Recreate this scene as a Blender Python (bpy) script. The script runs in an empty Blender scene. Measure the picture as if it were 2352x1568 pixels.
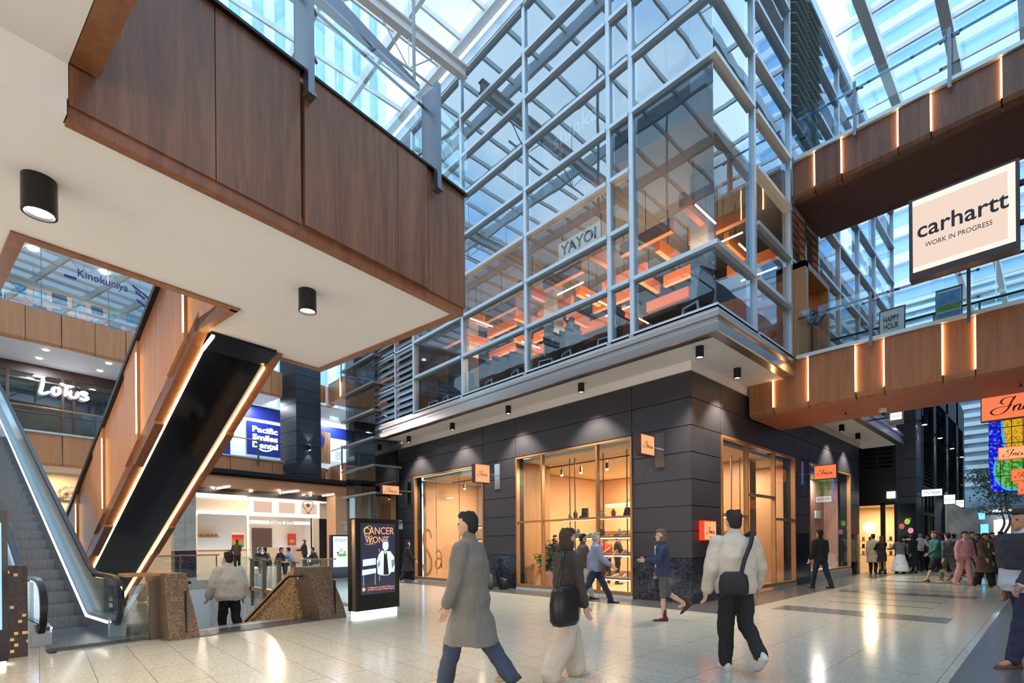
import bpy, bmesh, math, random
from mathutils import Vector, Matrix
random.seed(7)
C = bpy.context.scene.collection
sc = bpy.context.scene
pi = math.pi
# ------------------------------------------------------------ camera
FPX, HOR, PCX = 1162.0, 1246.5, 1176.0
ROLL = math.radians(0.5); EYE = 1.45; TH = math.radians(47)
FW = Vector((math.cos(TH), math.sin(TH), 0)); RT = Vector((math.sin(TH), -math.cos(TH), 0)); UPZ = Vector((0, 0, 1))
cam_data = bpy.data.cameras.new('camera'); cam = bpy.data.objects.new('camera', cam_data); C.objects.link(cam)
cr = math.cos(ROLL) * RT - math.sin(ROLL) * UPZ; cu = math.sin(ROLL) * RT + math.cos(ROLL) * UPZ
M = Matrix((cr, cu, -FW)).transposed().to_4x4(); M.translation = Vector((0, 0, EYE))
cam.matrix_world = M
cam_data.sensor_width = 36; cam_data.lens = FPX / 2352 * 36; cam_data.shift_y = (HOR - 784) / 2352
cam_data.clip_start = 0.05; cam_data.clip_end = 500
sc.camera = cam
# ------------------------------------------------------------ view + world
sc.view_settings.view_transform = 'Standard'; sc.view_settings.look = 'None'
sc.view_settings.gamma = 1; sc.view_settings.use_curve_mapping = False
sc.view_settings.exposure = 0.25
sc.cycles.max_bounces = 5; sc.cycles.transparent_max_bounces = 16; sc.cycles.diffuse_bounces = 2
sc.cycles.glossy_bounces = 3; sc.cycles.caustics_reflective = False; sc.cycles.caustics_refractive = False
sc.cycles.sample_clamp_indirect = 6; sc.cycles.use_adaptive_sampling = True; sc.cycles.adaptive_threshold = .05; sc.cycles.time_limit = 1000; sc.cycles.use_denoising = True
w = bpy.data.worlds.new('sky'); sc.world = w; w.use_nodes = True
nt = w.node_tree; nt.nodes.clear()
def N(nt, t, **k):
    n = nt.nodes.new(t)
    for a, b in k.items(): setattr(n, a, b)
    return n
tc = N(nt, 'ShaderNodeTexCoord'); nz = N(nt, 'ShaderNodeTexNoise'); nz.inputs['Scale'].default_value = 3.2; nz.inputs['Detail'].default_value = 4
mp = N(nt, 'ShaderNodeMapping'); mp.inputs['Scale'].default_value = (1, 1, 2.2)
rp = N(nt, 'ShaderNodeValToRGB'); rp.color_ramp.elements[0].position = .42; rp.color_ramp.elements[0].color = (.36, .62, .95, 1)
rp.color_ramp.elements[1].position = .6; rp.color_ramp.elements[1].color = (.74, .89, 1, 1)
bg = N(nt, 'ShaderNodeBackground'); bg.inputs['Strength'].default_value = 2.3
wo = N(nt, 'ShaderNodeOutputWorld')
nt.links.new(tc.outputs['Generated'], mp.inputs[0]); nt.links.new(mp.outputs[0], nz.inputs['Vector'])
nt.links.new(nz.outputs['Fac'], rp.inputs[0]); nt.links.new(rp.outputs[0], bg.inputs[0]); nt.links.new(bg.outputs[0], wo.inputs[0])
# the overcast day comes down through the glass roof
def area(name, loc, rot, sx, sy, power, col, spread=180):
    l = bpy.data.lights.new(name, 'AREA'); l.shape = 'RECTANGLE'; k = .4 if rot[0] == 0 else 9; l.size = min(sx, k); l.size_y = min(sy, k); l.energy = power; l.color = col
    l.spread = math.radians(spread)
    o = bpy.data.objects.new(name, l); C.objects.link(o); o.location = loc; o.rotation_euler = rot
    return o
# ------------------------------------------------------------ frames
A2 = math.radians(8.6); U2 = (math.cos(A2), math.sin(A2)); V2 = (-math.sin(A2), math.cos(A2))
def W(p, q, z=0): return (p * U2[0] + q * V2[0], p * U2[1] + q * V2[1], z)
def loc2(x, y): return (x * U2[0] + y * U2[1], x * V2[0] + y * V2[1])
def ray(px, py):
    u = px - PCX; v = HOR - py
    a = (u * math.cos(ROLL) + v * math.sin(ROLL)) / FPX; b = (-u * math.sin(ROLL) + v * math.cos(ROLL)) / FPX
    return (FW[0] + a * RT[0], FW[1] + a * RT[1], b)
def Zp(px, py, z=0): d = ray(px, py); t = (z - EYE) / d[2]; return (d[0] * t, d[1] * t, z)
def Xp(px, py, x): d = ray(px, py); t = x / d[0]; return (x, d[1] * t, EYE + d[2] * t)
def Yp(px, py, y): d = ray(px, py); t = y / d[1]; return (d[0] * t, y, EYE + d[2] * t)
def Q2(px, py, q):
    d = ray(px, py); t = q / (d[0] * V2[0] + d[1] * V2[1]); x, y = d[0] * t, d[1] * t
    return loc2(x, y) + (EYE + d[2] * t,)
# ------------------------------------------------------------ mesh builder
class MB:
    def __init__(s, f2=False): s.v = []; s.f = []; s.m = []; s.f2 = f2; s.mi = 0; s.X = None
    def P(s, p):
        if s.X is not None: p = s.X @ Vector(p)
        if s.f2: p = W(p[0], p[1], p[2])
        s.v.append(tuple(p)); return len(s.v) - 1
    def face(s, pts): s.f.append([s.P(p) for p in pts]); s.m.append(s.mi); return s
    def box(s, x0, x1, y0, y1, z0, z1):
        b = [s.P(p) for p in [(x0, y0, z0), (x1, y0, z0), (x1, y1, z0), (x0, y1, z0), (x0, y0, z1), (x1, y0, z1), (x1, y1, z1), (x0, y1, z1)]]
        for q in [(0, 3, 2, 1), (4, 5, 6, 7), (0, 1, 5, 4), (1, 2, 6, 5), (2, 3, 7, 6), (3, 0, 4, 7)]:
            s.f.append([b[i] for i in q]); s.m.append(s.mi)
        return s
    def hexa(s, a, b):   # two quads (lists of 4 points), joined
        i = [s.P(p) for p in a] + [s.P(p) for p in b]
        for q in [(0, 3, 2, 1), (4, 5, 6, 7), (0, 1, 5, 4), (1, 2, 6, 5), (2, 3, 7, 6), (3, 0, 4, 7)]:
            s.f.append([i[k] for k in q]); s.m.append(s.mi)
        return s
    def prism(s, poly, ax, d0, d1):  # poly 2D, extruded along axis ax
        def mk(a, b, d): return (d, a, b) if ax == 0 else ((a, d, b) if ax == 1 else (a, b, d))
        n = len(poly); i = [s.P(mk(a, b, d0)) for a, b in poly]; j = [s.P(mk(a, b, d1)) for a, b in poly]
        s.f.append(i[::-1]); s.m.append(s.mi); s.f.append(j); s.m.append(s.mi)
        for k in range(n): s.f.append([i[k], i[(k + 1) % n], j[(k + 1) % n], j[k]]); s.m.append(s.mi)
        return s
    def loft(s, rings, cap=True, closed=True):
        idx = [[s.P(p) for p in r] for r in rings]; n = len(rings[0])
        for a, b in zip(idx, idx[1:]):
            for k in range(n if closed else n - 1):
                s.f.append([a[k], a[(k + 1) % n], b[(k + 1) % n], b[k]]); s.m.append(s.mi)
        if cap and closed: s.f.append(idx[0][::-1]); s.m.append(s.mi); s.f.append(idx[-1]); s.m.append(s.mi)
        return s
    def tube(s, pts, r, n=8, r2=None, cap=True):
        pts = [Vector(p) for p in pts]; rings = []; m = len(pts)
        up = None
        for k, p in enumerate(pts):
            d = (pts[min(k + 1, m - 1)] - pts[max(k - 1, 0)]).normalized()
            if up is None: up = Vector((0, 0, 1)) if abs(d.z) < .95 else Vector((1, 0, 0))
            x = d.cross(up).normalized(); y = x.cross(d).normalized()
            rr = r[k] if isinstance(r, (list, tuple)) else (r if r2 is None else r + (r2 - r) * k / (m - 1))
            rings.append([tuple(p + x * rr * math.cos(2 * pi * i / n) + y * rr * math.sin(2 * pi * i / n)) for i in range(n)])
        return s.loft(rings, cap)
    def bar(s, a, b, wd, ht):  # rectangular bar a->b
        a = Vector(a); b = Vector(b); d = (b - a).normalized(); up = Vector((0, 0, 1)) if abs(d.z) < .98 else Vector((0, 1, 0))
        x = d.cross(up).normalized() * wd / 2; y = x.cross(d).normalized() * ht / 2
        return s.hexa([a - x - y, a + x - y, a + x + y, a - x + y], [b - x - y, b + x - y, b + x + y, b - x + y])
    def cyl(s, x, y, z0, z1, r, n=20, r2=None): return s.tube([(x, y, z0), (x, y, z1)], r, n, r2)
    def lathe(s, x, y, prof, n=20, cap=True):
        return s.loft([[(x + r * math.cos(2 * pi * i / n), y + r * math.sin(2 * pi * i / n), z) for i in range(n)] for r, z in prof], cap)
    def sph(s, c, r, n=10, m=7, sc=(1, 1, 1)):
        rings = []
        for j in range(1, m):
            t = pi * j / m
            rings.append([(c[0] + r * sc[0] * math.sin(t) * math.cos(2 * pi * i / n), c[1] + r * sc[1] * math.sin(t) * math.sin(2 * pi * i / n), c[2] - r * sc[2] * math.cos(t)) for i in range(n)])
        return s.loft(rings)
    def obj(s, name, mats, parent=None, label=None, cat=None, group=None, kind=None, bevel=0, smooth=False, origin=None):
        mats = mats if isinstance(mats, (list, tuple)) else [mats]
        if not s.v: s.P((0, 0, 0))
        if parent is not None: o0 = WORLD[parent.name]
        elif origin is not None: o0 = Vector(origin)
        else:
            lo = [min(v[i] for v in s.v) for i in range(3)]; hi = [max(v[i] for v in s.v) for i in range(3)]
            o0 = Vector(((lo[0] + hi[0]) / 2, (lo[1] + hi[1]) / 2, lo[2]))
        me = bpy.data.meshes.new(name)
        me.from_pydata([tuple(Vector(v) - o0) for v in s.v], [], s.f)
        for m in mats: me.materials.append(m)
        if len(mats) > 1: me.polygons.foreach_set('material_index', s.m)
        bm = bmesh.new(); bm.from_mesh(me); bmesh.ops.recalc_face_normals(bm, faces=bm.faces); bm.to_mesh(me); bm.free()
        if smooth:
            me.polygons.foreach_set('use_smooth', [True] * len(me.polygons))
        me.update()
        o = bpy.data.objects.new(name, me); C.objects.link(o)
        if parent is not None:
            o.parent = parent; WORLD[o.name] = o0.copy()
        else:
            o.location = o0; WORLD[o.name] = o0.copy()
        if smooth == 'auto':
            try: me.set_sharp_from_angle(angle=math.radians(40))
            except Exception: pass
        if bevel:
            b = o.modifiers.new('bevel', 'BEVEL'); b.width = bevel; b.segments = 2; b.limit_method = 'ANGLE'
        tag(o, label, cat, group, kind)
        return o
WORLD = {}
def tag(o, label=None, cat=None, group=None, kind=None):
    if label: o['label'] = label
    if cat: o['category'] = cat
    if group: o['group'] = group
    if kind: o['kind'] = kind
    return o
def thing(name, loc, label=None, cat=None, group=None, kind=None):
    o = bpy.data.objects.new(name, None); C.objects.link(o); o.location = loc; o.empty_display_size = .1
    WORLD[o.name] = Vector(loc); return tag(o, label, cat, group, kind)
def S(mb, name, mat, **k): return mb.obj(name, mat, kind='structure', **k)
def dup(root, loc, rz=0, label=None, group=None):
    def cp(o, par):
        c = o.copy(); C.objects.link(c); c.parent = par
        for ch in list(o.children): cp(ch, c)
        return c
    r = cp(root, None); r.location = loc; r.rotation_euler = (0, 0, rz)
    WORLD[r.name] = Vector(loc)
    if label: r['label'] = label
    if group: r['group'] = group
    return r
# ------------------------------------------------------------ materials
MATS = {}
def mat(name, col=(.5, .5, .5), rough=.5, metal=0, emit=None, es=0, spec=.5, coat=0, noise=0, nscale=20, bump=0, bscale=40, stretch=(1, 1, 1), col2=None):
    m = bpy.data.materials.new(name); m.use_nodes = True; nt = m.node_tree; b = nt.nodes['Principled BSDF']
    b.inputs['Base Color'].default_value = (*col, 1); b.inputs['Roughness'].default_value = rough; b.inputs['Metallic'].default_value = metal
    b.inputs['Specular IOR Level'].default_value = spec
    if coat: b.inputs['Coat Weight'].default_value = coat; b.inputs['Coat Roughness'].default_value = .08
    if emit: b.inputs['Emission Color'].default_value = (*emit, 1); b.inputs['Emission Strength'].default_value = es
    if noise or bump:
        tc = N(nt, 'ShaderNodeTexCoord'); mp = N(nt, 'ShaderNodeMapping'); mp.inputs['Scale'].default_value = stretch
        nt.links.new(tc.outputs['Object'], mp.inputs[0])
        if noise:
            nz = N(nt, 'ShaderNodeTexNoise'); nz.inputs['Scale'].default_value = nscale; nz.inputs['Detail'].default_value = 5
            rp = N(nt, 'ShaderNodeValToRGB'); c2 = col2 or tuple(max(0, c * (1 - noise)) for c in col)
            rp.color_ramp.elements[0].position = .35; rp.color_ramp.elements[0].color = (*c2, 1)
            rp.color_ramp.elements[1].position = .65; rp.color_ramp.elements[1].color = (*col, 1)
            nt.links.new(mp.outputs[0], nz.inputs['Vector']); nt.links.new(nz.outputs['Fac'], rp.inputs[0]); nt.links.new(rp.outputs[0], b.inputs['Base Color'])
        if bump:
            n2 = N(nt, 'ShaderNodeTexNoise'); n2.inputs['Scale'].default_value = bscale; bp = N(nt, 'ShaderNodeBump'); bp.inputs['Strength'].default_value = bump; bp.inputs['Distance'].default_value = .01
            nt.links.new(mp.outputs[0], n2.inputs['Vector']); nt.links.new(n2.outputs['Fac'], bp.inputs['Height']); nt.links.new(bp.outputs[0], b.inputs['Normal'])
    MATS[name] = m; return m
def wood(name, c1, c2, rough=.42, scale=1.0, grain=(9, 9, .55)):
    m = bpy.data.materials.new(name); m.use_nodes = True; nt = m.node_tree; b = nt.nodes['Principled BSDF']
    tc = N(nt, 'ShaderNodeTexCoord'); mp = N(nt, 'ShaderNodeMapping'); mp.inputs['Scale'].default_value = tuple(g * scale for g in grain)
    n1 = N(nt, 'ShaderNodeTexNoise'); n1.inputs['Scale'].default_value = .8; n1.inputs['Detail'].default_value = 6; n1.inputs['Distortion'].default_value = 1.2
    mp2 = N(nt, 'ShaderNodeMapping'); mp2.inputs['Scale'].default_value = tuple(g * scale * 9 for g in grain)
    n2 = N(nt, 'ShaderNodeTexNoise'); n2.inputs['Scale'].default_value = 1; n2.inputs['Detail'].default_value = 3
    mx = N(nt, 'ShaderNodeMix'); mx.inputs[0].default_value = .3
    rp = N(nt, 'ShaderNodeValToRGB'); rp.color_ramp.elements[0].position = .33; rp.color_ramp.elements[0].color = (*c2, 1)
    rp.color_ramp.elements[1].position = .66; rp.color_ramp.elements[1].color = (*c1, 1)
    L = nt.links.new
    L(tc.outputs['Object'], mp.inputs[0]); L(mp.outputs[0], n1.inputs['Vector']); L(tc.outputs['Object'], mp2.inputs[0]); L(mp2.outputs[0], n2.inputs['Vector'])
    L(n1.outputs['Fac'], mx.inputs[2]); L(n2.outputs['Fac'], mx.inputs[3]); L(mx.outputs[0], rp.inputs[0]); L(rp.outputs[0], b.inputs['Base Color'])
    b.inputs['Roughness'].default_value = rough; MATS[name] = m; return m
def glass(name, tint=(.86, .95, .97), refl=.12, ior=1.6, rough=0.0, wave=0):
    m = bpy.data.materials.new(name); m.use_nodes = True; nt = m.node_tree; nt.nodes.clear(); L = nt.links.new
    t = N(nt, 'ShaderNodeBsdfTransparent'); t.inputs[0].default_value = (*tint, 1); g = N(nt, 'ShaderNodeBsdfGlossy'); g.inputs['Roughness'].default_value = rough
    g.inputs[0].default_value = (.8, .91, 1, 1)
    fr = N(nt, 'ShaderNodeFresnel'); fr.inputs[0].default_value = ior; ad = N(nt, 'ShaderNodeMath', operation='ADD', use_clamp=True); ad.inputs[1].default_value = refl
    mx = N(nt, 'ShaderNodeMixShader'); o = N(nt, 'ShaderNodeOutputMaterial')
    gm = N(nt, 'ShaderNodeNewGeometry'); iv = N(nt, 'ShaderNodeMath', operation='SUBTRACT'); iv.inputs[0].default_value = 1; ml = N(nt, 'ShaderNodeMath', operation='MULTIPLY')
    L(gm.outputs['Backfacing'], iv.inputs[1]); L(fr.outputs[0], ad.inputs[0]); L(ad.outputs[0], ml.inputs[0]); L(iv.outputs[0], ml.inputs[1]); L(ml.outputs[0], mx.inputs[0])
    tm = N(nt, 'ShaderNodeMix', data_type='RGBA'); tm.inputs[6].default_value = (*tint, 1); tm.inputs[7].default_value = (1, 1, 1, 1); L(gm.outputs['Backfacing'], tm.inputs[0]); L(tm.outputs[2], t.inputs[0]); L(t.outputs[0], mx.inputs[1]); L(g.outputs[0], mx.inputs[2]); L(mx.outputs[0], o.inputs[0])
    if wave:
        tc = N(nt, 'ShaderNodeTexCoord'); nz = N(nt, 'ShaderNodeTexNoise'); nz.inputs['Scale'].default_value = 1.1; nz.inputs['Detail'].default_value = 1
        bp = N(nt, 'ShaderNodeBump'); bp.inputs['Strength'].default_value = wave; bp.inputs['Distance'].default_value = .02
        L(tc.outputs['Object'], nz.inputs['Vector']); L(nz.outputs['Fac'], bp.inputs['Height']); L(bp.outputs[0], g.inputs['Normal'])
    MATS[name] = m; return m
def emis(name, col, st):
    m = bpy.data.materials.new(name); m.use_nodes = True; nt = m.node_tree; nt.nodes.clear()
    e = N(nt, 'ShaderNodeEmission'); e.inputs[0].default_value = (*col, 1); e.inputs[1].default_value = st
    o = N(nt, 'ShaderNodeOutputMaterial'); nt.links.new(e.outputs[0], o.inputs[0]); MATS[name] = m; return m
# floor terrazzo with joints
def floor_mat():
    m = bpy.data.materials.new('terrazzo'); m.use_nodes = True; nt = m.node_tree; b = nt.nodes['Principled BSDF']; L = nt.links.new
    g = N(nt, 'ShaderNodeNewGeometry'); sp = N(nt, 'ShaderNodeSeparateXYZ'); L(g.outputs['Position'], sp.inputs[0])
    def joint(out, step, off):
        a = N(nt, 'ShaderNodeMath', operation='ADD'); a.inputs[1].default_value = off + 100 * step; L(out, a.inputs[0])
        d = N(nt, 'ShaderNodeMath', operation='DIVIDE'); d.inputs[1].default_value = step; L(a.outputs[0], d.inputs[0])
        f = N(nt, 'ShaderNodeMath', operation='FRACT'); L(d.outputs[0], f.inputs[0])
        c = N(nt, 'ShaderNodeMath', operation='LESS_THAN'); c.inputs[1].default_value = .006 / step; L(f.outputs[0], c.inputs[0]); return c
    j1 = joint(sp.outputs[0], .46, .018); j2 = joint(sp.outputs[1], .92, .1)
    mx = N(nt, 'ShaderNodeMath', operation='MAXIMUM'); L(j1.outputs[0], mx.inputs[0]); L(j2.outputs[0], mx.inputs[1])
    v = N(nt, 'ShaderNodeTexVoronoi'); v.inputs['Scale'].default_value = 85; L(g.outputs['Position'], v.inputs['Vector'])
    r = N(nt, 'ShaderNodeValToRGB'); e = r.color_ramp.elements; e[0].position = 0; e[0].color = (.16, .15, .12, 1); e[1].position = .17; e[1].color = (.56, .53, .46, 1)
    v2 = N(nt, 'ShaderNodeTexNoise'); v2.inputs['Scale'].default_value = 25; v2.inputs['Detail'].default_value = 6; L(g.outputs['Position'], v2.inputs['Vector'])
    r2 = N(nt, 'ShaderNodeValToRGB'); e = r2.color_ramp.elements; e[0].position = .35; e[0].color = (.78, .78, .74, 1); e[1].position = .62; e[1].color = (1.05, 1.03, 1, 1)
    L(v.outputs['Distance'], r.inputs[0]); L(v2.outputs['Fac'], r2.inputs[0])
    mu = N(nt, 'ShaderNodeMix', data_type='RGBA', blend_type='MULTIPLY'); mu.inputs[0].default_value = 1; L(r.outputs[0], mu.inputs[6]); L(r2.outputs[0], mu.inputs[7])
    mj = N(nt, 'ShaderNodeMix', data_type='RGBA'); mj.inputs[7].default_value = (.13, .12, .1, 1); L(mx.outputs[0], mj.inputs[0]); L(mu.outputs[2], mj.inputs[6])
    L(mj.outputs[2], b.inputs['Base Color']); b.inputs['Roughness'].default_value = .15; b.inputs['Specular IOR Level'].default_value = .6
    return m
M_FLOOR = floor_mat()
M_DARKFL = mat('dark_granite_floor', (.13, .125, .125), .25, noise=.5, nscale=120)
M_PANEL = mat('charcoal_panel', (.04, .039, .048), .45, .1, bump=.03, bscale=300)
M_GRAN = mat('dark_granite', (.05, .055, .08), .12, 0, noise=.85, nscale=14, stretch=(1, 1, 1.6), col2=(.008, .008, .012))
M_BLACK = mat('black', (.008, .008, .009), .4)
M_BLKG = mat('black_gloss', (.003, .004, .009), .1, spec=.3)
M_BLKM = mat('black_metal', (.02, .02, .022), .35, .6)
M_CREAM = mat('cream_soffit', (.89, .85, .82), .75)
M_WHITE = mat('white_paint', (.8, .79, .77), .6)
M_ALU = mat('aluminium', (.66, .74, .8), .4, .35)
M_ALUD = mat('aluminium_dark', (.3, .3, .3), .35, .7)  # darker grey aluminium
M_STEEL = mat('steel', (.6, .6, .6), .18, 1.0)
M_STEELD = mat('steel_post', (.2, .22, .26), .35, .8)
M_BRONZE = mat('bronze_frame', (.42, .21, .09), .35, .35)
M_WOOD = wood('walnut_panel', (.27, .12, .062), (.12, .05, .028))
M_WOODL = wood('warm_panel', (.42, .175, .075), (.28, .11, .045)); M_WOODLIT = wood('lit_fascia', (.68, .31, .14), (.52, .22, .095))  # fascia wood: lighter copy of the panel, LED light put into the colour
M_WOODB = wood('walnut_edge', (.3, .12, .05), (.17, .06, .027))
M_OAK = wood('oak', (.5, .26, .11), (.34, .16, .065), scale=1)
M_LED = emis('led_warm', (1, .56, .2), 16)
M_LAMP = emis('lamp_disc', (1, .93, .8), 14)
M_GL = glass('facade_glass', (.72, .84, .88), .2, 1.75, wave=.12)
M_GLL = glass('facade_glass_low', (.6, .72, .78), .02, 1.5, wave=.1)
M_GLC = glass('clear_glass', (.9, .97, .96), .03, 1.4)
M_GLR = glass('roof_glass', (.86, .93, .97), .02, 1.35)
M_GLB = glass('balustrade_glass', (.84, .95, .95), .05, 1.5)
M_INT_OR = mat('orange_interior', (.76, .46, .27), .6)
M_INT_CR = mat('cream_interior', (.85, .62, .38), .6)

# ------------------------------------------------------------ lettering, collected here and turned into meshes at the end
TEXTS = []
def text(name, body, c, xd, w, h, m, parent, depth=.01, shear=0, off=0, up=(0, 0, 1), label=None, spacing=1):
    """c: centre of the writing (world), xd: reading direction (world), w/h: outer size"""
    TEXTS.append(dict(name=name, body=body, c=Vector(c), xd=Vector(xd).normalized(), up=Vector(up).normalized(), w=w, h=h, m=m, parent=parent, depth=depth, shear=shear, off=off, label=label, spacing=spacing))
def flush_text():
    obs = []
    for t in TEXTS:
        cu_ = bpy.data.curves.new('lettering', 'FONT'); cu_.body = t['body']; cu_.size = 1; cu_.shear = t['shear']; cu_.offset = t['off']; cu_.resolution_u = 3; cu_.space_character = t['spacing']
        cu_.extrude = .001; cu_.align_x = 'CENTER'; cu_.space_line = .85
        o = bpy.data.objects.new('lettering_tmp', cu_); C.objects.link(o); obs.append(o)
    dg = bpy.context.evaluated_depsgraph_get(); dg.update()
    for o, t in zip(obs, TEXTS):
        me = o.evaluated_get(dg).to_mesh(); vs = [v.co.copy() for v in me.vertices]; fs = [list(p.vertices) for p in me.polygons]
        if not vs: continue
        x0, x1 = min(v.x for v in vs), max(v.x for v in vs); y0, y1 = min(v.y for v in vs), max(v.y for v in vs)
        nrm = t['xd'].cross(t['up'])
        mb = MB()
        for v in vs:
            a = ((v.x - x0) / (x1 - x0) - .5) * t['w']; b = ((v.y - y0) / (y1 - y0) - .5) * t['h']
            mb.v.append(tuple(t['c'] + t['xd'] * a + t['up'] * b + nrm * (t['depth'] if v.z > 0 else 0)))
        mb.f = fs; mb.m = [0] * len(fs)
        o.evaluated_get(dg).to_mesh_clear(); mb.obj(t['name'], t['m'], t['parent'], label=t['label'])
    for o in obs: bpy.data.objects.remove(o)
def catmull(p, n=6):
    out = []; q = [p[0]] + list(p) + [p[-1]]
    for i in range(1, len(q) - 2):
        for k in range(n):
            t = k / n; r = []
            for d in range(len(p[0])):
                a, b, c, e = q[i - 1][d], q[i][d], q[i + 1][d], q[i + 2][d]
                r.append(.5 * ((2 * b) + (c - a) * t + (2 * a - 5 * b + 4 * c - e) * t * t + (3 * b - a - 3 * c + e) * t ** 3))
            out.append(tuple(r))
    out.append(tuple(p[-1])); return out
INCU = [[(1.95, 1.62), (1.55, 1.8), (1.05, 1.7), (.85, 1.35), (1.1, 1.15)], [(1.95, 1.85), (1.62, 1.3), (1.35, .62), (.85, .2), (.3, .22), (.12, .55), (.55, .85), (1.3, .92), (1.7, .98)],
        [(1.85, .95), (1.72, .32)], [(1.75, .6), (2.1, .95), (2.25, .85), (2.12, .42), (2.3, .38), (2.5, .6)], [(2.95, .85), (2.75, .98), (2.5, .65), (2.58, .36), (2.85, .38), (3.1, .65)],
        [(3.25, .95), (3.12, .5), (3.28, .36), (3.6, .65), (3.75, .95)], [(3.75, .95), (3.64, .45), (3.8, .36), (4.0, .55)]]
def script(mb, strokes, c, xd, w, wt=.1, thin=.03, up=(0, 0, 1), depth=.006, ang=.9, span=4.1):
    c = Vector(c); xd = Vector(xd).normalized(); up = Vector(up); nr = xd.cross(up); s = w / span
    allp = [p for st in strokes for p in st]; cx = (min(p[0] for p in allp) + max(p[0] for p in allp)) / 2; cy = (min(p[1] for p in allp) + max(p[1] for p in allp)) / 2
    for st in strokes:
        ps = catmull(st, 5); L_ = []; R_ = []
        for i, p in enumerate(ps):
            a = ps[max(0, i - 1)]; b = ps[min(len(ps) - 1, i + 1)]; dx, dy = b[0] - a[0], b[1] - a[1]; l = math.hypot(dx, dy) or 1; dx /= l; dy /= l
            wd = (thin + (wt - thin) * abs(dy) ** 1.5) / 2; taper = min(1, (i + .6) / 2.5, (len(ps) - i - .4) / 2.5); wd *= max(.35, taper)
            L_.append((p[0] - dy * wd, p[1] + dx * wd)); R_.append((p[0] + dy * wd, p[1] - dx * wd))
        def T(q, d): return tuple(c + xd * (q[0] - cx) * s + up * (q[1] - cy) * s + nr * d)
        for d in (depth,):
            for i in range(len(ps) - 1): mb.hexa([T(L_[i], 0), T(L_[i + 1], 0), T(R_[i + 1], 0), T(R_[i], 0)], [T(L_[i], d), T(L_[i + 1], d), T(R_[i + 1], d), T(R_[i], d)])
    return mb
def R2(q, x0, y0, x1, y1):
    a = Q2(x0, y0, q); b = Q2(x1, y1, q); return a[0], b[0], b[2], a[2]
# ============================================================ FLOOR
VP0, VP1_, VQ0, VQ1 = 2.85, 5.42, 9.55, 23.5     # stair void in the rotated frame
mb = MB(True)
for a in [(-12, VP0, -12, 32), (VP0, 60, -14, VQ0), (VP0, 60, VQ1, 32)]:
    mb.box(a[0], a[1], a[2], a[3], -.35, 0)
# right side of the void follows the building axis
vr = [W(VP1_, VQ0), W(VP1_ + .35, 10.8), (5.2, 14.2, 0), (5.45, 19.2, 0), W(8.9, VQ1)]
mb2 = MB(); far = [W(60, VQ0), W(60, VQ1)]
mb2.prism([(p[0], p[1]) for p in [vr[0], far[0], far[1], vr[4], vr[3], vr[2], vr[1]]], 2, -.35, 0)
for v in mb2.v: pass
mb.v += mb2.v; n0 = len(mb.v) - len(mb2.v); mb.f += [[i + n0 for i in f] for f in mb2.f]; mb.m += mb2.m
floor = S(mb, 'floor', M_FLOOR, origin=(0, 0, 0))
mb = MB(); mb.box(9.87, 10.99, 4.55, 18.2, 0, .004); mb.box(10.99, 27, 4.55, 5.7, 0, .004); S(mb, 'floor_border', M_DARKFL, origin=(0, 0, 0))
mb = MB(); mb.box(3, 70, -6, .74, 0, .004); S(mb, 'floor_dark_side', M_DARKFL, origin=(0, 0, 0))
mb = MB()
for x, wd, y0, y1 in [(11.35, .83, 1.27, 4.11), (13.62, .1, 1.75, 3.65), (14.9, .1, 1.75, 3.9), (16.4, .7, 1.3, 4.2), (18.2, .12, 1.7, 3.8), (19.8, .12, 1.7, 3.9), (21.4, .7, 1.3, 4.2), (23.4, .15, 1.7, 3.8), (26, .7, 1.3, 4.2), (29, .3, 1.5, 4), (32, .7, 1.3, 4)]:
    mb.box(x, x + wd, y0, y1, 0, .004)
S(mb, 'floor_inlay_strips', mat('grey_inlay', (.19, .19, .18), .2, noise=.3, nscale=60), origin=(0, 0, 0))
# lower level under the void
mb = MB(True)
mb.box(2.2, 2.84, 9.56, 23.6, -4.4, -.36); mb.box(2.2, 9.2, 23.52, 23.9, -4.4, -.36)
S(mb, 'wall_lower_left', M_WHITE)
mb = MB(); mb.prism([(p[0], p[1]) for p in [vr[1], vr[2], vr[3], vr[4], W(9.4, VQ1), (6.1, 19.2, 0), (5.85, 14.2, 0), W(5.9, 10.8)]], 2, -4.4, -.36)
m_marble = mat('white_marble', (.74, .72, .7), .35, noise=.35, nscale=2.5, stretch=(1, 1, .45)); S(mb, 'wall_lower_right', m_marble)
mb = MB(True); mb.box(2, 9.6, 9, 24, -4.6, -4.4); S(mb, 'floor_lower_level', M_FLOOR)
mb = MB(True)
for k in range(24):
    mb.box(VP0 + .02, VP1_ - .02, VQ0 + .3 * k, VQ0 + .3 * k + .32, -.17 * (k + 1) - .3, -.17 * k - .002 if k == 0 else -.17 * k)
S(mb, 'stair_flight', mat('stair_granite', (.3, .29, .27), .35, noise=.3, nscale=80), origin=W(4, 9.6))
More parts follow.
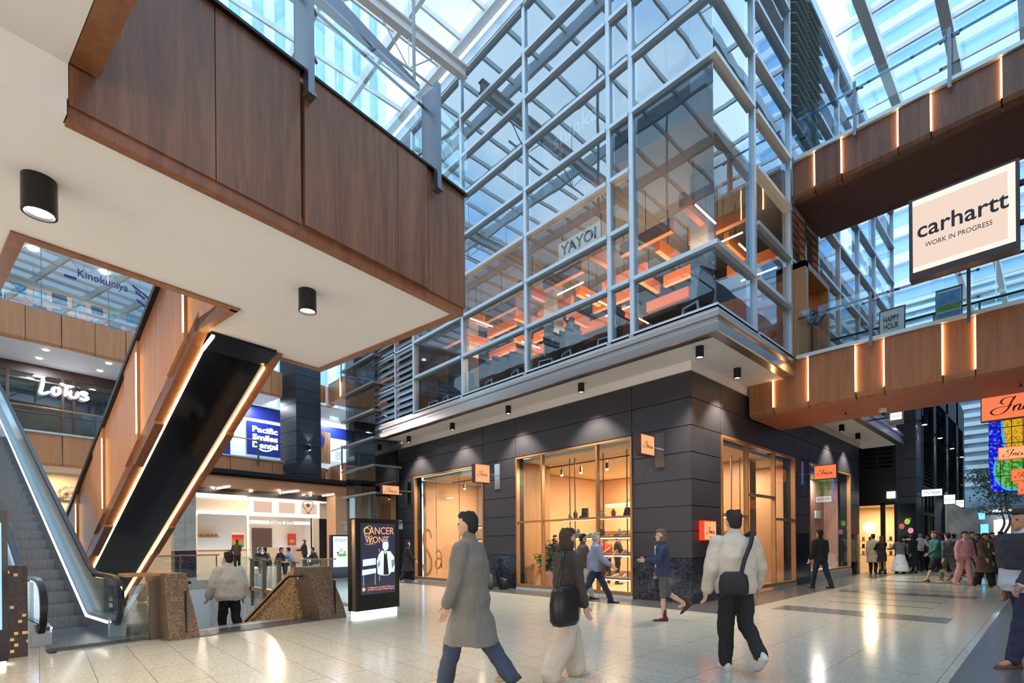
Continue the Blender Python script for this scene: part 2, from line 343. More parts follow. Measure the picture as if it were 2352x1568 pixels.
# ============================================================ SHOP BUILDING, ground floor walls
XA, YB = 11.0, 5.7
ZJ = [1.06, 1.685, 2.285, 2.9, 3.53, 4.15]
g = .009
def panels_A(mb, y0, y1, zs):
    for a, b in zip(zs, zs[1:]): mb.box(XA, XA + .05, y0 + g, y1 - g, a + g, b - g)
def panels_B(mb, x0, x1, zs):
    for a, b in zip(zs, zs[1:]): mb.box(x0 + g, x1 - g, YB, YB + .05, a + g, b - g)
mb = MB()
panels_A(mb, YB + .0, 7.3, ZJ); panels_A(mb, 11.6, 13.2, ZJ); panels_A(mb, 17.52, 19.12, ZJ)
for a, b in [(YB, 7.3), (7.3, 11.6), (11.6, 13.2), (13.2, 17.52), (17.52, 19.12)]: panels_A(mb, a, b, [4.15, 4.79, 5.4])
S(mb, 'wall_left_panels', M_PANEL)
mb = MB()
panels_B(mb, XA + .0, 12.5, ZJ); panels_B(mb, 17.8, 19.15, ZJ); panels_B(mb, 24.25, 25.7, ZJ)
for a, b in [(XA, 12.5), (12.5, 17.8), (17.8, 19.15), (19.15, 24.25), (24.25, 25.7)]: panels_B(mb, a, b, [4.15, 4.79, 5.4])
S(mb, 'wall_right_panels', M_PANEL)
mb = MB()
for a, b in [(YB + .06, 7.3), (11.6, 13.2), (17.52, 19.12)]: mb.box(XA + .05, XA + .35, a, b, 0, 4.15)
mb.box(XA + .05, XA + .35, YB + .06, 19.12, 4.15, 5.6)
for a, b in [(XA + .36, 12.5), (17.8, 19.15), (24.25, 25.7)]: mb.box(a, b, YB + .05, YB + .35, 0, 4.15)
mb.box(XA + .36, 25.7, YB + .05, YB + .35, 4.15, 5.6); mb.box(25.4, 25.7, YB + .36, 12, 0, 5.6)
S(mb, 'wall_shop_backing', M_BLACK)
mb = MB()
for a, b in [(YB - .0, 7.3), (11.6, 13.2), (17.52, 19.12)]: mb.box(XA - .012, XA + .05, a + g, b - g, 0, 1.05)
for a, b in [(XA + .0, 12.5)]: mb.box(a + g, b - g, YB - .012, YB + .05, 0, 1.05)
S(mb, 'baseboard_granite', M_GRAN)
mb = MB()
for a, b in [(17.8, 18.5), (18.5, 19.15), (24.25, 24.98), (24.98, 25.7)]: mb.box(a + g, b - g, YB - .012, YB + .05, 0, 1.68)
S(mb, 'baseboard_gloss', M_BLKG)
# white upstand and soffit and cornice
XE, YE, ZS = 9.8, 4.5, 5.62
mb = MB()
mb.box(XE, XA + .3, YE, 18.3, ZS, ZS + .12); mb.box(XA + .3, 27.6, YE, YB + .3, ZS, ZS + .12)
mb.box(XA - .03, XA + .04, YB - .03, 18.5, 5.4, ZS); mb.box(XA + .04, 25.75, YB - .03, YB + .04, 5.4, ZS)
S(mb, 'ceiling_soffit', mat('soffit_white', (.86, .81, .78), .7))
prof = [(0, 5.585), (-.03, 5.6), (-.03, 5.78), (.02, 5.82), (.02, 5.9), (-.05, 5.93), (-.05, 6.0), (-.0, 6.04), (-.0, 6.12), (.2, 6.16), (.2, 5.585)]
rings = []
for (o, z) in prof: rings.append([(XE + o, 18.3, z), (XE + o, YE + o, z), (27.6, YE + o, z)])
mb = MB()
for a, b in zip(rings, rings[1:] + rings[:1]):
    for k in (0, 1): mb.face([a[k], a[k + 1], b[k + 1], b[k]])
mb.box(XE - .03, XE + .2, 18.3, 18.34, 5.59, 6.14)
S(mb, 'trim_cornice', mat('cornice_steel', (.6, .57, .56), .22, .95))
# ============================================================ curtain wall, upper storeys
XG, YG, ZT = 9.9, 4.6, 16.3
TR = [6.14, 7.4, 8.66, 9.92, 11.18, 12.44, 13.7, 14.96, ZT]
def bay(n, axis, a, b, zs, corner=None, first=True, dark=False):
    """one glazed bay between a and b along the facade: frame + pane"""
    fr = MB(); gl = MB(); d = .19
    lo, hi = min(a, b), max(a, b)
    def bx(m, u0, u1, z0, z1, d0, d1):
        if axis == 'A': m.box(XG + d0, XG + d1, u0, u1, z0, z1)
        else: m.box(u0, u1, YG + d0, YG + d1, z0, z1)
    bx(fr, hi - .055, hi + .055, zs[0], ZT, -.06, .14)
    for z in zs:
        u0 = lo + .056 if corner != 'lo' else lo + (-.1 if axis == 'A' else .121)
        u1 = hi - .056
        bx(fr, u0, u1, z - .06, z + .03, -.1, .12)
    zc = 9.9 if lo > 7 or axis == 'B' and lo > 15 else 11.16
    bx(gl, lo + .036 if corner != 'lo' else lo, hi - .036, zc, zs[-1] - .05, .0, .012); g2_ = MB(); bx(g2_, lo + .036 if corner != 'lo' else lo, hi - .036, zs[0] + .02, zc - .002, .0, .012)
    f = S(fr, 'window_%d' % n, M_ALU); gl.obj('upper_panes', M_GL, f); g2_.obj('lower_panes', M_GLL, f)
    return f
n = 1
CORN = [6.14, 7.4, 11.18, 12.44, 13.7, 14.96, ZT]
for a, b in [(15.68, 12.8), (12.8, 9.93), (9.93, 7.12), (7.12, 6.5)]: bay(n, 'A', a, b, TR); n += 1
bay(n, 'A', 6.5, YG, CORN, corner='lo'); n += 1
bay(n, 'B', XG, 11.82, CORN, corner='lo'); n += 1
bay(n, 'B', 11.86, 14.1, TR); n += 1
# louvred bays at the far left end
for a, b in [(18.3, 17.0), (17.0, 15.72)]:
    fr = MB(); fr.box(XG - .05, XG + .12, a - .06, a, 6.14, ZT); fr.box(XG - .05, XG + .12, b, b + .03, 6.14, ZT)
    for z in TR: fr.box(XG - .05, XG + .1, b, a, z - .04, z + .02)
    f = S(fr, 'window_%d' % n, M_ALU); n += 1
    lv = MB()
    for z0, z1 in zip(TR, TR[1:]):
        if z0 > 9: continue
        for k in range(5):
            z = z0 + .08 + k * .245; tl = random.choice([.02, .05, .09]) + .05
            lv.hexa([(XG + .02 - tl, b + .05, z), (XG + .03 - tl, b + .05, z), (XG + .03 - tl, a - .08, z), (XG + .02 - tl, a - .08, z)],
                    [(XG + .05, b + .05, z + .22), (XG + .06, b + .05, z + .22), (XG + .06, a - .08, z + .22), (XG + .05, a - .08, z + .22)])
    lv.obj('louvre_blades', mat('louvre_glass', (.42, .56, .66), .22, .2), f)
# far part of the right facade beyond the footbridges
xs = [16.45, 18.45, 20.75, 23.1, 26.3]
for a, b in zip(xs, xs[1:]): bay(n, 'B', a, b, [6.2 + 1.5 * k for k in range(6)] + [15.2, ZT]); n += 1
fr = MB(); fr.box(14.1, 16.45, YG - .02, YG + .1, 8.7, 8.8); fr.box(15.2, 15.3, YG - .05, YG + .1, 8.8, 10.3); fr.box(14.14, 14.22, YG - .05, YG + .1, 6.2, 10.3); fr.box(16.3, 16.4, YG - .05, YG + .1, 6.2, 10.3)
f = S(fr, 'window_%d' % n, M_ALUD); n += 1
lv = MB()
for k in range(7):
    z = 8.85 + k * .21
    for a, b in [(14.25, 15.18), (15.32, 16.28)]: lv.hexa([(a, YG - .08, z), (b, YG - .08, z), (b, YG - .06, z), (a, YG - .06, z)], [(a, YG + .06, z + .16), (b, YG + .06, z + .16), (b, YG + .08, z + .16), (a, YG + .08, z + .16)])
lv.obj('louvre_blades', mat('bronze_louvre', (.2, .15, .12), .35, .5), f)
fr = MB(); fr.box(14.12, 14.2, YG - .05, YG + .1, 11.2, ZT); fr.box(16.36, 16.44, YG - .05, YG + .1, 11.2, ZT); fr.box(15.24, 15.3, YG - .05, YG + .1, 12.4, ZT); fr.box(14.12, 16.44, YG - .05, YG + .1, 12.4, 12.5)
f = S(fr, 'window_%d' % n, M_ALU); n += 1
lv = MB()
for k in range(14):
    z = 12.55 + k * .265
    for a, b in [(14.22, 15.23), (15.31, 16.35)]: lv.hexa([(a, YG - .2, z), (b, YG - .2, z), (b, YG - .18, z), (a, YG - .18, z)], [(a, YG + .06, z + .2), (b, YG + .06, z + .2), (b, YG + .08, z + .2), (a, YG + .08, z + .2)])
lv.obj('louvre_blades', mat('sage_louvre', (.42, .47, .43), .4, .3), f)
mb = MB(); mb.box(14.2, 16.4, YG + .02, YG + .04, 11.2, 12.4); S(mb, 'window_%d' % n, M_GL); n += 1
# slabs and core inside the upper storeys
mb = MB(); mb.box(XG + .15, 27.4, YG + .15, 18.2, 5.76, 6.1); S(mb, 'floor_upper', mat('restaurant_floor', (.05, .045, .045), .35))
mb = MB(); mb.box(10.6, 15.5, 18.0, 18.15, 6.1, 10.5); S(mb, 'wall_restaurant_end', mat('rest_end', (.1, .075, .06), .6))
mb = MB(); mb.box(10.6, 15.6, 18.0, 18.15, 11, ZT); mb.box(11.5, 15.6, 12, 12.1, 11, ZT); S(mb, 'wall_upper_end', mat('upper_end', (.4, .42, .45), .6))
mb = MB(); mb.box(XG + .3, 27.4, YG + .3, 18.0, 10.5, 11.0); S(mb, 'ceiling_restaurant', mat('slab_blue', (.13, .15, .19), .6))
mb = MB(); mb.box(15.5, 27.4, 8.5, 18.2, 6.1, 10.5); S(mb, 'wall_restaurant_back', mat('rest_back', (.05, .04, .045), .5))
mb = MB(); mb.box(15.6, 27.4, 8.6, 18.2, 11.0, 16.3); S(mb, 'wall_upper_back', mat('upper_back', (.45, .5, .56), .6))
mb = MB(); mb.box(XG - .12, 27.6, YG - .12, 18.35, ZT, ZT + .35)
S(mb, 'trim_gutter', M_ALU)
# the buildings round the atrium that the camera has its back to
b = MB(); b.box(-9.5, -8.5, -14, 34, 0, 15.5); S(b, 'wall_opposite', mat('dark_opposite', (.1, .075, .06), .5))
b = MB()
for z in (4.9, 9.9, 14.5): b.box(-8.5, -8.3, -13, 34, z, z + 1.2)
S(b, 'trim_opposite_fascia', M_WOODL)
b = MB(); b.box(8, 62, -4.2, -3.2, 0, 15.5); S(b, 'wall_right_side', mat('street_right', (.12, .11, .11), .5))
b = MB(); b.box(-8.5, 20, -15, -14, 0, 15.5); S(b, 'wall_behind', mat('behind_wall', (.35, .3, .26), .5))
m_fill = emis('fill_light', (1, .87, .76), 3.9)  # added fill: unseen glowing panels, framed like shop windows, brighten the atrium
for i, (ax, u) in enumerate([('x', -7), ('x', -1), ('x', 5), ('x', 11), ('x', 17), ('y', -5.5), ('y', 0.5), ('y', 6.5), ('y', 12.5)]):
    fr = MB(); p_ = MB()
    def fb_(m, u0, u1, d0, d1, z0, z1): (m.box(-8.5 + d0, -8.5 + d1, u0, u1, z0, z1) if ax == 'x' else m.box(u0, u1, -14 + d0, -14 + d1, z0, z1))
    fb_(fr, u - 2.4, u - 2.3, 0, .1, .2, 4.0); fb_(fr, u + 2.3, u + 2.4, 0, .1, .2, 4.0); fb_(fr, u - 2.3, u + 2.3, 0, .1, 3.9, 4.0); fb_(fr, u - .04, u + .04, 0, .1, .3, 3.9); fb_(fr, u - 2.3, u + 2.3, 0, .1, .2, .3)
    o_ = S(fr, 'window_%d' % (100 + i), M_BRONZE); fb_(p_, u - 2.3, u + 2.3, .01, .04, .3, 3.9); p_.obj('fill_panel', m_fill, o_)
# ============================================================ glass roof
ZR = 17.0; M_BARS = mat('roof_bar_cream', (.9, .88, .84), .5)
def roofpane(x0, x1, y0, y1, name):
    m = MB(); m.box(x0, x1, y0, y1, ZR + .1, ZR + .12); S(m, name, M_GLR)
roofpane(-9, 9.75, -9, 34, 'ceiling_glass_left'); roofpane(9.75, 70, -9, 4.5, 'ceiling_glass_right')
mb = MB()
y = -8.7
while y < 34: mb.box(-9, 9.75, y, y + .07, ZR - .06, ZR + .1); y += 1.17
for x in (-7, -4.4, -1.8, .8, 3.4, 5.9, 7.95): mb.box(x - .06, x + .06, -9, 34, ZR - .3, ZR + .09)
mb.box(9.55, 9.8, 4.5, 34, ZR - .15, ZR + .1)
S(mb, 'trim_roof_bars_left', M_BARS)
mb = MB()
x = 10.2
while x < 60: mb.box(x, x + .07, -9, 4.5, ZR - .05, ZR + .1); x += 1.95
for yy in (3.7, 2.1, .5, -1.1, -2.7, -5): mb.box(9.8, 62, yy - .13, yy + .13, ZR - .28, ZR + .09)
S(mb, 'trim_roof_bars_right', M_BARS)
def truss(y, x0=-8, x1=9.6, z=15.6):
    t = thing('roof_truss', ((x0 + x1) / 2, y, z), 'cream steel roof truss with thin rod bracing under the glass roof', 'roof truss', 'steel trusses under the glass roof')
    m = MB(); m.box(x0, x1, y - .11, y + .11, z + .34, z + .38); m.box(x0, x1, y - .11, y + .11, z, z + .04); m.box(x0, x1, y - .02, y + .02, z + .04, z + .34); m.obj('beam', M_CREAM, t)
    m = MB(); k = x0
    while k < x1 - 2:
        m.tube([(k, y, z + .3), (k + 1.2, y, z - .9), (k + 2.4, y, z + .3)], .022, 6); m.tube([(k + 1.2, y, z - .9), (k + 1.2, y, ZR)], .016, 6); k += 2.4
    m.tube([(x0 + 1.2, y, z - .9), (x1 - 1.2, y, z - .9)], .035, 8); m.obj('tie_rods', M_ALU, t)
    return t
for y in (12.2, 18.4, 6.0, -.2, 24.6): truss(y)
# ============================================================ LEFT FOOTBRIDGE / CANOPY
ZB0, ZB1 = 4.6, 6.2
QF = 4.81
fb = thing('footbridge', W(3, 6.3, ZB0), 'walnut clad footbridge with cream underside and dark steel balustrade posts, overhead at left', 'footbridge')
mb = MB(True)
mb.box(-6, 4.94, QF + .12, 7.0, ZB0, ZB0 + .12); mb.box(3.05, 4.94, 7.0, 8.28, ZB0, ZB0 + .12); mb.box(-6, .86, 7.0, 12.6, ZB0, ZB0 + .12); mb.box(-6, .89, QF - .005, QF + .12, ZB0, ZB0 + .12)
mb.obj('soffit', M_CREAM, fb)
def slab(m, a): m.box(*a)
mb = MB(True)   # edge strips round the soffit
for a in [(.9, 5.06, QF + .02, QF + .12), (4.94, 5.06, QF + .12, 8.4), (3.0, 4.94, 8.28, 8.4), (2.95, 3.05, 7.06, 8.28), (.86, 3.05, 7.0, 7.12), (.86, .98, 7.12, 12.6)]:
    mb.box(a[0], a[1], a[2], a[3], ZB0 - .02, ZB0 + .16)
mb.obj('edge_strip', M_WOODB, fb)
ed = [(.9, 1.9), (1.9, 2.7), (2.72, 3.9), (3.9, 4.37), (4.39, 5.08)]
for i, (a, b) in enumerate(ed):
    dd = [0, 0, .03, .03, .0][i]
    m = MB(True); m.box(a + .004, b - .004, QF - dd, QF + .05, ZB0 + .08, ZB1 + .02); m.obj('fascia_panel', M_WOOD, fb)
for q0, q1 in [(QF + .05, 6.4), (6.4, 8.4)]:
    m = MB(True); m.box(5.03, 5.08, q0 + .004, q1 - .004, ZB0 + .08, ZB1); m.obj('fascia_panel', M_WOOD, fb)
for a in [(3.0, 5.03, 8.34, 8.38, ), (2.96, 3.0, 7.06, 8.38), (.9, 2.96, 7.02, 7.06), (.88, .92, 7.06, 12.6)]:
    m = MB(True); m.box(*a, ZB0 + .08, ZB1); m.obj('fascia_panel', M_WOOD, fb)
m = MB(True); m.box(.9, 5.1, QF - .05, QF + .06, ZB1 + .02, ZB1 + .05); m.box(4.99, 5.1, QF + .06, 8.4, ZB1 + .02, ZB1 + .05); m.obj('coping', M_BLKM, fb)
m = MB(True); m.box(-6, 5.03, QF + .06, 7.02, ZB1 - .3, ZB1 - .02); m.box(3, 5.0, 7.02, 8.34, ZB1 - .3, ZB1 - .02); m.box(-6, .88, 7.02, 12.6, ZB1 - .3, ZB1 - .02); m.obj('deck', M_DARKFL, fb)
for p, q in [(.95, QF), (2.75, QF), (4.5, QF)]:
    m = MB(True); m.box(p - .035, p + .035, q - .12, q - .05, 5.98, 7.32); m.box(p - .008, p + .008, q - .05, q + .2, 6.1, 7.3); m.box(p - .045, p + .045, q - .14, q - .03, 5.95, 5.98)
    m.obj('post', M_STEELD, fb)
    for z in (6.5, 7.0): m = MB(True); m.tube([(p + .05, q - .02, z), (p + .16, q + .06, z)], .018, 8); m.obj('clamp', M_STEEL, fb)
for a, b in [(1.0, 2.68), (2.82, 4.42), (4.58, 5.2)]:
    m = MB(True); m.box(a, b, QF + .06, QF + .075, 6.15, 7.25); m.obj('glass_panel', M_GLB, fb)
m = MB(True); m.box(5.06, 5.075, QF + .2, 8.4, 6.15, 7.25); m.obj('glass_panel', M_GLB, fb)
m = MB(True); m.tube([(.9, QF + .16, 7.15), (5.0, QF + .16, 7.15), (5.0, 8.3, 7.15)], .022); m.obj('handrail', M_STEEL, fb)
hb = thing('hanging_beam', W(6.5, 9, 12), 'tapered grey steel beam hung on a thin rod beyond the footbridge balustrade', 'beam')
m = MB(True); m.hexa([(4.2, 8.85, 12.0), (8.0, 8.98, 12.06), (8.0, 9.02, 12.06), (4.2, 9.15, 12.0)], [(4.2, 8.85, 12.5), (8.0, 8.98, 12.2), (8.0, 9.02, 12.2), (4.2, 9.15, 12.5)]); m.obj('beam', M_STEELD, hb)
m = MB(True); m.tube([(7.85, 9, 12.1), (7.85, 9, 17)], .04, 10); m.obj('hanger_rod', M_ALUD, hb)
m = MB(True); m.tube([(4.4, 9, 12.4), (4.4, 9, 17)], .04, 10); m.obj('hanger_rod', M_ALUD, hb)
# ceiling over the viewer, with its step and walnut edge
mb = MB(True); mb.box(-6, .9, -2, QF, 4.97, 5.1); mb.box(-6, .9, QF, QF + .1, ZB0 + .12, 5.1)
S(mb, 'ceiling_left', M_CREAM)
mb = MB(True); mb.box(.905, 1.07, -2, QF - .035, 4.965, 6.2); S(mb, 'trim_walnut_edge', M_WOODB)
# downlights: black surface-mounted cans
def can_light(loc, r, hgt, label, group=None, power=60, spot=None):
    t = thing('downlight', loc, label, 'ceiling light', group)
    x, y, z = loc
    m = MB(); m.lathe(x, y, [(r, z), (r, z - hgt), (r * .86, z - hgt), (r * .82, z - hgt + .03)], 28); m.obj('can', M_BLKM, t, smooth='auto')
    m = MB(); m.cyl(x, y, z - hgt + .024, z - hgt + .03 + .002, r * .78, 24); m.obj('lamp_lens', M_LAMP, t)
    if power:
        l = bpy.data.lights.new('spot', 'SPOT'); l.energy = power; l.color = (1, .88, .7); l.spot_size = math.radians(100); l.spot_blend = .6; l.shadow_soft_size = r * .7
        o = bpy.data.objects.new('spot', l); C.objects.link(o); o.parent = t; o.location = (0, 0, -hgt - .01)
    return t
p = Zp(90, 412, ZB0); can_light((p[0], p[1], ZB0), .12, .3, 'black cylindrical downlight near the left end of the cream footbridge underside', power=420)
p = Zp(706, 668, ZB0); can_light((p[0], p[1], ZB0), .105, .26, 'black cylindrical downlight near the far right end of the cream footbridge underside', power=420)
LBL = ['farthest left of the black downlights on the shop soffit', 'second black downlight from the left end of the shop soffit', 'third black downlight from the left end of the shop soffit', 'fourth black downlight from the left end of the shop soffit, before the corner',
       'black downlight right beside the outer corner of the shop soffit', 'black downlight just round the corner, left of the wooden footbridge end', 'black downlight on the far soffit beyond the lower footbridge', 'last black downlight at the far end of the soffit beyond the footbridge']
for i, (x, y) in enumerate([(10.48, 17.06), (10.48, 14.22), (10.46, 11.33), (10.41, 8.45), (10.36, 5.16), (12.36, 5.21), (21.24, 5.23), (23.4, 5.22)]):
    can_light((x, y, ZS), .085, .24, LBL[i], 'black downlights under the shop soffit', 520)
# ============================================================ RIGHT FOOTBRIDGES
def footbridge(z1, z0, label, leds, posts, yend, x0=14.07, x1=16.3, m_under=None):
    t = thing('footbridge', (15.2, 1, z0), label, 'footbridge', None)
    ya = -3.0
    # panel edges
    ys = sorted([yend, ya] + [l[0] for l in leds] + [.0, -1.2, -2.2])
    st = 0
    for a, b in zip(ys, ys[1:]):
        st ^= 1; d = .03 * st
        m = MB(); m.prism([(x0 - d, z1 - .06), (x0 - d, z0 + .14), (x0 - d + .03, z0 + .05), (x0 - d + .12, z0), (x0 + .2, z0), (x0 + .2, z1 - .06)], 1, a + .012, b - .012); m.obj('fascia_panel', M_WOODL if z1 < 8 else M_WOOD, t)
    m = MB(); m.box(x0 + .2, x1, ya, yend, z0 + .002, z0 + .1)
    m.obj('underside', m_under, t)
    m = MB(); m.box(x1, x1 + .06, ya, yend, z0, z1 - .06); m.obj('fascia_panel', M_WOODL, t)
    ty = min(yend, 4.42)
    m = MB(); m.box(x0 - .09, x0 + .03, ya, ty, z1 - .05, z1 + .03); m.obj('edge_channel', M_ALU, t)
    m = MB(); m.box(x0 + .21, x1 - .01, ya, ty, z1 - .2, z1 - .02); m.obj('deck', M_DARKFL, t)
    for y, s in leds:
        m = MB(); m.box(x0 - .032, x0 - .012, y - .012, y + .012, z0 + .17, z1 - .08); m.obj('led_strip', M_LED, t)
    for y in posts:
        m = MB(); m.box(x0 - .13, x0 - .09, y - .03, y + .03, z1 - .2, z1 + 1.05); m.box(x0 - .09, x0 + .12, y - .008, y + .008, z1 + .03, z1 + 1.03); m.obj('post', M_STEELD, t)
        for zz in (.3, .85):
            m = MB(); m.tube([(x0 - .08, y - .14, z1 + zz), (x0 - .08, y + .14, z1 + zz)], .016, 8); m.sph((x0 - .08, y - .14, z1 + zz), .03); m.sph((x0 - .08, y + .14, z1 + zz), .03); m.obj('clamp', M_STEELD, t)
    pe = [ya] + sorted(posts) + [4.42]
    for a, b in zip(pe, pe[1:]):
        m = MB(); m.box(x0 - .06, x0 - .048, a + .06, b - .06, z1 + .03, z1 + 1.12); m.obj('glass_panel', M_GLB, t)
        m = MB(); m.box(x1 - .05, x1 - .038, a + .06, b - .06, z1 + .03, z1 + 1.12); m.obj('glass_panel', M_GLB, t)
    for xx, zz in ((x0 + .06, z1 + 1.0), (x1 - .1, z1 + .95)):
        m = MB(); m.tube([(xx, ya, zz), (xx, 4.4, zz)], .028, 10); m.obj('handrail', M_BLKM if z1 < 8 else MATS.get('rail_blue') or mat('rail_blue', (.02, .2, .5), .3, .4), t)
    for y in posts + [p - .85 for p in posts]:
        m = MB(); m.tube([(x1 - .1, y, z1), (x1 - .1, y, z1 + .95)], .02, 8); m.obj('baluster', M_STEELD, t)
    return t
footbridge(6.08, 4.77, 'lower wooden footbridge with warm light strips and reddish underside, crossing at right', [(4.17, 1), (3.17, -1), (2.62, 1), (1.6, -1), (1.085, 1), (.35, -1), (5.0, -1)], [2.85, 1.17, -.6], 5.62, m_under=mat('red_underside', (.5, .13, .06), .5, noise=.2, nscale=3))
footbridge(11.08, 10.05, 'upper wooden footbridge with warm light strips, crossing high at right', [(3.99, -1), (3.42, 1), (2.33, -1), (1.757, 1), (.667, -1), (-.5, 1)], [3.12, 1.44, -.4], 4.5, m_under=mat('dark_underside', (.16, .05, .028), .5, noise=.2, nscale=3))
# ============================================================ ESCALATOR BOX with mirrored underside
eb = thing('escalator', W(3.6, 16, 0), 'wood clad escalator with glossy black underside edged in warm light, rising to the footbridge', 'escalator')
E0, E1 = 2.95, 4.22
qa, za, qb, zb = 8.45, 4.42, 17.2, -.42      # underside line
sl = (zb - za) / (qb - qa)
def zu(q): return za + sl * (q - qa)
mb = MB(True); mb.prism([(qa - .4, za + .13), (qa, za + .02), (qb, zb + .02), (qb, zb + .1), (qa, za + .2), (qa - .4, za + .3)], 0, E0 + .15, E1 - .15)
mb.obj('mirror_underside', M_BLKG, eb)
for p0, p1 in [(E0, E0 + .14), (E1 - .14, E1)]:
    k = 0; q = qa - .35
    while q < qb - .2:
        q2 = min(q + [1.9, 1.1][k % 2], qb); dz = [.0, .05][k % 2]
        m = MB(True); m.hexa([(p0, q, zu(q) - dz), (p1, q, zu(q) - dz), (p1, q2, zu(q2) - dz), (p0, q2, zu(q2) - dz)], [(p0, q, zu(q) + .25), (p1, q, zu(q) + .25), (p1, q2, zu(q2) + .25), (p0, q2, zu(q2) + .25)])
        m.obj('edge_panel', M_WOODB, eb); q = q2; k += 1
for p0, p1 in [(E0 + .15, E0 + .178), (E1 - .178, E1 - .15)]:
    m = MB(True); m.hexa([(p0, qa, zu(qa) - .03), (p1, qa, zu(qa) - .03), (p1, qb, zu(qb) - .03), (p0, qb, zu(qb) - .03)], [(p0, qa, zu(qa)), (p1, qa, zu(qa)), (p1, qb, zu(qb)), (p0, qb, zu(qb))])
    m.obj('led_strip', M_LED, eb)
m = MB(True); m.hexa([(E0 + .15, qa - .4, za + .1), (E0 + .19, qa - .4, za + .1), (E0 + .19, qa, za - .01), (E0 + .15, qa, za - .01)], [(E0 + .15, qa - .4, za + .13), (E0 + .19, qa - .4, za + .13), (E0 + .19, qa, za + .02), (E0 + .15, qa, za + .02)]); m.obj('led_strip', M_LED, eb)
ht = 1.95    # side cladding, vertical panels of alternating depth with lights in the joints
q = qa - 1.35; k = 0; edges = []
while q < qb - .3:
    q2 = min(q + [1.45, .75][k % 2], qb); d = [0, .04][k % 2]
    for px, sg in ((E0, -1), (E1, 1)):
        m = MB(True); x0, x1 = (px - d, px + .05) if sg < 0 else (px - .05, px + d)
        lo = zu(max(q, qa - .3)) + .2
        m.hexa([(x0, q + .006, max(zu(q) + .2, 0 if q > 16 else -9) if q > qa else lo), (x1, q + .006, zu(q) + .2 if q > qa else lo), (x1, q2 - .006, zu(q2) + .2), (x0, q2 - .006, zu(q2) + .2)],
               [(x0, q + .006, zu(q) + ht), (x1, q + .006, zu(q) + ht), (x1, q2 - .006, zu(q2) + ht), (x0, q2 - .006, zu(q2) + ht)])
        m.obj('side_panel', M_WOODLIT, eb)
    edges.append(q2); q = q2; k += 1
for i, e in enumerate(edges[:-1]):
    if i % 2 == 0:
        m = MB(True); m.box(E0 - .05, E0 - .02, e + .01, e + .045, zu(e) + .3, zu(e) + ht - .22); m.obj('led_strip', M_LED, eb)
m = MB(True); q0 = qa - 1.35; m.hexa([(E0 - .07, q0, zu(q0) + ht), (E0 + .08, q0, zu(q0) + ht), (E0 + .08, qb, zu(qb) + ht), (E0 - .07, qb, zu(qb) + ht)], [(E0 - .07, q0, zu(q0) + ht + .1), (E0 + .08, q0, zu(q0) + ht + .1), (E0 + .08, qb, zu(qb) + ht + .1), (E0 - .07, qb, zu(qb) + ht + .1)]); m.obj('handrail', M_BLACK, eb)
# ============================================================ LEFT BUILDING
UX = (U2[0], U2[1], 0)
LB = 27.7
def fasc(t, p0, p1, q, z0, z1, m, step=1.1, y_axis=False):
    p = p0; k = 0
    while p < p1 - .05:
        e = min(p + step, p1); d = .0 if k % 2 else .025
        b = MB(True); b.prism([(q - d, z1), (q - d, z0 + .1), (q - d + .06, z0), (q + .2, z0), (q + .2, z1)], 0, p + .012, e - .012); b.obj('fascia_panel', m, t); p = e; k += 1
def balu(t, p0, p1, q, z, posts, rail=M_BRONZE):
    b = MB(True); b.box(p0, p1, q - .012, q, z + .05, z + .98); b.obj('glass_panel', M_GLB, t)
    b = MB(True); b.tube([(p0, q + .05, z + 1.02), (p1, q + .05, z + 1.02)], .03, 8); b.obj('handrail', rail, t)
    b = MB(True); b.box(p0, p1, q - .08, q + .02, z - .02, z + .06); b.obj('edge_channel', M_ALU, t)
    for p in posts:
        b = MB(True); b.box(p - .04, p + .04, q - .12, q - .06, z - .3, z + 1.05); b.obj('post', M_STEELD, t)
g1 = thing('balcony', W(7, 28, 4.8), 'first floor balcony with wooden fascia and glass railing before the dark framed restaurant', 'balcony')
fasc(g1, 0.5, 14.3, LB, 4.8, 6.08, M_WOODLIT); balu(g1, 0.6, 14.3, LB, 6.1, [2.9, 6.05, 9.4, 12.9])
b = MB(True); b.box(.5, 14.3, LB + .2, 30.2, 5.6, 6.06); b.obj('slab', M_WHITE, g1)
b = MB(True); b.box(.5, 14.3, 30.45, 36, 5.6, 6.06); S(b, 'floor_first', M_DARKFL)
g2 = thing('balcony', W(7, 28, 9.7), 'upper balcony edge of plain warm wooden panels below the glazed bookshop', 'balcony')
fasc(g2, 0.5, 14.3, LB, 9.72, 11.1, M_WOODLIT)
b = MB(True); b.box(.5, 14.3, LB + .2, 30.2, 10.6, 11.08); b.obj('slab', M_WHITE, g2)
b = MB(True); b.box(.5, 14.3, 30.25, 36, 10.65, 11.08); S(b, 'floor_second', M_WHITE)
b = MB(True); b.box(.5, 14.3, LB + .2, 30.2, 9.74, 9.9); b.obj('soffit', M_WHITE, g2)
b = MB(True); b.box(.5, 11.6, 30.22, 31.5, 9.74, 9.9); S(b, 'ceiling_first', M_WHITE)
b = MB(True); b.box(.5, 14.3, LB + .2, 30.2, 4.78, 5.0); b.obj('soffit', M_WHITE, g1)
def recessed(x, y, q, z, lab, grp):
    pq = loc2(*Zp(x, y, z)[:2]); b = MB(True); b.lathe(pq[0], pq[1], [(.1, z - .004), (.1, z - .02)], 16); o = b.obj('recessed_light', M_LAMP, None, label=lab, cat='ceiling light', group=grp)
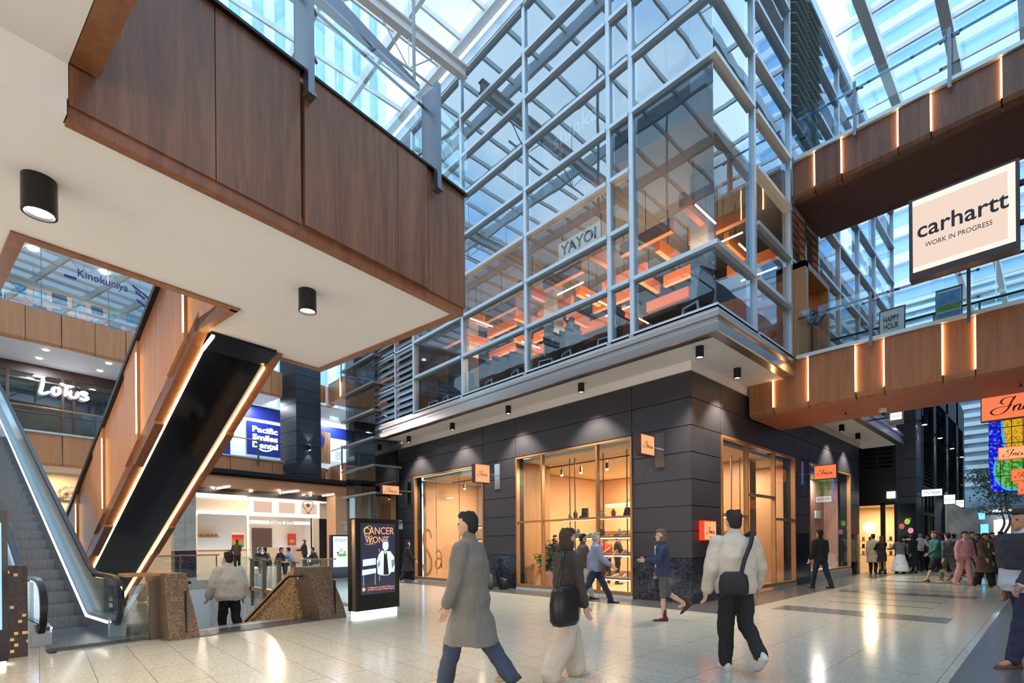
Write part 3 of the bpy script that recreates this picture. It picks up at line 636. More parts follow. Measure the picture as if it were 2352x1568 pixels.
for (x, y), lb in zip([(105, 803), (90, 822), (250, 834), (230, 851)], ['front left recessed ceiling light above the dark framed restaurant', 'back left recessed ceiling light above the dark framed restaurant', 'front right recessed ceiling light by the escalator handrail', 'back right recessed ceiling light by the escalator handrail']): recessed(x, y, 0, 9.74, lb, 'recessed lights in the first floor ceiling')
# Lotus front
QL = 31.2
b = MB(True)
b.box(.5, 11.6, QL, QL + .12, 9.3, 9.74); b.box(.5, 11.6, QL, QL + .1, 7.55, 7.62); b.box(.5, 11.6, QL, QL + .1, 9.0, 9.06); b.box(.5, 11.6, QL, QL + .1, 6.1, 6.2)
for p in (3.7, 5.55, 5.95, 8.6, 8.95, 11.5): b.box(p - .05, p + .05, QL - .02, QL + .12, 6.1, 9.3)
lf = S(b, 'window_90', mat('brown_frame', (.035, .016, .014), .4)); b = MB(True); b.box(.5, 11.6, QL + .04, QL + .05, 6.2, 9.3); b.obj('pane', M_GLC, lf)
b = MB(True); b.box(.5, 14.2, 35.5, 35.7, 6.1, 9.9); b.box(11.7, 11.9, QL, 35.5, 6.1, 9.9); S(b, 'wall_lotus_back', mat('lotus_back', (.09, .085, .08), .6, noise=.5, nscale=1.2))
b = MB(True); b.box(.5, 11.7, QL + .15, 35.5, 9.5, 9.6); S(b, 'ceiling_lotus', mat('lotus_ceiling', (.3, .29, .26), .6))
c = Q2(149, 893, QL - .12); ls = thing('restaurant_sign', W(c[0], c[1], c[2] - .35), 'glowing white hand-lettered LOTUS sign on the brown framed glazing', 'sign')
LOT = [[(.15, 2.0), (.1, 1.2), (-.05, .35), (.25, .3), (.7, .55)], [(1.25, 1.15), (.95, .95), (.95, .5), (1.2, .35), (1.45, .6), (1.45, 1.0), (1.25, 1.15)], [(1.5, 1.65), (2.0, 1.5), (2.7, 1.55)], [(2.1, 1.5), (2.0, .9), (1.95, .35)],
       [(2.4, 1.1), (2.35, .5), (2.6, .35), (2.9, .5), (3.0, 1.1)], [(3.0, 1.1), (2.98, .4)], [(3.9, 1.0), (3.5, 1.15), (3.3, .95), (3.75, .7), (3.85, .45), (3.55, .3), (3.15, .42)]]
b = MB(); script(b, LOT, W(c[0], c[1], c[2]), UX, 1.75, .3, .22, depth=.08); b.obj('letters', emis('sign_white', (.95, .9, 1), 5), ls)
for (x, y) in [(68, 867), (212, 892)]:
    c = Q2(x, y, 33); b = MB(True); b.lathe(c[0], 33, [(.02, 9.5), (.02, c[2] + .2), (.15, c[2]), (.12, c[2] - .1)], 14); o = b.obj('pendant_lamp', [M_LAMP], None, label='warm pendant lamp glowing %s of the hand-lettered sign' % ('left' if x < 100 else 'right'), cat='lamp', group='pendant lamps in the first floor restaurant')
# bookshop
b = MB(True)
for p in (2.2, 4.3, 6.5, 8.8): b.box(p - .01, p + .01, LB + .04, LB + .1, 11.12, 14.6)
b.box(.5, 14, LB + .02, LB + .12, 11.08, 11.14)
bw = S(b, 'window_91', M_STEELD); b = MB(True); b.box(.5, 9.2, LB + .06, LB + .072, 11.14, 14.6); b.obj('pane', glass('bookshop_glass', (.85, .97, .96), .14, 1.6), bw)
b = MB(True); b.box(.5, 13, 32.4, 32.6, 11.1, 13.7); S(b, 'wall_bookshop', mat('pink_wall', (.6, .36, .29), .7))
b = MB(True); b.box(.5, 13, 28, 33, 14.5, 14.6); b.box(.5, 13, 32.9, 33.0, 11.1, 14.5); S(b, 'ceiling_bookshop', mat('book_ceiling', (.6, .56, .5), .7))
b = MB(True); b.box(1, 12.6, 29.6, 30.0, 12.15, 12.2); b.box(1, 12.6, 29.6, 30, 11.5, 11.54)
for p in (1.1, 3.4, 5.8, 8.2, 10.4, 12.4): b.box(p - .03, p + .03, 29.62, 29.98, 11.1, 12.15)
b.obj('display_shelf', M_STEEL, None, label='long grey display shelf behind the bookshop glass', cat='shelf')
bk = [(1.25 + .66 * i, r, .5 - .12 * ((i * 7 + r * 3) % 3) / 3) for r in (0, 1) for i in range(17)]
cols = [(.05, .12, .16), (.7, .85, .85), (.1, .4, .6), (.6, .75, .7), (.03, .06, .08), (.8, .8, .7)]
mcol = [mat('book_cover_%d' % i, c, .5, noise=.5, nscale=6) for i, c in enumerate(cols)]
names = ['dark blue', 'pale green', 'bright blue', 'sage', 'near black', 'off white']
posn = ['leftmost on the upper shelf row', 'second on the upper shelf row']
for i, (pp, r, sz) in enumerate(bk):
    if r == 1 and i % 3 == 0: continue
    zb = 12.205 if r == 0 else 11.545; c = (pp,); sz = min(sz, .52)
    b = MB(True); b.hexa([(c[0] - sz * .5, 29.64, zb), (c[0] + sz * .5, 29.64, zb), (c[0] + sz * .5, 29.7, zb), (c[0] - sz * .5, 29.7, zb)], [(c[0] - sz * .5, 29.75, zb + sz), (c[0] + sz * .5, 29.75, zb + sz), (c[0] + sz * .5, 29.82, zb + sz), (c[0] - sz * .5, 29.82, zb + sz)])
    b.obj('book_display', mcol[(i * 5) % 6], None, label='%s book shown face out on the %s shelf behind the bookshop glass' % (names[(i * 5) % 6], ['upper', 'lower'][r]), cat='book', group='%s books face out on the %s bookshop shelf' % (names[(i * 5) % 6], ['upper', 'lower'][r]))
c = Q2(239, 646, LB - .02); bs = thing('shop_lettering', W(c[0], c[1], c[2] - .3), 'dark blue Kinokuniya lettering on the bookshop glass', 'sign')
m_blue = mat('deep_blue', (.012, .03, .25), .5); text('letters', 'Kinokuniya', W(c[0], LB + .03, c[2]), UX, 1.75, .42, m_blue, bs, .012)
c = Q2(162, 622, LB); b = MB(True); b.box(c[0] - .2, c[0] + .2, LB - .0, LB + .04, c[2] - .28, c[2] - .2); b.obj('underline', m_blue, bs)
for k, (x, y, r) in enumerate([(315, 662, .5), (322, 676, .45), (338, 680, .5), (325, 695, .5)]):
    c = Q2(x, y, LB); b = MB(True); b.prism([(c[0] - .18, c[2] + .14), (c[0] + .2, c[2] - .1), (c[0] + .17, c[2] - .16), (c[0] - .14, c[2] + .03)], 1, LB + .02, LB + .05); b.obj('bird_mark', m_blue, bs)
for x, y, lb in [(76, 582, 'left'), (240, 630, 'right')]:
    c = Q2(x, y, 30); b = MB(True); b.lathe(c[0], 30, [(.17, 14.48), (.17, 14.42)], 20); b.obj('ceiling_light', emis('bookshop_lamp', (1, 1, .92), 8), None, label='round white %s ceiling light in the bookshop' % lb, cat='ceiling light')
# ground floor behind the escalators
b = MB(True); b.box(.5, 9.6, 30.2, 30.4, 0, 4.8); S(b, 'wall_ground_left', mat('warm_wall', (.75, .58, .42), .6))
c = R2(30.15, 120, 1115, 186, 1150)
b = MB(True); b.box(*c[:2], 30.08, 30.19, c[2], c[3]); b.obj('wall_relief', mat('relief', (.5, .42, .33), .5, noise=.95, nscale=5), None, label='dark mottled relief panel on the ground floor wall behind the escalator', cat='wall panel')
# column
b = MB(True)
zz = 4.6; 
while zz < 14:
    b.box(14.42, 15.9, 26.45, 28.2, zz + .012, zz + .77); zz += .78
cl = S(b, 'wall_column', mat('navy_panel', (.02, .025, .035), .45, .2)); b = MB(True); b.box(14.46, 15.86, 26.5, 28.15, 4.6, 14); b.obj('core', M_BLACK, cl); b = MB(True); b.box(14.3, 15.95, 26.4, 28.2, 4.54, 4.6); b.obj('base_plate', M_CREAM, cl)
c = Q2(710, 1028, 26.4); t = thing('wall_light', W(c[0], 26.4, c[2]), 'small up and down wall light on the dark panelled column', 'wall light')
b = MB(True); b.cyl(c[0], 26.33, c[2] - .14, c[2] + .14, .07, 16); b.obj('body', M_BLKM, t); b = MB(True); b.cyl(c[0], 26.33, c[2] - .145, c[2] - .14, .055, 16); b.obj('lower_lens', M_LAMP, t); b = MB(True); b.cyl(c[0], 26.33, c[2] + .14, c[2] + .145, .055, 16); b.obj('upper_lens', M_LAMP, t)
for dz, rx in ((-.17, 0), (.17, pi)):
    l = bpy.data.lights.new('wall_spot', 'SPOT'); l.energy = 70; l.spot_size = 1.25; l.spot_blend = .5; l.shadow_soft_size = .04; o = bpy.data.objects.new('wall_spot', l); C.objects.link(o); o.parent = t; o.location = (0, -.1, dz); o.rotation_euler = (rx, 0, 0)
# right of the column: fascias and gallery coming forward
def gallery(z0, z1, lab):
    t = thing('gallery', (13.1, 28, z0), lab, 'balcony')
    b = MB(True); b.box(15.95, 17.1, 27.9, 28.1, z0 + .25, z1); b.obj('fascia_panel', M_WOODLIT, t)
    b = MB(); b.box(12.9, 13.2, 29.9, 30.5, z0 + .1, z1); b.obj('fascia_panel', M_WOODLIT, t)
    ys = [29.9, 28.4, 27.4, 26.4, 25.2]
    for a, e in zip(ys, ys[1:]): b = MB(); b.box(12.8, 12.9, e + .01, a - .01, z0 + .15, z1); b.obj('fascia_panel', M_WOODLIT, t)
    b = MB(); b.box(12.9, 14.6, 25.2, 29.9, z0 + .15, z1 - .02); b.obj('slab', M_WOODLIT, t)
    b = MB(); b.box(12.77, 12.79, 28.2, 28.24, z0 + .25, z1 - .05); b.obj('led_strip', M_LED, t)
    b = MB(); b.box(12.84, 12.855, 25.3, 29.8, z1 + .02, z1 + 1.05); b.obj('glass_panel', M_GLB, t)
    b = MB(); b.box(12.78, 12.9, 25.2, 29.9, z1, z1 + .05); b.obj('edge_channel', M_ALU, t)
    b = MB(); b.tube([(12.9, 25.2, z1 + 1.02), (12.9, 29.9, z1 + 1.02)], .03); b.obj('handrail', M_BRONZE, t)
    b = MB(); b.box(12.7, 12.76, 27.9, 27.98, z1 - .3, z1 + 1.05); b.obj('post', M_STEELD, t)
gallery(4.95, 6.08, 'first floor gallery with warm wooden edge, right of the dark column'); gallery(9.8, 11.08, 'second floor gallery with warm wooden edge, right of the dark column')
b = MB(True); b.box(15.95, 26, 28.1, 33.5, 9.85, 9.95); b.box(15.95, 26, 28.1, 33.5, 5.0, 5.1); S(b, 'ceiling_gallery', M_WHITE)
b = MB(True); b.box(15.95, 26, 28.1, 33.5, 5.9, 6.06); S(b, 'floor_gallery', M_DARKFL)
# dental clinic front
QD = 30.6; m_navy = mat('navy_blue', (.01, .025, .24), .4)
b = MB(True); b.box(11.9, 25, QD + .02, QD + .2, 6.1, 9.85); S(b, 'wall_dental', mat('dental_white', (.8, .8, .82), .5, emit=(.9, .92, 1), es=.35))
b = MB(True); b.box(11.9, 15.9, QD - .06, QD, 9.0, 9.75); b.box(15.9, 25, QD - .06, QD, 8.6, 9.35); b.box(11.95, 12.7, QD - .04, QD, 6.2, 8.95); S(b, 'wall_dental_band', m_navy)
p0, p1, z0, z1 = R2(QD - .1, 567, 965, 647, 1052)
ds = thing('clinic_sign', W((p0 + p1) / 2, QD - .1, z0), 'large navy board with glowing white Pacific Smiles Dental lettering and a smile', 'sign')
b = MB(True); b.box(p0, p1, QD - .12, QD - .03, z0, z1); b.obj('board', m_navy, ds)
m_sw = emis('dental_glow', (.88, .93, 1), 6)
for i, s_ in enumerate(['Pacific', 'Smiles', 'Dental']): text('letters', s_, W((p0 + p1) / 2 + .02, QD - .125, z1 - .42 - i * .46), UX, 1.5, .34, m_sw, ds, .03, off=.02)
cx_ = (p0 + p1) / 2; b = MB(True); b.tube([(cx_ + .5 * math.sin(a), QD - .14, z0 + .62 - .32 * math.cos(a)) for a in [(-1.0 + .2 * i) for i in range(11)]], .035, 6); b.obj('smile', m_sw, ds)
p0, p1, z0, z1 = R2(QD - .1, 762, 993, 797, 1062); b = MB(True); b.box(p0, p1, QD - .05, QD - .02, z0, z1); o = b.obj('window_poster', emis('poster_white', (.85, .9, 1), 1.2), None, label='white lit window poster with small blue Pacific Smiles Dental writing, right of the column', cat='poster')
text('letters', 'Pacific\nSmiles\nDental', W((p0 + p1) / 2 + .0, QD - .055, z0 + .4), UX, .55, .5, m_navy, o, .005)
p0, p1, z0, z1 = R2(QD - .1, 736, 990, 760, 1065)
b = MB(True); k = p0
while k < p1: b.box(k, k + .06, QD - .1, QD - .02, z0, z1); k += .11
b.obj('timber_slat_wall', M_OAK, None, label='strip of vertical timber slats beside the clinic doorway', cat='wall cladding')
c = Q2(733, 1010, QD - .2); b = MB(True); b.loft([[(c[0] + .42 * math.cos(a * pi / 12), y, c[2] + .42 * math.sin(a * pi / 12)) for a in range(24)] for y in (QD - .22, QD - .14)]); o = b.obj('round_sign', m_navy, None, label='round navy sign half hidden behind the dark column', cat='sign')
c = Q2(768, 961, 29.2); b = MB(True); b.box(c[0] - .3, c[0] + .3, 29.2, 29.24, c[2] - .12, c[2] + .12); o = b.obj('exit_sign', emis('exit_green', (.25, .9, .5), 2), None, label='green running man exit sign under the gallery ceiling', cat='exit sign')
b = MB(True); b.box(c[0] - .08, c[0] + .08, 29.19, 29.2, c[2] - .09, c[2] + .09); b.obj('pictogram', mat('ex_white', (.9, .9, .9), .5, emit=(1, 1, 1), es=1), o)
b = MB(True); b.tube([(c[0], 29.22, c[2] + .12), (c[0], 29.22, 9.85)], .01, 6); b.obj('hanger', M_STEEL, o)
# ground floor cafe
QT = 29.6
b = MB(True); b.box(9.4, 19, QT - .6, QT + .1, 4.2, 4.78); S(b, 'trim_cafe_head', M_BLACK)
mb_ = mat('slat_wood', (.4, .2, .1), .5)
b = MB(True); k = 24.4
while k < QT: b.box(9, 19.2, k, k + .07, 4.5, 4.6); k += .16
b.obj('slatted_ceiling', mb_, None, label='timber slatted ceiling over the seating before the cafe', cat='ceiling')
b = MB(True); b.box(9, 19.2, 24.2, QT, 4.72, 4.9); S(b, 'ceiling_cafe_front', M_BLACK)
for i, (x0, y0, x1, y1) in enumerate([(497, 1122, 528, 1116), (540, 1133, 574, 1127), (575, 1124, 590, 1137), (640, 1124, 650, 1140), (650, 1131, 686, 1126), (668, 1141, 700, 1135), (741, 1138, 767, 1134), (714, 1130, 714, 1145), (486, 1118, 510, 1131)]):
    a = loc2(*Zp(x0, y0, 4.48)[:2]); e = loc2(*Zp(x1, y1, 4.48)[:2]); 
    b = MB(True); b.bar((a[0], a[1], 4.46), (e[0], e[1], 4.46), .06, .05); b.obj('tube_light', M_LAMP, None, label='slim white light tube set in the slatted timber ceiling', cat='tube light', group='slim light tubes under the slatted timber ceiling')
p0, p1, z0, z1 = R2(QT, 450, 1131, 571, 1178); m_ivory = mat('ivory_panel', (.75, .66, .58), .5)
cf = thing('shopfront_header', W(13, QT, 3.2), 'cafe header with one long ivory panel and three glowing white panels with an egg logo', 'shopfront header')
b = MB(True); b.box(p0, p1, QT, QT + .1, 3.15, 4.2); b.obj('long_panel', m_ivory, cf)
b = MB(True); b.box(p0, p1 - .1, QT - .06, QT, 4.12, 4.18); b.box(p0, p1 - .1, QT - .06, QT, 3.17, 3.22); b.obj('light_line', M_LAMP, cf)
def glowpanel(name, mn, col, st, rim):  # panel lit from its edges
    m = bpy.data.materials.new(mn); m.use_nodes = True; nt = m.node_tree; nt.nodes.clear(); L = nt.links.new
    tc = N(nt, 'ShaderNodeTexCoord'); sp = N(nt, 'ShaderNodeSeparateXYZ'); L(tc.outputs['Generated'], sp.inputs[0])
    def e(o):
        a = N(nt, 'ShaderNodeMath', operation='SUBTRACT'); a.inputs[1].default_value = .5; L(o, a.inputs[0]); c = N(nt, 'ShaderNodeMath', operation='ABSOLUTE'); L(a.outputs[0], c.inputs[0]); return c
    return m
m_glow = emis('lightbox_white', (1, .84, .72), 1.15); m_glow2 = emis('lightbox_soft', (1, .68, .5), .7)
xs_ = [573, 631, 683, 733]
for i in range(3):
    a = Q2(xs_[i], 1160, QT)[0]; e = Q2(xs_[i + 1] - 1, 1160, QT)[0]
    b = MB(True); b.box(a, e, QT - .1, QT + .1, 3.12, 4.2); b.obj('light_panel', m_glow, cf)
    b = MB(True); b.box(a + .2, e - .2, QT - .115, QT - .1, 3.35, 3.98); b.obj('panel_face', m_glow2, cf)
c = Q2(709, 1162, QT - .2)
b = MB(True); sh = [(c[0] + r * math.cos(a) * 1.0, c[2] + .02 + r * math.sin(a)) for a, r in [(pi / 2 + .5, .33), (pi / 2 + 1.0, .38), (pi, .33), (pi + .5, .28), (pi * 1.5, .42), (2 * pi - .5, .28), (0, .33), (pi / 2 - 1.0, .38), (pi / 2 - .5, .33)]]
ring = catmull([(x, QT - .14, z) for x, z in sh + sh[:1]], 4); b.tube(ring, .016, 6); b.obj('logo_outline', M_BLACK, cf)
b = MB(True); b.sph((c[0], QT - .13, c[2] + .05), .13, 14, 9, (1, .2, 1)); b.obj('logo_yolk', mat('yolk', (.45, .13, .02), .4), cf)
b = MB(True); b.sph((c[0], QT - .13, c[2] - .44), .13, 14, 7, (1.2, .2, .35)); b.obj('logo_base', mat('logo_gold', (.5, .25, .06), .4), cf)
p2, p3 = Q2(733, 1160, QT)[0], Q2(772, 1160, QT)[0]
b = MB(True); b.box(p2, p3, QT, QT + .1, 3.1, 4.1); S(b, 'trim_cafe_right', m_ivory)
b = MB(True)
for x in (450, 569, 720): a = Q2(x, 1200, QT)[0]; b.box(a - .05, a + .08, QT, QT + .08, 0, 3.15)
a = Q2(732, 1200, QT)[0]; b.box(a - .25, a, QT - .05, QT + .2, 0, 3.15)
S(b, 'trim_cafe_posts', M_WHITE)
a = Q2(733, 1200, QT)[0]; e = Q2(770, 1200, QT)[0]
b = MB(True); b.box(a + .1, e + .1, QT + 1.0, QT + 1.2, 0, 3.3); S(b, 'door_1', M_BLACK)
a = Q2(771, 1200, 28)[0]; b = MB(True); b.box(a, a + 1.0, 28, 29, 0, 4.9); S(b, 'wall_stone_pillar', mat('sand_stone', (.5, .33, .21), .6))
a = Q2(400, 1200, 26)[0]; e = Q2(450, 1200, 26)[0]
b = MB(True); k = .0
for zz in [1.25 + .62 * i for i in range(6)]:
    for pp in (a, (a + e) / 2): b.box(pp + .006, pp + (e - a) / 2 - .006, 26, 26.4, zz + .006, zz + .614)
S(b, 'wall_tiled_pier', mat('pale_stone', (.5, .5, .44), .5, noise=.2, nscale=3))
b = MB(True); b.box(a, e, 25.97, 26.4, 0, 1.24); S(b, 'baseboard_pier', M_GRAN)
# cafe interior
b = MB(True); b.box(10.4, 19.4, 34.4, 34.6, 0, 4.3); b.box(10.3, 10.4, QT + .1, 34.4, 0, 4.3); b.box(19.3, 19.4, QT + .1, 34.4, 0, 4.3); S(b, 'wall_cafe', mat('cafe_cream', (.85, .74, .62), .6))
b = MB(True); b.box(10.45, 19.25, QT + .2, 34.3, 4.0, 4.1); S(b, 'ceiling_cafe', M_WHITE)
for (n_, x, col) in [('green', 462, (.45, .6, .1)), ('yellow', 480, (.85, .6, .1)), ('amber', 498, (.8, .4, .08)), ('red', 520, (.7, .12, .05))]:
    c = Q2(x, 1190, 32.5); b = MB(True); b.box(c[0] - .45, c[0] + .45, 32.5, 32.53, 3.35, 3.98); b.obj('ceiling_banner', mat('ban_' + n_, col, .6), None, label='%s hanging board near the top of the cafe' % n_, cat='banner')
c = R2(31, 575, 1194, 712, 1205); t = thing('cafe_sign', W((c[0] + c[1]) / 2, 31, 2.9), 'long glowing white light bar reading Toastie Smith inside the cafe', 'sign')
b = MB(True); b.box(c[0], c[1], 31, 31.12, c[2], c[3]); b.obj('light_bar', emis('bar_white', (1, .9, .8), 1.3), t); text('letters', 'TOASTIE SMITH', W((c[0] + c[1]) / 2, 30.99, (c[2] + c[3]) / 2), UX, 1.6, .2, mat('grey_letter', (.05, .05, .05), .5), t, .01)
b = MB(True)
for f in (.2, .8): pp = c[0] + (c[1] - c[0]) * f; b.tube([(pp, 31.06, c[3]), (pp, 31.06, 4.0)], .01, 6)
b.obj('hanging_rods', M_STEEL, t)
b = MB(True); b.box(10.6, 14.2, 31.6, 32.3, 0, 1.15); o = b.obj('cafe_counter', M_WHITE, None, label='white cafe counter at the left behind the glass', cat='counter'); b = MB(True); b.box(10.55, 14.25, 31.55, 32.35, 1.15, 1.2); b.obj('counter_top', M_OAK, o)
b = MB(True); b.box(15.3, 18.2, 32.2, 33, 0, 1.3); b.obj('service_counter', m_ivory, None, label='ivory service counter at the right side of the cafe', cat='counter')
b = MB(True); b.box(15.6, 16.9, 34.3, 34.38, 0, 2.6); b.obj('kitchen_opening', mat('kitchen_dark', (.12, .07, .05), .6), None, label='dark brown kitchen opening behind the service counter', cat='wall opening')
for i, x in enumerate((465, 500)):
    c = Q2(x, 1232, 33); b = MB(True); b.box(c[0] - .5, c[0] + .5, 33.9, 34.35, 1.95, 2.0); b.obj('wall_shelf', M_OAK, None, label='%s short oak shelf of food on the cafe wall' % ['left', 'right'][i], cat='shelf')
    for k in range(4):
        b = MB(True); b.sph((c[0] - .36 + k * .24, 34.1, 2.1), .1, 8, 6, (1, 1, 1)); b.obj('bread_roll', mat('bread%d%d' % (i, k), (.6 + .05 * k, .32 + .04 * k, .05), .6), None, label='round loaf on the %s oak shelf in the cafe' % ['left', 'right'][i], cat='bread', group='round loaves on the %s oak shelf' % ['left', 'right'][i])
def poster(q, x0, y0, x1, y1, m, lab, th=.04, **k):
    p0, p1, z0, z1 = R2(q, x0, y0, x1, y1); b = MB(True); b.box(p0, p1, q, q + th, z0, z1); o = b.obj('poster', m, None, label=lab, cat='poster'); return o, (p0, p1, z0, z1)
o, r = poster(33, 532, 1222, 560, 1262, M_WHITE, 'cafe menu poster with red, orange and green stripes')
for k, cc in enumerate([(.6, .02, .02), (.7, .08, .03), (.7, .3, .02), (.3, .5, .05), (.05, .4, .1)]):
    b = MB(True); h_ = (r[3] - r[2]) / 7; b.box(r[0], r[1], 32.985, 33, r[3] - h_ * (k + 2) + .02, r[3] - h_ * (k + 1)); b.obj('stripe', mat('stripe%d' % k, cc, .5), o)
o, r = poster(34.2, 661, 1225, 680, 1252, mat('red_poster', (.7, .06, .04), .5), 'red food poster on the back wall of the cafe')
b = MB(True); b.sph(((r[0] + r[1]) / 2, 34.19, r[2] + .3), .2, 10, 6, (1, .1, .7)); b.obj('burger_picture', mat('bun', (.75, .35, .1), .5), o)
for (x, y, dx) in [(620, 2.5, 0), (720, 1.5, 0)]: pass
for nm, p, q, pw in [('cafe', 13, 32, 60), ('cafe', 17, 32, 50), ('dental', 14, 29.4, 130), ('dental', 19, 30, 130), ('lotus', 5, 29.5, 260), ('books', 6, 30.5, 70), ('lotusin', 6, 33.5, 60), ('groundl', 5, 29, 110)]:
    z = {'cafe': 3.95, 'dental': 9.7, 'lotus': 9.68, 'books': 14.4, 'lotusin': 9.4, 'groundl': 4.7}[nm]
    col = {'cafe': (1, .7, .46), 'dental': (.9, .93, 1), 'lotus': (1, .93, .95), 'books': (1, .98, .92), 'lotusin': (1, .8, .6), 'groundl': (1, .7, .4)}[nm]
    area('ceiling_lamp', W(p, q, z), (0, 0, 0), 3.5, 2, pw, col)
area('ceiling_lamp', W(13.5, 27, 4.42), (0, 0, 0), 6, 3, 300, (1, .68, .4))
# ============================================================ GLASS LIFT
lt = thing('glass_lift_shaft', (10.1, 19.5, 0), 'glazed lift shaft with horizontal steel rings and a dark core, beside the shop wall', 'lift shaft')
b = MB(); b.box(9.66, 9.68, 18.2, 20.8, 2.1, 16); b.box(9.68, 10.7, 18.2, 18.22, 2.1, 16); b.box(9.68, 10.7, 20.78, 20.8, 2.1, 16); b.obj('shaft_glass', glass('smoke_glass', (.45, .5, .52), .1, 1.6), lt)
b = MB(); b.box(10.0, 10.75, 18.3, 19.0, 0, 16); b.obj('core', M_BLKG, lt)
b = MB(); b.box(10.0, 10.75, 20.1, 20.7, 0, 16); b.obj('core', M_BLACK, lt)
for k in range(13):
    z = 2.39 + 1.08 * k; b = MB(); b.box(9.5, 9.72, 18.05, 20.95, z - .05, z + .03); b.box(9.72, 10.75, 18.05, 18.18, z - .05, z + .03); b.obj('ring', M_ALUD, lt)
b = MB(); b.box(9.6, 10.8, 18.1, 20.9, 2.05, 2.3); b.obj('canopy_edge', mat('teal_glass_edge', (.2, .45, .46), .2), lt)
b = MB(); b.box(9.75, 10.7, 18.3, 20.7, 5.2, 7.6); b.obj('lift_car', glass('car_glass', (.25, .28, .3), .1, 1.6), lt)
# ============================================================ SHOP: window frames, panes
def frame(n, ax, u0, u1, z0, z1, vs, hs, m=M_BRONZE, d=.1, w_=.055, pane=M_GLC):
    """shop window; ax 'A' lies in x=XA, 'B' in y=YB. hs: (u0,u1,z)"""
    f = MB(); p = MB()
    def bx(mb, a, b, c, e, d0, d1): (mb.box(XA + d0, XA + d1, a, b, c, e) if ax == 'A' else mb.box(a, b, YB + d0, YB + d1, c, e))
    bx(f, u0, u0 + w_, z0, z1, -.03, d); bx(f, u1 - w_, u1, z0, z1, -.03, d)
    bx(f, u0 + w_, u1 - w_, z1 - w_, z1, -.03, d); bx(f, u0 + w_, u1 - w_, z0, z0 + .09, -.03, d)
    for v in vs: bx(f, v - w_ / 2, v + w_ / 2, z0 + .09, z1 - w_, -.02, d)
    for a, b, z in hs: bx(f, a + w_ / 2, b - w_ / 2, z - w_ / 2, z + w_ / 2, -.015, d - .01)
    o = S(f, 'window_%d' % n, m); bx(p, u0 + w_, u1 - w_, z0 + .09, z1 - w_, .03, .042); p.obj('pane', pane, o)
    return o
wA1 = frame(60, 'A', 13.2, 17.52, .06, 4.13, [], [])
b = MB()
for y in (14.6, 16.05): b.box(XA + .02, XA + .05, y - .008, y + .008, .2, 4.05)
b.obj('glass_joint', M_STEEL, wA1)
frame(61, 'A', 7.3, 11.58, .08, 4.13, [8.42, 10.46], [(7.3, 8.42, 2.1), (8.42, 10.46, 2.1), (10.46, 11.58, 2.1)])
wB1 = frame(62, 'B', 12.5, 17.8, .1, 4.13, [14.12, 16.08], [(12.5, 14.12, 2.12), (14.12, 16.08, 2.73), (16.08, 17.8, 2.1)], w_=.07)
frame(63, 'B', 19.18, 24.25, .3, 4.13, [], [])
b = MB(); b.box(19.18, 24.25, YB - .05, YB + .1, 0, .3); b.box(16.1, 17.8, YB - .04, YB + .1, 0, .1); S(b, 'baseboard_window', mat('grey_kick', (.4, .4, .38), .4))
b = MB(); b.box(XA - .05, XA + .1, 7.3, 11.58, 0, .07); b.box(XA - .05, XA + .1, 13.2, 17.52, 0, .055); S(b, 'baseboard_steel', M_ALU)
# shop interior shell
b = MB(); b.box(XA + .36, 18.9, YB + .36, 17.4, 4.02, 4.12); S(b, 'ceiling_shop', mat('shop_ceiling', (.85, .66, .45), .6))
b = MB(); b.box(XA + .36, 18.9, YB + .36, 17.4, .0, .02); S(b, 'floor_shop', mat('shop_floor', (.62, .42, .26), .3))
b = MB(); b.box(17.2, 17.4, 8.6, 17.3, .02, 4.0); b.box(XA + .4, 17.2, 17.3, 17.5, .02, 4.0); b.box(18.75, 18.9, YB + .4, 17.4, .02, 4); b.box(13.2, 17.2, 13.0, 13.1, .02, 4); S(b, 'wall_shop_interior', M_INT_OR)
b = MB(); b.box(XA + .36, 12.6, 11.62, 13.15, .02, 4.0); S(b, 'wall_shop_timber', M_OAK)
b = MB(); b.box(16.95, 17.18, 8.7, 12.6, 1.9, 3.0); b.box(14.3, 15.18, 13.4, 15.6, .02, 3.9); b.box(16.95, 17.18, 8.7, 12.6, .3, 1.5); S(b, 'wall_shop_niche', M_INT_CR)
b = MB(); b.box(14.0, 14.5, 15.7, 17.2, .02, 3.9); S(b, 'wall_shop_grey', mat('grey_panel', (.4, .33, .3), .5))
b = MB(); b.box(16.3, 17.0, 6.6, 6.7, .02, 4.0); b.box(16.25, 16.35, 6.5, 9, .02, 4); S(b, 'wall_shop_side', M_OAK)
for x, y, pw in [(12.9, 9.4, 230), (16, 10.2, 170), (12.8, 15.2, 160), (14.6, 7.2, 170), (17.6, 7.6, 90)]: area('ceiling_lamp', (x, y, 3.98), (0, 0, 0), 1.6, 2.6, pw, (1, .77, .54))
m_brown = mat('shelf_brown', (.3, .15, .08), .45); m_rod = mat('shelf_rod', (.13, .08, .06), .4, .5)
def rack(loc, L_, zs, rods, axis, lab, deep=.42):
    t = thing('display_rack', loc, lab, 'shelf unit'); x, y, _ = loc
    for z in zs:
        b = MB(); (b.box(x, x + deep, y, y + L_, z - .05, z) if axis == 'A' else b.box(x, x + L_, y, y + deep, z - .05, z)); b.obj('shelf', m_brown, t)
        b = MB(); (b.box(x + .02, x + .05, y + .05, y + L_ - .05, z - .075, z - .052) if axis == 'A' else b.box(x + .05, x + L_ - .05, y + .02, y + .05, z - .075, z - .052)); b.obj('shelf_light', M_LED2, t)
    for r in rods:
        b = MB(); (b.cyl(x + .05, y + r, .02, 4.0, .016, 8) if axis == 'A' else b.cyl(x + r, y + .05, .02, 4.0, .016, 8)); b.obj('rod', m_rod, t)
    return t
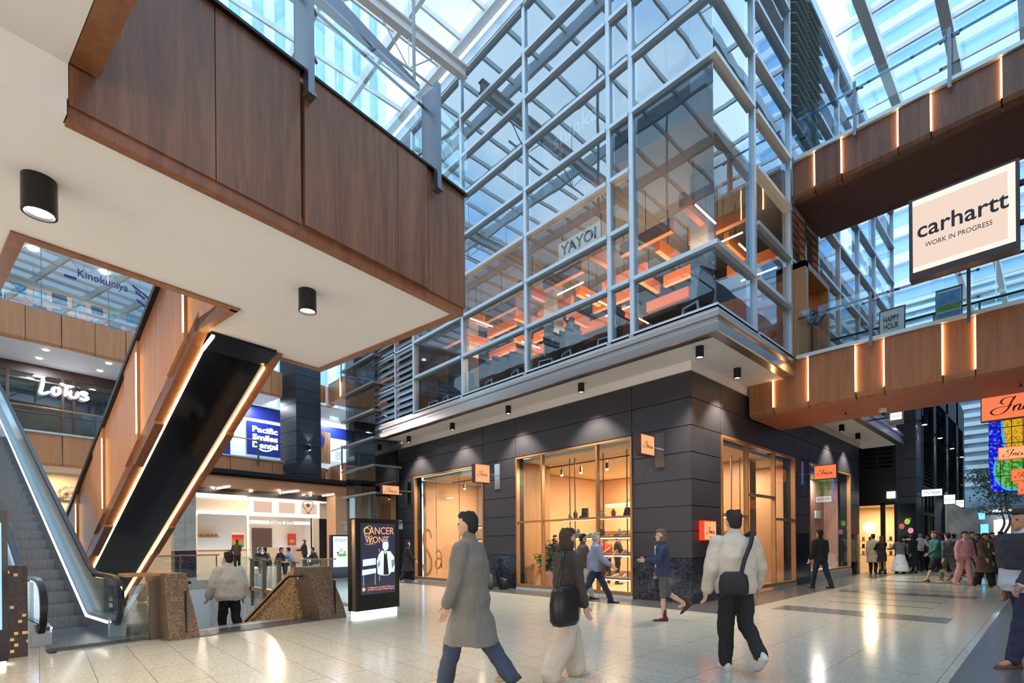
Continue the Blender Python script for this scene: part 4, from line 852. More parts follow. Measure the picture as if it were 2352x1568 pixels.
b = MB(); b.box(16.9, 16.94, 8.8, 12.5, 2.94, 2.98); b.obj('niche_light', M_LED, None, label='long warm light strip along the lit niche at the back of the shop', cat='light strip')
M_LED2 = emis('shelf_led', (1, .75, .45), 6)
rack((11.75, 7.45, 0), 2.9, [.45, 1.12, 1.62, 2.18], [.35, .55, 1.35, 1.55, 2.4, 2.6], 'A', 'hanging display rack of brown shelves with shoes and bags behind the middle shop window')
rack((12.2, 13.45, 0), 1.6, [1.15, 1.6, 2.1], [.2, .5, 1.3], 'A', 'hanging display rack of brown shelves behind the shop window with the large orange letters')
rack((14.25, 6.5, 0), 1.6, [.6, 1.1, 1.65, 2.2], [.2, .8, 1.4], 'B', 'hanging display rack of brown shelves behind the shop entrance')
def shoe(loc, rz, c, ln=.27, lab=None, grp=None):
    b = MB(); b.X = Matrix.Translation(loc) @ Matrix.Rotation(rz, 4, 'Z')
    b.prism([(-.5 * ln, 0), (.5 * ln, 0), (.5 * ln, .02), (-.5 * ln, .025)], 1, -.04, .04)
    b.mi = 1; rg = []
    for t, hh, ww in [(-.48, .09, .03), (-.3, .1, .036), (-.1, .085, .036), (.1, .06, .038), (.3, .045, .038), (.46, .03, .026)]:
        rg.append([(t * ln, ww * math.cos(a), .02 + hh * max(0, math.sin(a))) for a in [pi * k / 6 for k in range(7)]])
    b.loft(rg, True); b.mi = 0
    return b.obj('shoe', [MSOLE, c], None, label=lab, cat='shoe', group=grp)
MSOLE = mat('sole', (.75, .7, .62), .6)
sc_ = [('white', mat('shoe_white', (.75, .72, .68), .5)), ('black', mat('shoe_black', (.02, .018, .02), .4)), ('tan', mat('shoe_tan', (.4, .2, .08), .5)), ('red', mat('shoe_red', (.5, .03, .03), .5)), ('blue', mat('shoe_blue', (.03, .07, .22), .5))]
zn = {.45: 'lowest', 1.12: 'second', 1.62: 'third', 2.1: 'top', 2.18: 'top', 1.15: 'lowest', 1.6: 'middle', .6: 'lowest', 1.1: 'second', 1.65: 'third', 2.2: 'top'}
for z in (.45, 1.12, 1.62):
    for k in range(9):
        cn, cm = sc_[(k // 2 + int(z * 10)) % 5]; 
        shoe((11.95, 7.62 + k * .3, z), pi + random.uniform(-.2, .2), cm, lab='%s shoe with pale sole on the %s shelf behind the middle shop window' % (cn, zn[z]), grp='%s shoes on the %s shelf behind the middle shop window' % (cn, zn[z]))
for z in (.6, 1.1, 1.65):
    for k in range(4):
        cn, cm = sc_[(k + int(z * 10)) % 5]; shoe((14.45 + k * .35, 6.68, z), -pi / 2, cm, lab='%s shoe with pale sole on the %s shelf behind the shop entrance' % (cn, zn[z]), grp='%s shoes on the %s entrance shelf' % (cn, zn[z]))
def handbag(loc, s_, m, lab):
    t = thing('handbag', loc, lab, 'handbag'); x, y, z = loc
    b = MB(); b.hexa([(x - .06, y - .15 * s_, z), (x + .06, y - .15 * s_, z), (x + .06, y + .15 * s_, z), (x - .06, y + .15 * s_, z)], [(x - .03, y - .11 * s_, z + .2 * s_), (x + .03, y - .11 * s_, z + .2 * s_), (x + .03, y + .11 * s_, z + .2 * s_), (x - .03, y + .11 * s_, z + .2 * s_)]); b.obj('body', m, t, bevel=.012)
    b = MB(); b.tube([(x, y - .09 * s_, z + .19 * s_), (x, y - .07 * s_, z + .33 * s_), (x, y, z + .38 * s_), (x, y + .07 * s_, z + .33 * s_), (x, y + .09 * s_, z + .19 * s_)], .008, 6); b.obj('strap', m, t)
handbag((12.05, 8.1, 2.18), 1.2, sc_[1][1], 'black handbag on the top shelf behind the right pane of the middle shop window')
handbag((12.05, 9.1, 1.62), 1.1, mat('bag_brown', (.12, .06, .04), .5), 'dark brown handbag on the third shelf behind the middle shop window')
handbag((12.05, 7.7, 1.62), 1.3, mat('bag_grey', (.16, .16, .18), .5), 'grey handbag on the third shelf near the right end of the middle shop window')
for k, (y, z, hh, c_) in enumerate([(8.6, 2.18, .22, (.5, .1, .08)), (8.95, 2.18, .16, (.7, .65, .55)), (10.0, 2.18, .25, (.06, .05, .05)), (10.2, 2.18, .18, (.55, .35, .2)), (8.4, 1.62, .2, (.6, .5, .4)), (9.9, 1.62, .24, (.3, .3, .32))]):
    b = MB(); b.lathe(12.0, y, [(.045, z), (.075, z + hh * .35), (.06, z + hh * .75), (.03, z + hh * .85), (.035, z + hh)], 14); b.obj('vase', mat('vase_%d' % k, c_, .4), None, label='small %s vase on the %s shelf behind the middle shop window' % (['red', 'pale', 'black', 'tan', 'beige', 'grey'][k], 'top' if z > 2 else 'third'), cat='vase')
handbag((12.45, 13.9, 2.1), 1.2, sc_[1][1], 'black handbag on the top shelf behind the window with orange letters')
for k, y in enumerate((9.6, 9.72)):
    b = MB(); b.X = Matrix.Translation((12.0, y, 2.18)); b.prism([(-.13, 0), (.08, 0), (.08, .3), (.0, .3), (-.02, .08), (-.13, .05)], 1, -.035, .035); b.obj('boot', sc_[1][1], None, label='tall black boot of the pair standing on the top shelf', cat='boot', group='pair of tall black boots on the top shelf')
# track lights in the shop
b = MB(); b.box(12.5, 12.54, 6.4, 17, 3.94, 3.98); b.obj('light_track', m_rod, None, label='long ceiling track for spotlights in the shop', cat='light track')
for i, y in enumerate((7.8, 9.2, 10.2, 11.0, 14.2, 16.2)):
    t = thing('track_spotlight', (12.52, y, 3.94), 'glowing round spotlight on the ceiling track inside the orange shop', 'spotlight', 'spotlights on the shop ceiling track')
    b = MB(); b.cyl(12.52, y, 3.84, 3.94, .012, 8); b.cyl(12.52, y, 3.66, 3.84, .045, 12); b.obj('body', m_rod, t); b = MB(); b.sph((12.52, y, 3.66), .045, 10, 8); b.obj('bulb', M_LAMP, t)
# plant
pl = thing('potted_fiddle_leaf_fig', (11.85, 10.95, .02), 'leafy fig plant in a blush pink pot behind the middle shop window', 'plant')
b = MB(); b.lathe(11.85, 10.95, [(.24, .02), (.29, .12), (.31, .56), (.28, .56), (.27, .5)], 24); b.obj('pot', mat('blush_pot', (.62, .3, .2), .6), pl, smooth='auto')
stb = MB(); lf_ = MB(); random.seed(3)
for k in range(3):
    a0 = k * 2.1; pts = [(11.85 + .04 * math.cos(a0), 10.95 + .04 * math.sin(a0), .5)]
    for j in range(1, 6): pts.append((11.85 + (.04 + .05 * j * (k > 0)) * math.cos(a0) + random.uniform(-.02, .02), 10.95 + (.04 + .06 * j * (k > 0)) * math.sin(a0), .5 + j * (.2 if k == 0 else .11)))
    stb.tube(pts, .012, 6)
    for j in range(1, 6):
        for q in range(4):
            a = random.uniform(0, 2 * pi); el = random.uniform(-.2, .6); p = Vector(pts[j]); d = Vector((math.cos(a) * math.cos(el), math.sin(a) * math.cos(el), math.sin(el))); sd = d.cross(Vector((0, 0, 1))).normalized(); l = random.uniform(.2, .3)
            rows = [(0, .005), (.15, .04), (.4, .075), (.7, .085), (.9, .05), (1, .005)]; L_ = []; R_ = []; Cn = []
            for t_, ww in rows:
                c = p + d * (l * t_ + .03) + Vector((0, 0, -.12 * t_ * t_)); L_.append(tuple(c + sd * ww + Vector((0, 0, .02)))); R_.append(tuple(c - sd * ww + Vector((0, 0, .02)))); Cn.append(tuple(c))
            for i in range(5): lf_.face([L_[i], L_[i + 1], Cn[i + 1], Cn[i]]); lf_.face([Cn[i], Cn[i + 1], R_[i + 1], R_[i]])
stb.obj('stem', mat('stem', (.16, .1, .05), .7), pl); lf_.obj('leaves', mat('fig_leaf', (.035, .11, .03), .35), pl)
b = MB(); b.cyl(11.85, 10.95, .48, .5, .27, 20); b.obj('soil', mat('soil', (.05, .03, .02), .9), pl)
# large orange S and a letters on the left window
b = MB(); Sst = [[(1.5, 3.3), (1.2, 3.95), (.75, 4.1), (.25, 3.8), (.15, 3.1), (.5, 2.5), (1.0, 2.0), (1.4, 1.4), (1.35, .6), (.85, .1), (.35, .3), (.05, 1.0)]]
script(b, Sst, (XA - .006, 16.62, 1.12), (0, -1, 0), .62, .3, .26, depth=.004, span=1.45); t = b.obj('window_letter', mat('vinyl_orange', (.8, .28, .06), .5), None, label='tall orange letter S on the left shop window', cat='lettering')
b = MB(); script(b, [[(.1, 1.4), (.5, 1.75), (1.0, 1.4), (1.05, .4), (1.15, .05)], [(1.0, 1.0), (.4, .95), (.05, .5), (.3, .05), (.8, .2), (1.0, .6)]], (XA - .006, 15.85, .85), (0, -1, 0), .5, .24, .2, depth=.004, span=1.25); b.obj('window_letter', MATS['vinyl_orange'], None, label='orange letter a beside the tall S on the left shop window', cat='lettering')
# cyan screen and timber booth in the far window
b = MB(); b.box(20.1, 20.2, YB + .5, YB + 2.4, .3, 3.7); b.box(19.6, 21.9, YB + 2.4, YB + 2.5, .3, 3.6); o = b.obj('light_wall', emis('cyan_glow', (.35, .9, 1), 1.6), None, label='tall glowing pale cyan screen wall in the far right shop window', cat='screen')
b = MB(); b.box(20.6, 24.2, YB + .9, YB + 1.0, .3, 3.9); b.box(24.1, 24.2, YB + .4, YB + 1, .3, 3.9); S(b, 'wall_far_window', wood('pink_timber', (.55, .3, .22), (.4, .2, .14)))
b = MB(); b.box(19.2, 24.2, YB + .4, YB + 2.6, .2, .3); b.box(19.2, 24.2, YB + .4, YB + 2.6, 3.9, 4.0); S(b, 'ceiling_far_window', M_WHITE)
area('ceiling_lamp', (22.3, YB + .65, 3.85), (0, 0, 0), 3, .3, 60, (1, .85, .8))
b = MB(); b.box(22.9, 23.5, YB + .86, YB + .9, 2.35, 2.65); b.obj('small_sign', M_WHITE, None, label='small white sign high on the pink timber wall in the far shop window', cat='sign')
# ============================================================ blade signs "Incu"
m_sal = emis('salmon_light', (1, .2, .08), .95); m_peach = emis('peach_light', (1, .4, .18), 1.0); m_sred = emis('sign_red', (.9, .05, .02), 1.2); m_ink = mat('sign_ink', (.12, .01, .01), .5); m_dkbox = mat('sign_box', (.07, .03, .035), .4)
def incu(c, w_, h_, face, fm, lab, plate=None, d=.16, tw=.72, rim=m_dkbox):
    """face: '-Y' (reads along +X) or '-X' (reads along -Y)"""
    t = thing('blade_sign', (c[0], c[1], c[2] - h_ / 2), lab, 'sign')
    x, y, z = c; b = MB(); f = MB(); e = .02
    if face == '-Y':
        b.box(x - w_ / 2, x + w_ / 2, y, y + d, z - h_ / 2, z + h_ / 2); f.box(x - w_ / 2 + e, x + w_ / 2 - e, y - .008, y, z - h_ / 2 + e, z + h_ / 2 - e); g_ = (x, y - .009, z); xd = (1, 0, 0)
    else:
        b.box(x, x + d, y - w_ / 2, y + w_ / 2, z - h_ / 2, z + h_ / 2); f.box(x - .008, x, y - w_ / 2 + e, y + w_ / 2 - e, z - h_ / 2 + e, z + h_ / 2 - e); g_ = (x - .009, y, z); xd = (0, -1, 0)
    b.obj('box', rim, t); f.obj('lit_face', fm, t); s_ = MB(); script(s_, INCU, g_, xd, w_ * tw, .17, .05, depth=.006); s_.obj('lettering', m_ink, t)
    if plate:
        b = MB(); b.box(*plate); b.obj('mounting_plate', M_STEEL, t)
        b = MB(); px, py = (plate[0] + plate[1]) / 2, (plate[2] + plate[3]) / 2; b.tube([(x, y + d / 2, z) if face == '-Y' else (x + d / 2, y, z), (px, py, z)], .02, 8); b.obj('bracket', M_STEEL, t)
    return t
M_STEELP = M_STEEL
def blade_A(yc, zc, w_, h_, x1, lab, fm):   # projects from facade A towards the viewer
    incu((x1 - w_ / 2, yc, zc), w_, h_, '-Y', fm, lab, plate=(XA - .03, XA - .005, yc - .12, yc + .12, zc - .45, zc + .35))
for px0, px1, y0, y1, yc, lab, fm in [(878, 917, 1116, 1137, 17.85, 'orange lit Incu blade sign at the far left end of the shop wall', m_peach), (1091, 1125, 1068, 1110, 12.45, 'orange lit Incu blade sign between the two left shop windows', m_peach), (1472, 1503, 1002, 1048, 6.5, 'orange lit Incu blade sign beside the middle window near the building corner', m_peach)]:
    a = Yp(px0, (y0 + y1) / 2, yc - .08); e = Yp(px1, (y0 + y1) / 2, yc - .08); zt = Yp(px1, y0, yc - .08)[2]; zb = Yp(px1, y1, yc - .08)[2]
    incu(((a[0] + e[0]) / 2, yc - .08, (zt + zb) / 2), e[0] - a[0], zt - zb, '-Y', fm, lab, plate=(XA - .03, XA - .005, yc - .13, yc + .13, (zt + zb) / 2 - .45, (zt + zb) / 2 + .38))
a = Xp(1869, 1083, 18.4); e = Xp(1922, 1083, 18.4); zt = Xp(1895, 1067, 18.4)[2]; zb = Xp(1895, 1100, 18.4)[2]
incu((18.4, (a[1] + e[1]) / 2, (zt + zb) / 2), a[1] - e[1], zt - zb, '-X', m_sal, 'orange lit Incu blade sign on the right facade between its windows', plate=(18.35, 18.55, YB - .03, YB - .005, (zt + zb) / 2 - .35, (zt + zb) / 2 + .42))
a = Yp(1617, 1195, YB - .14); e = Yp(1645, 1240, YB - .14)
t = incu(((a[0] + e[0]) / 2, YB - .14, (a[2] + e[2]) / 2), e[0] - a[0], a[2] - e[2], '-Y', m_peach, 'lit Incu wall sign with two lines of small red writing, at the building corner', d=.12, tw=.7, rim=m_sred)
for dz, s_ in ((-.16, 'WOMENS'), (-.21, 'MENS')): text('small_letters', s_, ((a[0] + e[0]) / 2, YB - .149, (a[2] + e[2]) / 2 + dz), (1, 0, 0), .13 if dz > -.2 else .1, .025, m_ink, t, .003)
for i, (px0, y0, y1, X, pr, lab, fm) in enumerate([(2252, 908, 970, 17, 2430, 'large orange Incu sign, nearest and highest at the right edge', m_sal), (2292, 1028, 1057, 22, 2372, 'pale orange Incu sign, second from the top at the right edge', m_peach), (2322, 1078, 1105, 24, 2385, 'deep orange Incu sign, third from the top at the right edge', m_sal), (2337, 1107, 1135, 28, 2400, 'deep orange Incu sign, lowest and farthest at the right edge', m_sal)]):
    a = Xp(px0, y0, X); e = Xp(px0, y1, X); f_ = Xp(pr, y0, X); wd = a[1] - f_[1]
    t = incu((X, a[1] - wd / 2, (a[2] + e[2]) / 2), wd, a[2] - e[2], '-X', fm, lab, tw=.75, rim=m_sred if i else m_dkbox)
    b = MB(); b.tube([(X + .08, a[1] - wd, (a[2] + e[2]) / 2), (X + .08, -3.2, (a[2] + e[2]) / 2)], .03, 8); b.obj('bracket', M_BLKM, t)
# Carhartt sign
X = 12.6; a = Xp(2087, 462, X); e = Xp(2090, 645, X); f_ = Xp(2343, 570, X)
t = thing('hanging_sign', (X, (a[1] + f_[1]) / 2, e[2]), 'big white light box sign with black carhartt work in progress lettering, hanging at right', 'sign')
b = MB(); b.box(X, X + .25, f_[1], a[1], e[2], a[2]); b.obj('frame', mat('dark_bronze', (.045, .03, .03), .4), t)
b = MB(); b.box(X - .012, X, f_[1] + .05, a[1] - .06, e[2] + .13, a[2] - .05); b.obj('lit_face', emis('warm_white', (1, .78, .65), .78), t)
b = MB(); b.box(X - .016, X - .012, f_[1] + .05, a[1] - .06, a[2] - .16, a[2] - .05); b.box(X - .016, X - .012, f_[1] + .05, f_[1] + .15, e[2] + .13, a[2] - .16); b.box(X - .016, X - .012, f_[1] + .15, a[1] - .06, e[2] + .13, e[2] + .22); b.obj('bright_rim', emis('rim_white', (1, .88, .78), .93), t)
cy = (a[1] + f_[1]) / 2; cz = (a[2] + e[2]) / 2 + .05
text('lettering', 'carhartt', (X - .013, cy - .0, cz + .08), (0, -1, 0), 1.28, .31, M_BLACK, t, .006, off=.012); text('lettering', 'WORK IN PROGRESS', (X - .013, cy + .05, cz - .24), (0, -1, 0), .95, .09, M_BLACK, t, .006)
b = MB(); b.box(X + .08, X + .16, -3.2, f_[1], cz + .3, cz + .38); b.box(X + .08, X + .16, -3.2, f_[1], cz - .4, cz - .32); b.obj('bracket', M_BLKM, t)
# things on the lower footbridge
def aframe(X, px0, y0, px1, y1, lab, kindp):
    a = Xp(px0, y0, X); e = Xp(px1, y1, X); z0 = 6.1; z1 = a[2]; yc = (a[1] + e[1]) / 2; hw = (a[1] - e[1]) / 2
    t = thing('pavement_sign', (X, yc, z0), lab, 'sign board')
    b = MB(); b.hexa([(X, yc - hw, z0), (X + .03, yc - hw, z0), (X + .03, yc + hw, z0), (X, yc + hw, z0)], [(X + .12, yc - hw, z1), (X + .15, yc - hw, z1), (X + .15, yc + hw, z1), (X + .12, yc + hw, z1)]); b.obj('frame', M_BLACK, t)
    b = MB(); f = lambda u, v, o_: (X + .12 * v - o_, yc + hw * u, z0 + (z1 - z0) * v)
    b.hexa([f(-.92, .04, .004), f(.92, .04, .004), f(.92, .96, .004), f(-.92, .96, .004)], [f(-.92, .04, .008), f(.92, .04, .008), f(.92, .96, .008), f(-.92, .96, .008)]); b.obj('poster', MATS['poster_a'] if kindp == 'happy' else MATS['poster_b'], t)
    b = MB(); b.bar((X + .14, yc - hw * .6, z1), (X + .55, yc - hw * .6, z0), .02, .03); b.bar((X + .14, yc + hw * .6, z1), (X + .55, yc + hw * .6, z0), .02, .03); b.obj('rear_leg', M_BLACK, t)
    up = Vector((.12, 0, z1 - z0)).normalized()
    if kindp == 'happy':
        text('lettering', 'HAPPY\nHOUR', Vector(f(.05, .68, .01)), (0, -1, 0), hw * 1.2, (z1 - z0) * .3, M_BLACK, t, .004, off=.02, up=up)
        for s_ in (-.35, .35):
            b = MB(); q = f(-s_, .25, .012); b.box(q[0] - .004, q[0] + .004, q[1] - .06, q[1] + .06, q[2] - .09, q[2] + .07); b.obj('beer_picture', mat('beer%d' % (s_ > 0), (.75, .5, .1), .5), t)
    else:
        for v0, v1, cc in [(.1, .35, (.75, .8, .85)), (.36, .5, (.1, .25, .5)), (.52, .66, (.12, .3, .05)), (.67, .92, (.1, .35, .65))]:
            b = MB(); b.hexa([f(-.88, v0, .009), f(.88, v0, .009), f(.88, v1, .009), f(-.88, v1, .009)], [f(-.88, v0, .011), f(.88, v0, .011), f(.88, v1, .011), f(-.88, v1, .011)]); b.obj('print', mat('pr%.2f' % v0, cc, .5, noise=.4, nscale=8), t)
mat('poster_a', (.72, .74, .74), .5); mat('poster_b', (.6, .7, .8), .5)
aframe(15.5, 2017, 712, 2078, 750, 'white HAPPY HOUR board with beer glasses behind the lower footbridge railing', 'happy')
aframe(15.2, 2147, 665, 2210, 715, 'blue poster board on black legs behind the lower footbridge railing', 'b')
a = Xp(1862, 730, 14.5); t = thing('stage_lamp', (14.5, a[1], 6.1), 'black perforated panel light on a thin stand at the left end of the lower footbridge', 'lamp')
b = MB(); b.X = Matrix.Translation(a) @ Matrix.Rotation(.35, 4, 'X') @ Matrix.Rotation(.5, 4, 'Y'); b.box(-.05, .05, -.28, .28, -.2, .2); b.obj('panel', M_BLACK, t)
b = MB()
b.X = Matrix.Translation(a) @ Matrix.Rotation(.35, 4, 'X') @ Matrix.Rotation(.5, 4, 'Y')
for i in range(5):
    for j in range(4): b.box(-.056, -.05, -.22 + i * .11 - .012, -.22 + i * .11 + .012, -.14 + j * .09 - .012, -.14 + j * .09 + .012)
b.obj('perforations', mat('perf', (.5, .5, .5), .5), t); b = MB(); b.cyl(a[0] + .1, a[1], 6.08, a[2] - .1, .018, 8); b.cyl(a[0] + .1, a[1], 6.08, 6.1, .16, 16); b.obj('stand', M_BLKM, t)
# timber door portal where the lower footbridge meets the facade
b = MB(); b.box(14.2, 14.4, YG - .35, YG + .2, 6.1, 8.55); b.box(14.2, 16.2, YG - .35, YG + .2, 8.4, 8.55); b.box(16.05, 16.2, YG - .35, YG + .2, 6.1, 8.4); S(b, 'door_2', M_OAK)
b = MB(); b.box(14.6, 14.7, YG + .3, YG + 3, 6.1, 8.4); S(b, 'door_3', M_OAK)
# security camera, sprinkler on the underside
t = thing('dome_camera', (15.2, 2.6, 4.6), 'small white dome camera under the reddish footbridge underside', 'camera'); p = Zp(2028, 938, 4.77)
b = MB(); b.lathe(p[0], p[1], [(.09, 4.77), (.09, 4.69), (.05, 4.66)], 18); o_ = b; WORLD[t.name] = Vector((p[0], p[1], 4.6)); t.location = (p[0], p[1], 4.6); b.obj('housing', M_WHITE, t); b = MB(); b.sph((p[0], p[1], 4.655), .045, 12, 8); b.obj('dome', M_BLACK, t)
for i, (x, y) in enumerate([(1942, 946), (2344, 880)]):
    p = Zp(x, y, 4.77); b = MB(); b.cyl(p[0], p[1], 4.71, 4.77, .012, 8); b.cyl(p[0], p[1], 4.7, 4.712, .04, 10); b.obj('sprinkler', M_BLKM, None, label='small sprinkler head under the lower footbridge, %s of the dome camera' % ['left', 'right'][i], cat='sprinkler')
# ============================================================ UPSTAIRS RESTAURANT
m_chair = mat('dark_teal_fabric', (.012, .03, .045), .6); m_cw = mat('chair_white', (.7, .7, .66), .5)
def chair(loc, rz, lab, grp):
    t = thing('dining_chair', (0, 0, 0), lab, 'chair', grp)
    b = MB(); b.box(-.23, .23, -.22, .24, .44, .52); b.obj('seat', m_chair, t, bevel=.02)
    b = MB(); b.hexa([(-.23, -.24, .5), (.23, -.24, .5), (.23, -.18, .5), (-.23, -.18, .5)], [(-.23, -.34, 1.12), (.23, -.34, 1.12), (.23, -.28, 1.12), (-.23, -.28, 1.12)]); b.obj('backrest', m_chair, t, bevel=.02)
    for sx in (-1, 1):
        for y0, y1 in ((-.26, -.2), (.26, .2)): b = MB(); b.bar((sx * .21, y0, 0), (sx * .21, y1, .44), .035, .035); b.obj('leg', m_cw, t)
        b = MB(); b.bar((sx * .21, -.22, .42), (sx * .21, .22, .42), .035, .035); b.obj('side_rail', m_cw, t)
    t.location = loc; t.rotation_euler = (0, 0, rz); return t
first = None; yy = [5.25, 7.6, 8.8, 9.65, 10.8, 12.0, 14.3, 15.15, 13.2]
wh = ['in the glass corner above the soffit', 'behind the pane left of the narrow pane', 'under the diner in the pale shirt', 'under the diner in dark clothes', 'just left of the thick middle mullion', 'in the third pane from the corner', 'in the leftmost clear pane, right one', 'in the leftmost clear pane, left one', 'beside the second mullion from the left']
for i, y in enumerate(yy):
    if first is None: first = chair((10.45, y, 6.1), -.3, 'dark high-backed dining chair with white legs ' + wh[0], 'dark dining chairs upstairs')
    else: dup(first, (10.5, y, 6.1), random.choice([-.25, pi - .3, .2]), 'dark high-backed dining chair with white legs ' + wh[i])
def table(x, y, lab):
    t = thing('dining_table', (x, y, 6.1), lab, 'table', 'black tables upstairs')
    b = MB(); b.box(x - .4, x + .4, y - .4, y + .4, 6.82, 6.86); b.obj('table_top', M_BLACK, t); b = MB(); b.cyl(x, y, 6.12, 6.82, .035, 10); b.obj('pedestal', M_BLKM, t); b = MB(); b.cyl(x, y, 6.1, 6.12, .24, 18); b.obj('foot', M_BLKM, t)
for i, (x, y) in enumerate([(11.2, 6.35), (11.3, 8.25), (11.3, 10.15), (11.3, 11.4), (11.3, 14.8)]): table(x, y, 'square black pedestal table, %s counted from the glass corner' % ['first', 'second', 'third', 'fourth', 'fifth'][i])
m_blk = mat('orange_timber', (.6, .22, .08), .5); M_LINE = emis('line_light_glow', (1, .62, .4), 8)
random.seed(11)
k = 0
for i in range(4):
    for j in range(8):
        x = 11.4 + i * 1.15 + random.uniform(-.1, .1); y = 5.8 + j * 1.35; z = 8.95 + random.uniform(0, .35)
        b = MB()
        if (i + j) % 2: b.box(x - .07, x + .07, y - .75, y + .75, z, z + .32)
        else: b.box(x - .55, x + .55, y - .07, y + .07, z, z + .32)
        o = b.obj('ceiling_beam', m_blk, None, label='short orange timber beam hung in the criss-cross over the upstairs restaurant', cat='beam', group='hung orange timber beams upstairs')
        b = MB(); b.cyl(x, y, z + .32, 10.5, .01, 6); b.obj('hanger', M_BLKM, o)
        if (i * 3 + j) % 3 == 0:
            b = MB(); b.box(x - .5, x + .5, y - .32, y - .29, z - .1, z - .07) if (i + j) % 2 == 0 else b.box(x + .3, x + .33, y - .5, y + .5, z - .1, z - .07); ll = b.obj('line_light', M_LINE, None, label='slim warm line light hung among the orange timber beams', cat='line light', group='line lights upstairs'); k += 1; b = MB(); b.cyl(x + .315 if (i + j) % 2 else x, y if (i + j) % 2 else y - .305, z - .07, 10.5, .006, 5); b.obj('hanger', M_BLKM, ll)
area('ceiling_lamp', (13, 8, 8.7), (pi, 0, 0), 3, 5, 240, (1, .5, .22)); area('ceiling_lamp', (13, 13.5, 8.7), (pi, 0, 0), 3, 5, 200, (1, .5, .22)); area('ceiling_lamp', (12.6, 9.8, 8.6), (0, 0, 0), 3, 9, 60, (1, .75, .5))  # up-facing pair is added fill, hanging unseen to brighten the timber beams
b = MB()
for y in [15.9 + .16 * i for i in range(12)]: b.box(11.5, 11.56, y, y + .07, 6.12, 8.7)
b.obj('slat_screen', M_OAK, None, label='screen of vertical timber slats at the left end of the upstairs restaurant', cat='screen')
b = MB(); b.box(14.8, 15.4, 5.8, 12.2, 7.4, 7.75); b.obj('lit_ledge', emis('amber_glow', (1, .55, .15), 1.3), None, label='long amber glowing ledge at the back of the upstairs restaurant', cat='shelf')
b = MB(); b.box(14.7, 15.4, 5.8, 12.2, 6.1, 7.4); b.obj('bar_counter', M_BLACK, None, label='dark counter below the amber ledge upstairs', cat='counter')
for i, (x, y) in enumerate([(11.9, 5.7), (12.2, 11.0), (12.2, 15.4)]):
    b = MB(); b.box(x, x + .45, y, y + .45, 6.12, 10.48); b.box(x + .02, x + .43, y + .02, y + .43, 11, ZT); S(b, 'wall_column_%s' % ['corner', 'middle', 'far'][i], mat('col_pale%d' % i, (.5, .53, .55), .6))
t = thing('restaurant_sign', (10.25, 8.4, 9.0), 'YAYOI sign of dark letters on a pale glowing backing, seen through the big glass wall', 'sign')
b = MB(); b.box(10.3, 10.33, 7.72, 9.1, 9.02, 9.5); b.obj('backing', emis('pale_glow', (.75, .68, .55), .55), t); text('letters', 'YAYOI', (10.285, 8.41, 9.26), (0, -1, 0), 1.18, .3, mat('ink_blue', (.02, .05, .12), .5), t, .012, off=.02)
b = MB(); b.cyl(10.31, 8.0, 9.5, 10.5, .008, 6); b.cyl(10.31, 8.85, 9.5, 10.5, .008, 6); b.obj('hanging_rods', M_STEEL, t)
t = thing('reflected_lettering', (9.99, 8.3, 11.8), 'pale reflection of shinka hair lettering, modelled high on the glass wall', 'sign')
m_pl = mat('reflected_letter', (.6, .62, .6), .5); text('letters', 'shinka', (10.0, 8.25, 12.0), (0, -1, 0), 1.45, .42, m_pl, t, .006); text('letters', 'hair', (10.0, 8.8, 11.62), (0, -1, 0), .35, .2, m_pl, t, .006)  # the reflection in the glass is modelled as pale letters
p = Xp(2058, 958, 22); t = thing('hanging_sign', (22, p[1], p[2] - .22), 'small cream YAYOI hanging sign below the lower footbridge', 'sign')
b = MB(); b.box(22, 22.15, p[1] - .2, p[1] + .2, p[2] - .24, p[2] + .22); b.obj('box', mat('tan_box', (.45, .33, .2), .5), t); b = MB(); b.box(21.985, 22, p[1] - .16, p[1] + .16, p[2] - .08, p[2] + .16); b.obj('lit_face', emis('lilac_white', (.85, .85, 1), 1.6), t)
text('letters', 'YAYOI', (21.98, p[1], p[2] + .04), (0, -1, 0), .28, .1, mat('violet_ink', (.1, .08, .3), .5), t, .004)
b = MB(); b.box(22.05, 22.09, p[1] + .2, 4.48, p[2] + .02, p[2] + .06); b.obj('bracket', M_BLKM, t)
# ============================================================ OPEN ESCALATOR with moving steps
es = thing('escalator', W(1.95, 11, 0), 'open escalator with grey steps, steel balustrades and black handrails at the far left', 'escalator')
SL, QS = .52, 11.25
def zs(q): return max(0, (q - QS) * SL)
m_step = mat('step_grey', (.26, .29, .33), .4, .4, noise=.35, nscale=140, stretch=(1, .02, .02)); m_green = emis('green_lamp', (.05, 1, .25), 4)
for k in range(24):
    q = QS + .15 + k * .385; z = (k) * .2
    b = MB(True); b.box(1.61, 2.29, q, q + .39, z - .05 if k else -.04, z + .02 if k == 0 else z); b.box(1.61, 2.29, q - .012, q + .01, z - .2 if k else -.04, z - .004); b.obj('step', m_step, es)
def skirt(p0, p1, nm, zlo, zhi, m, q0=9.95, q1=22):
    b = MB(True); b.loft([[(p, q, zs(q) + zlo if (q > QS) else zlo) if 0 else (p, q, (q - QS) * SL * (q > QS) + z_) for p, z_ in ((p0, zlo), (p1, zlo), (p1, zhi), (p0, zhi))] for q in (q0, 10.6, QS, QS + .4, q1)]); b.obj(nm, m, es)
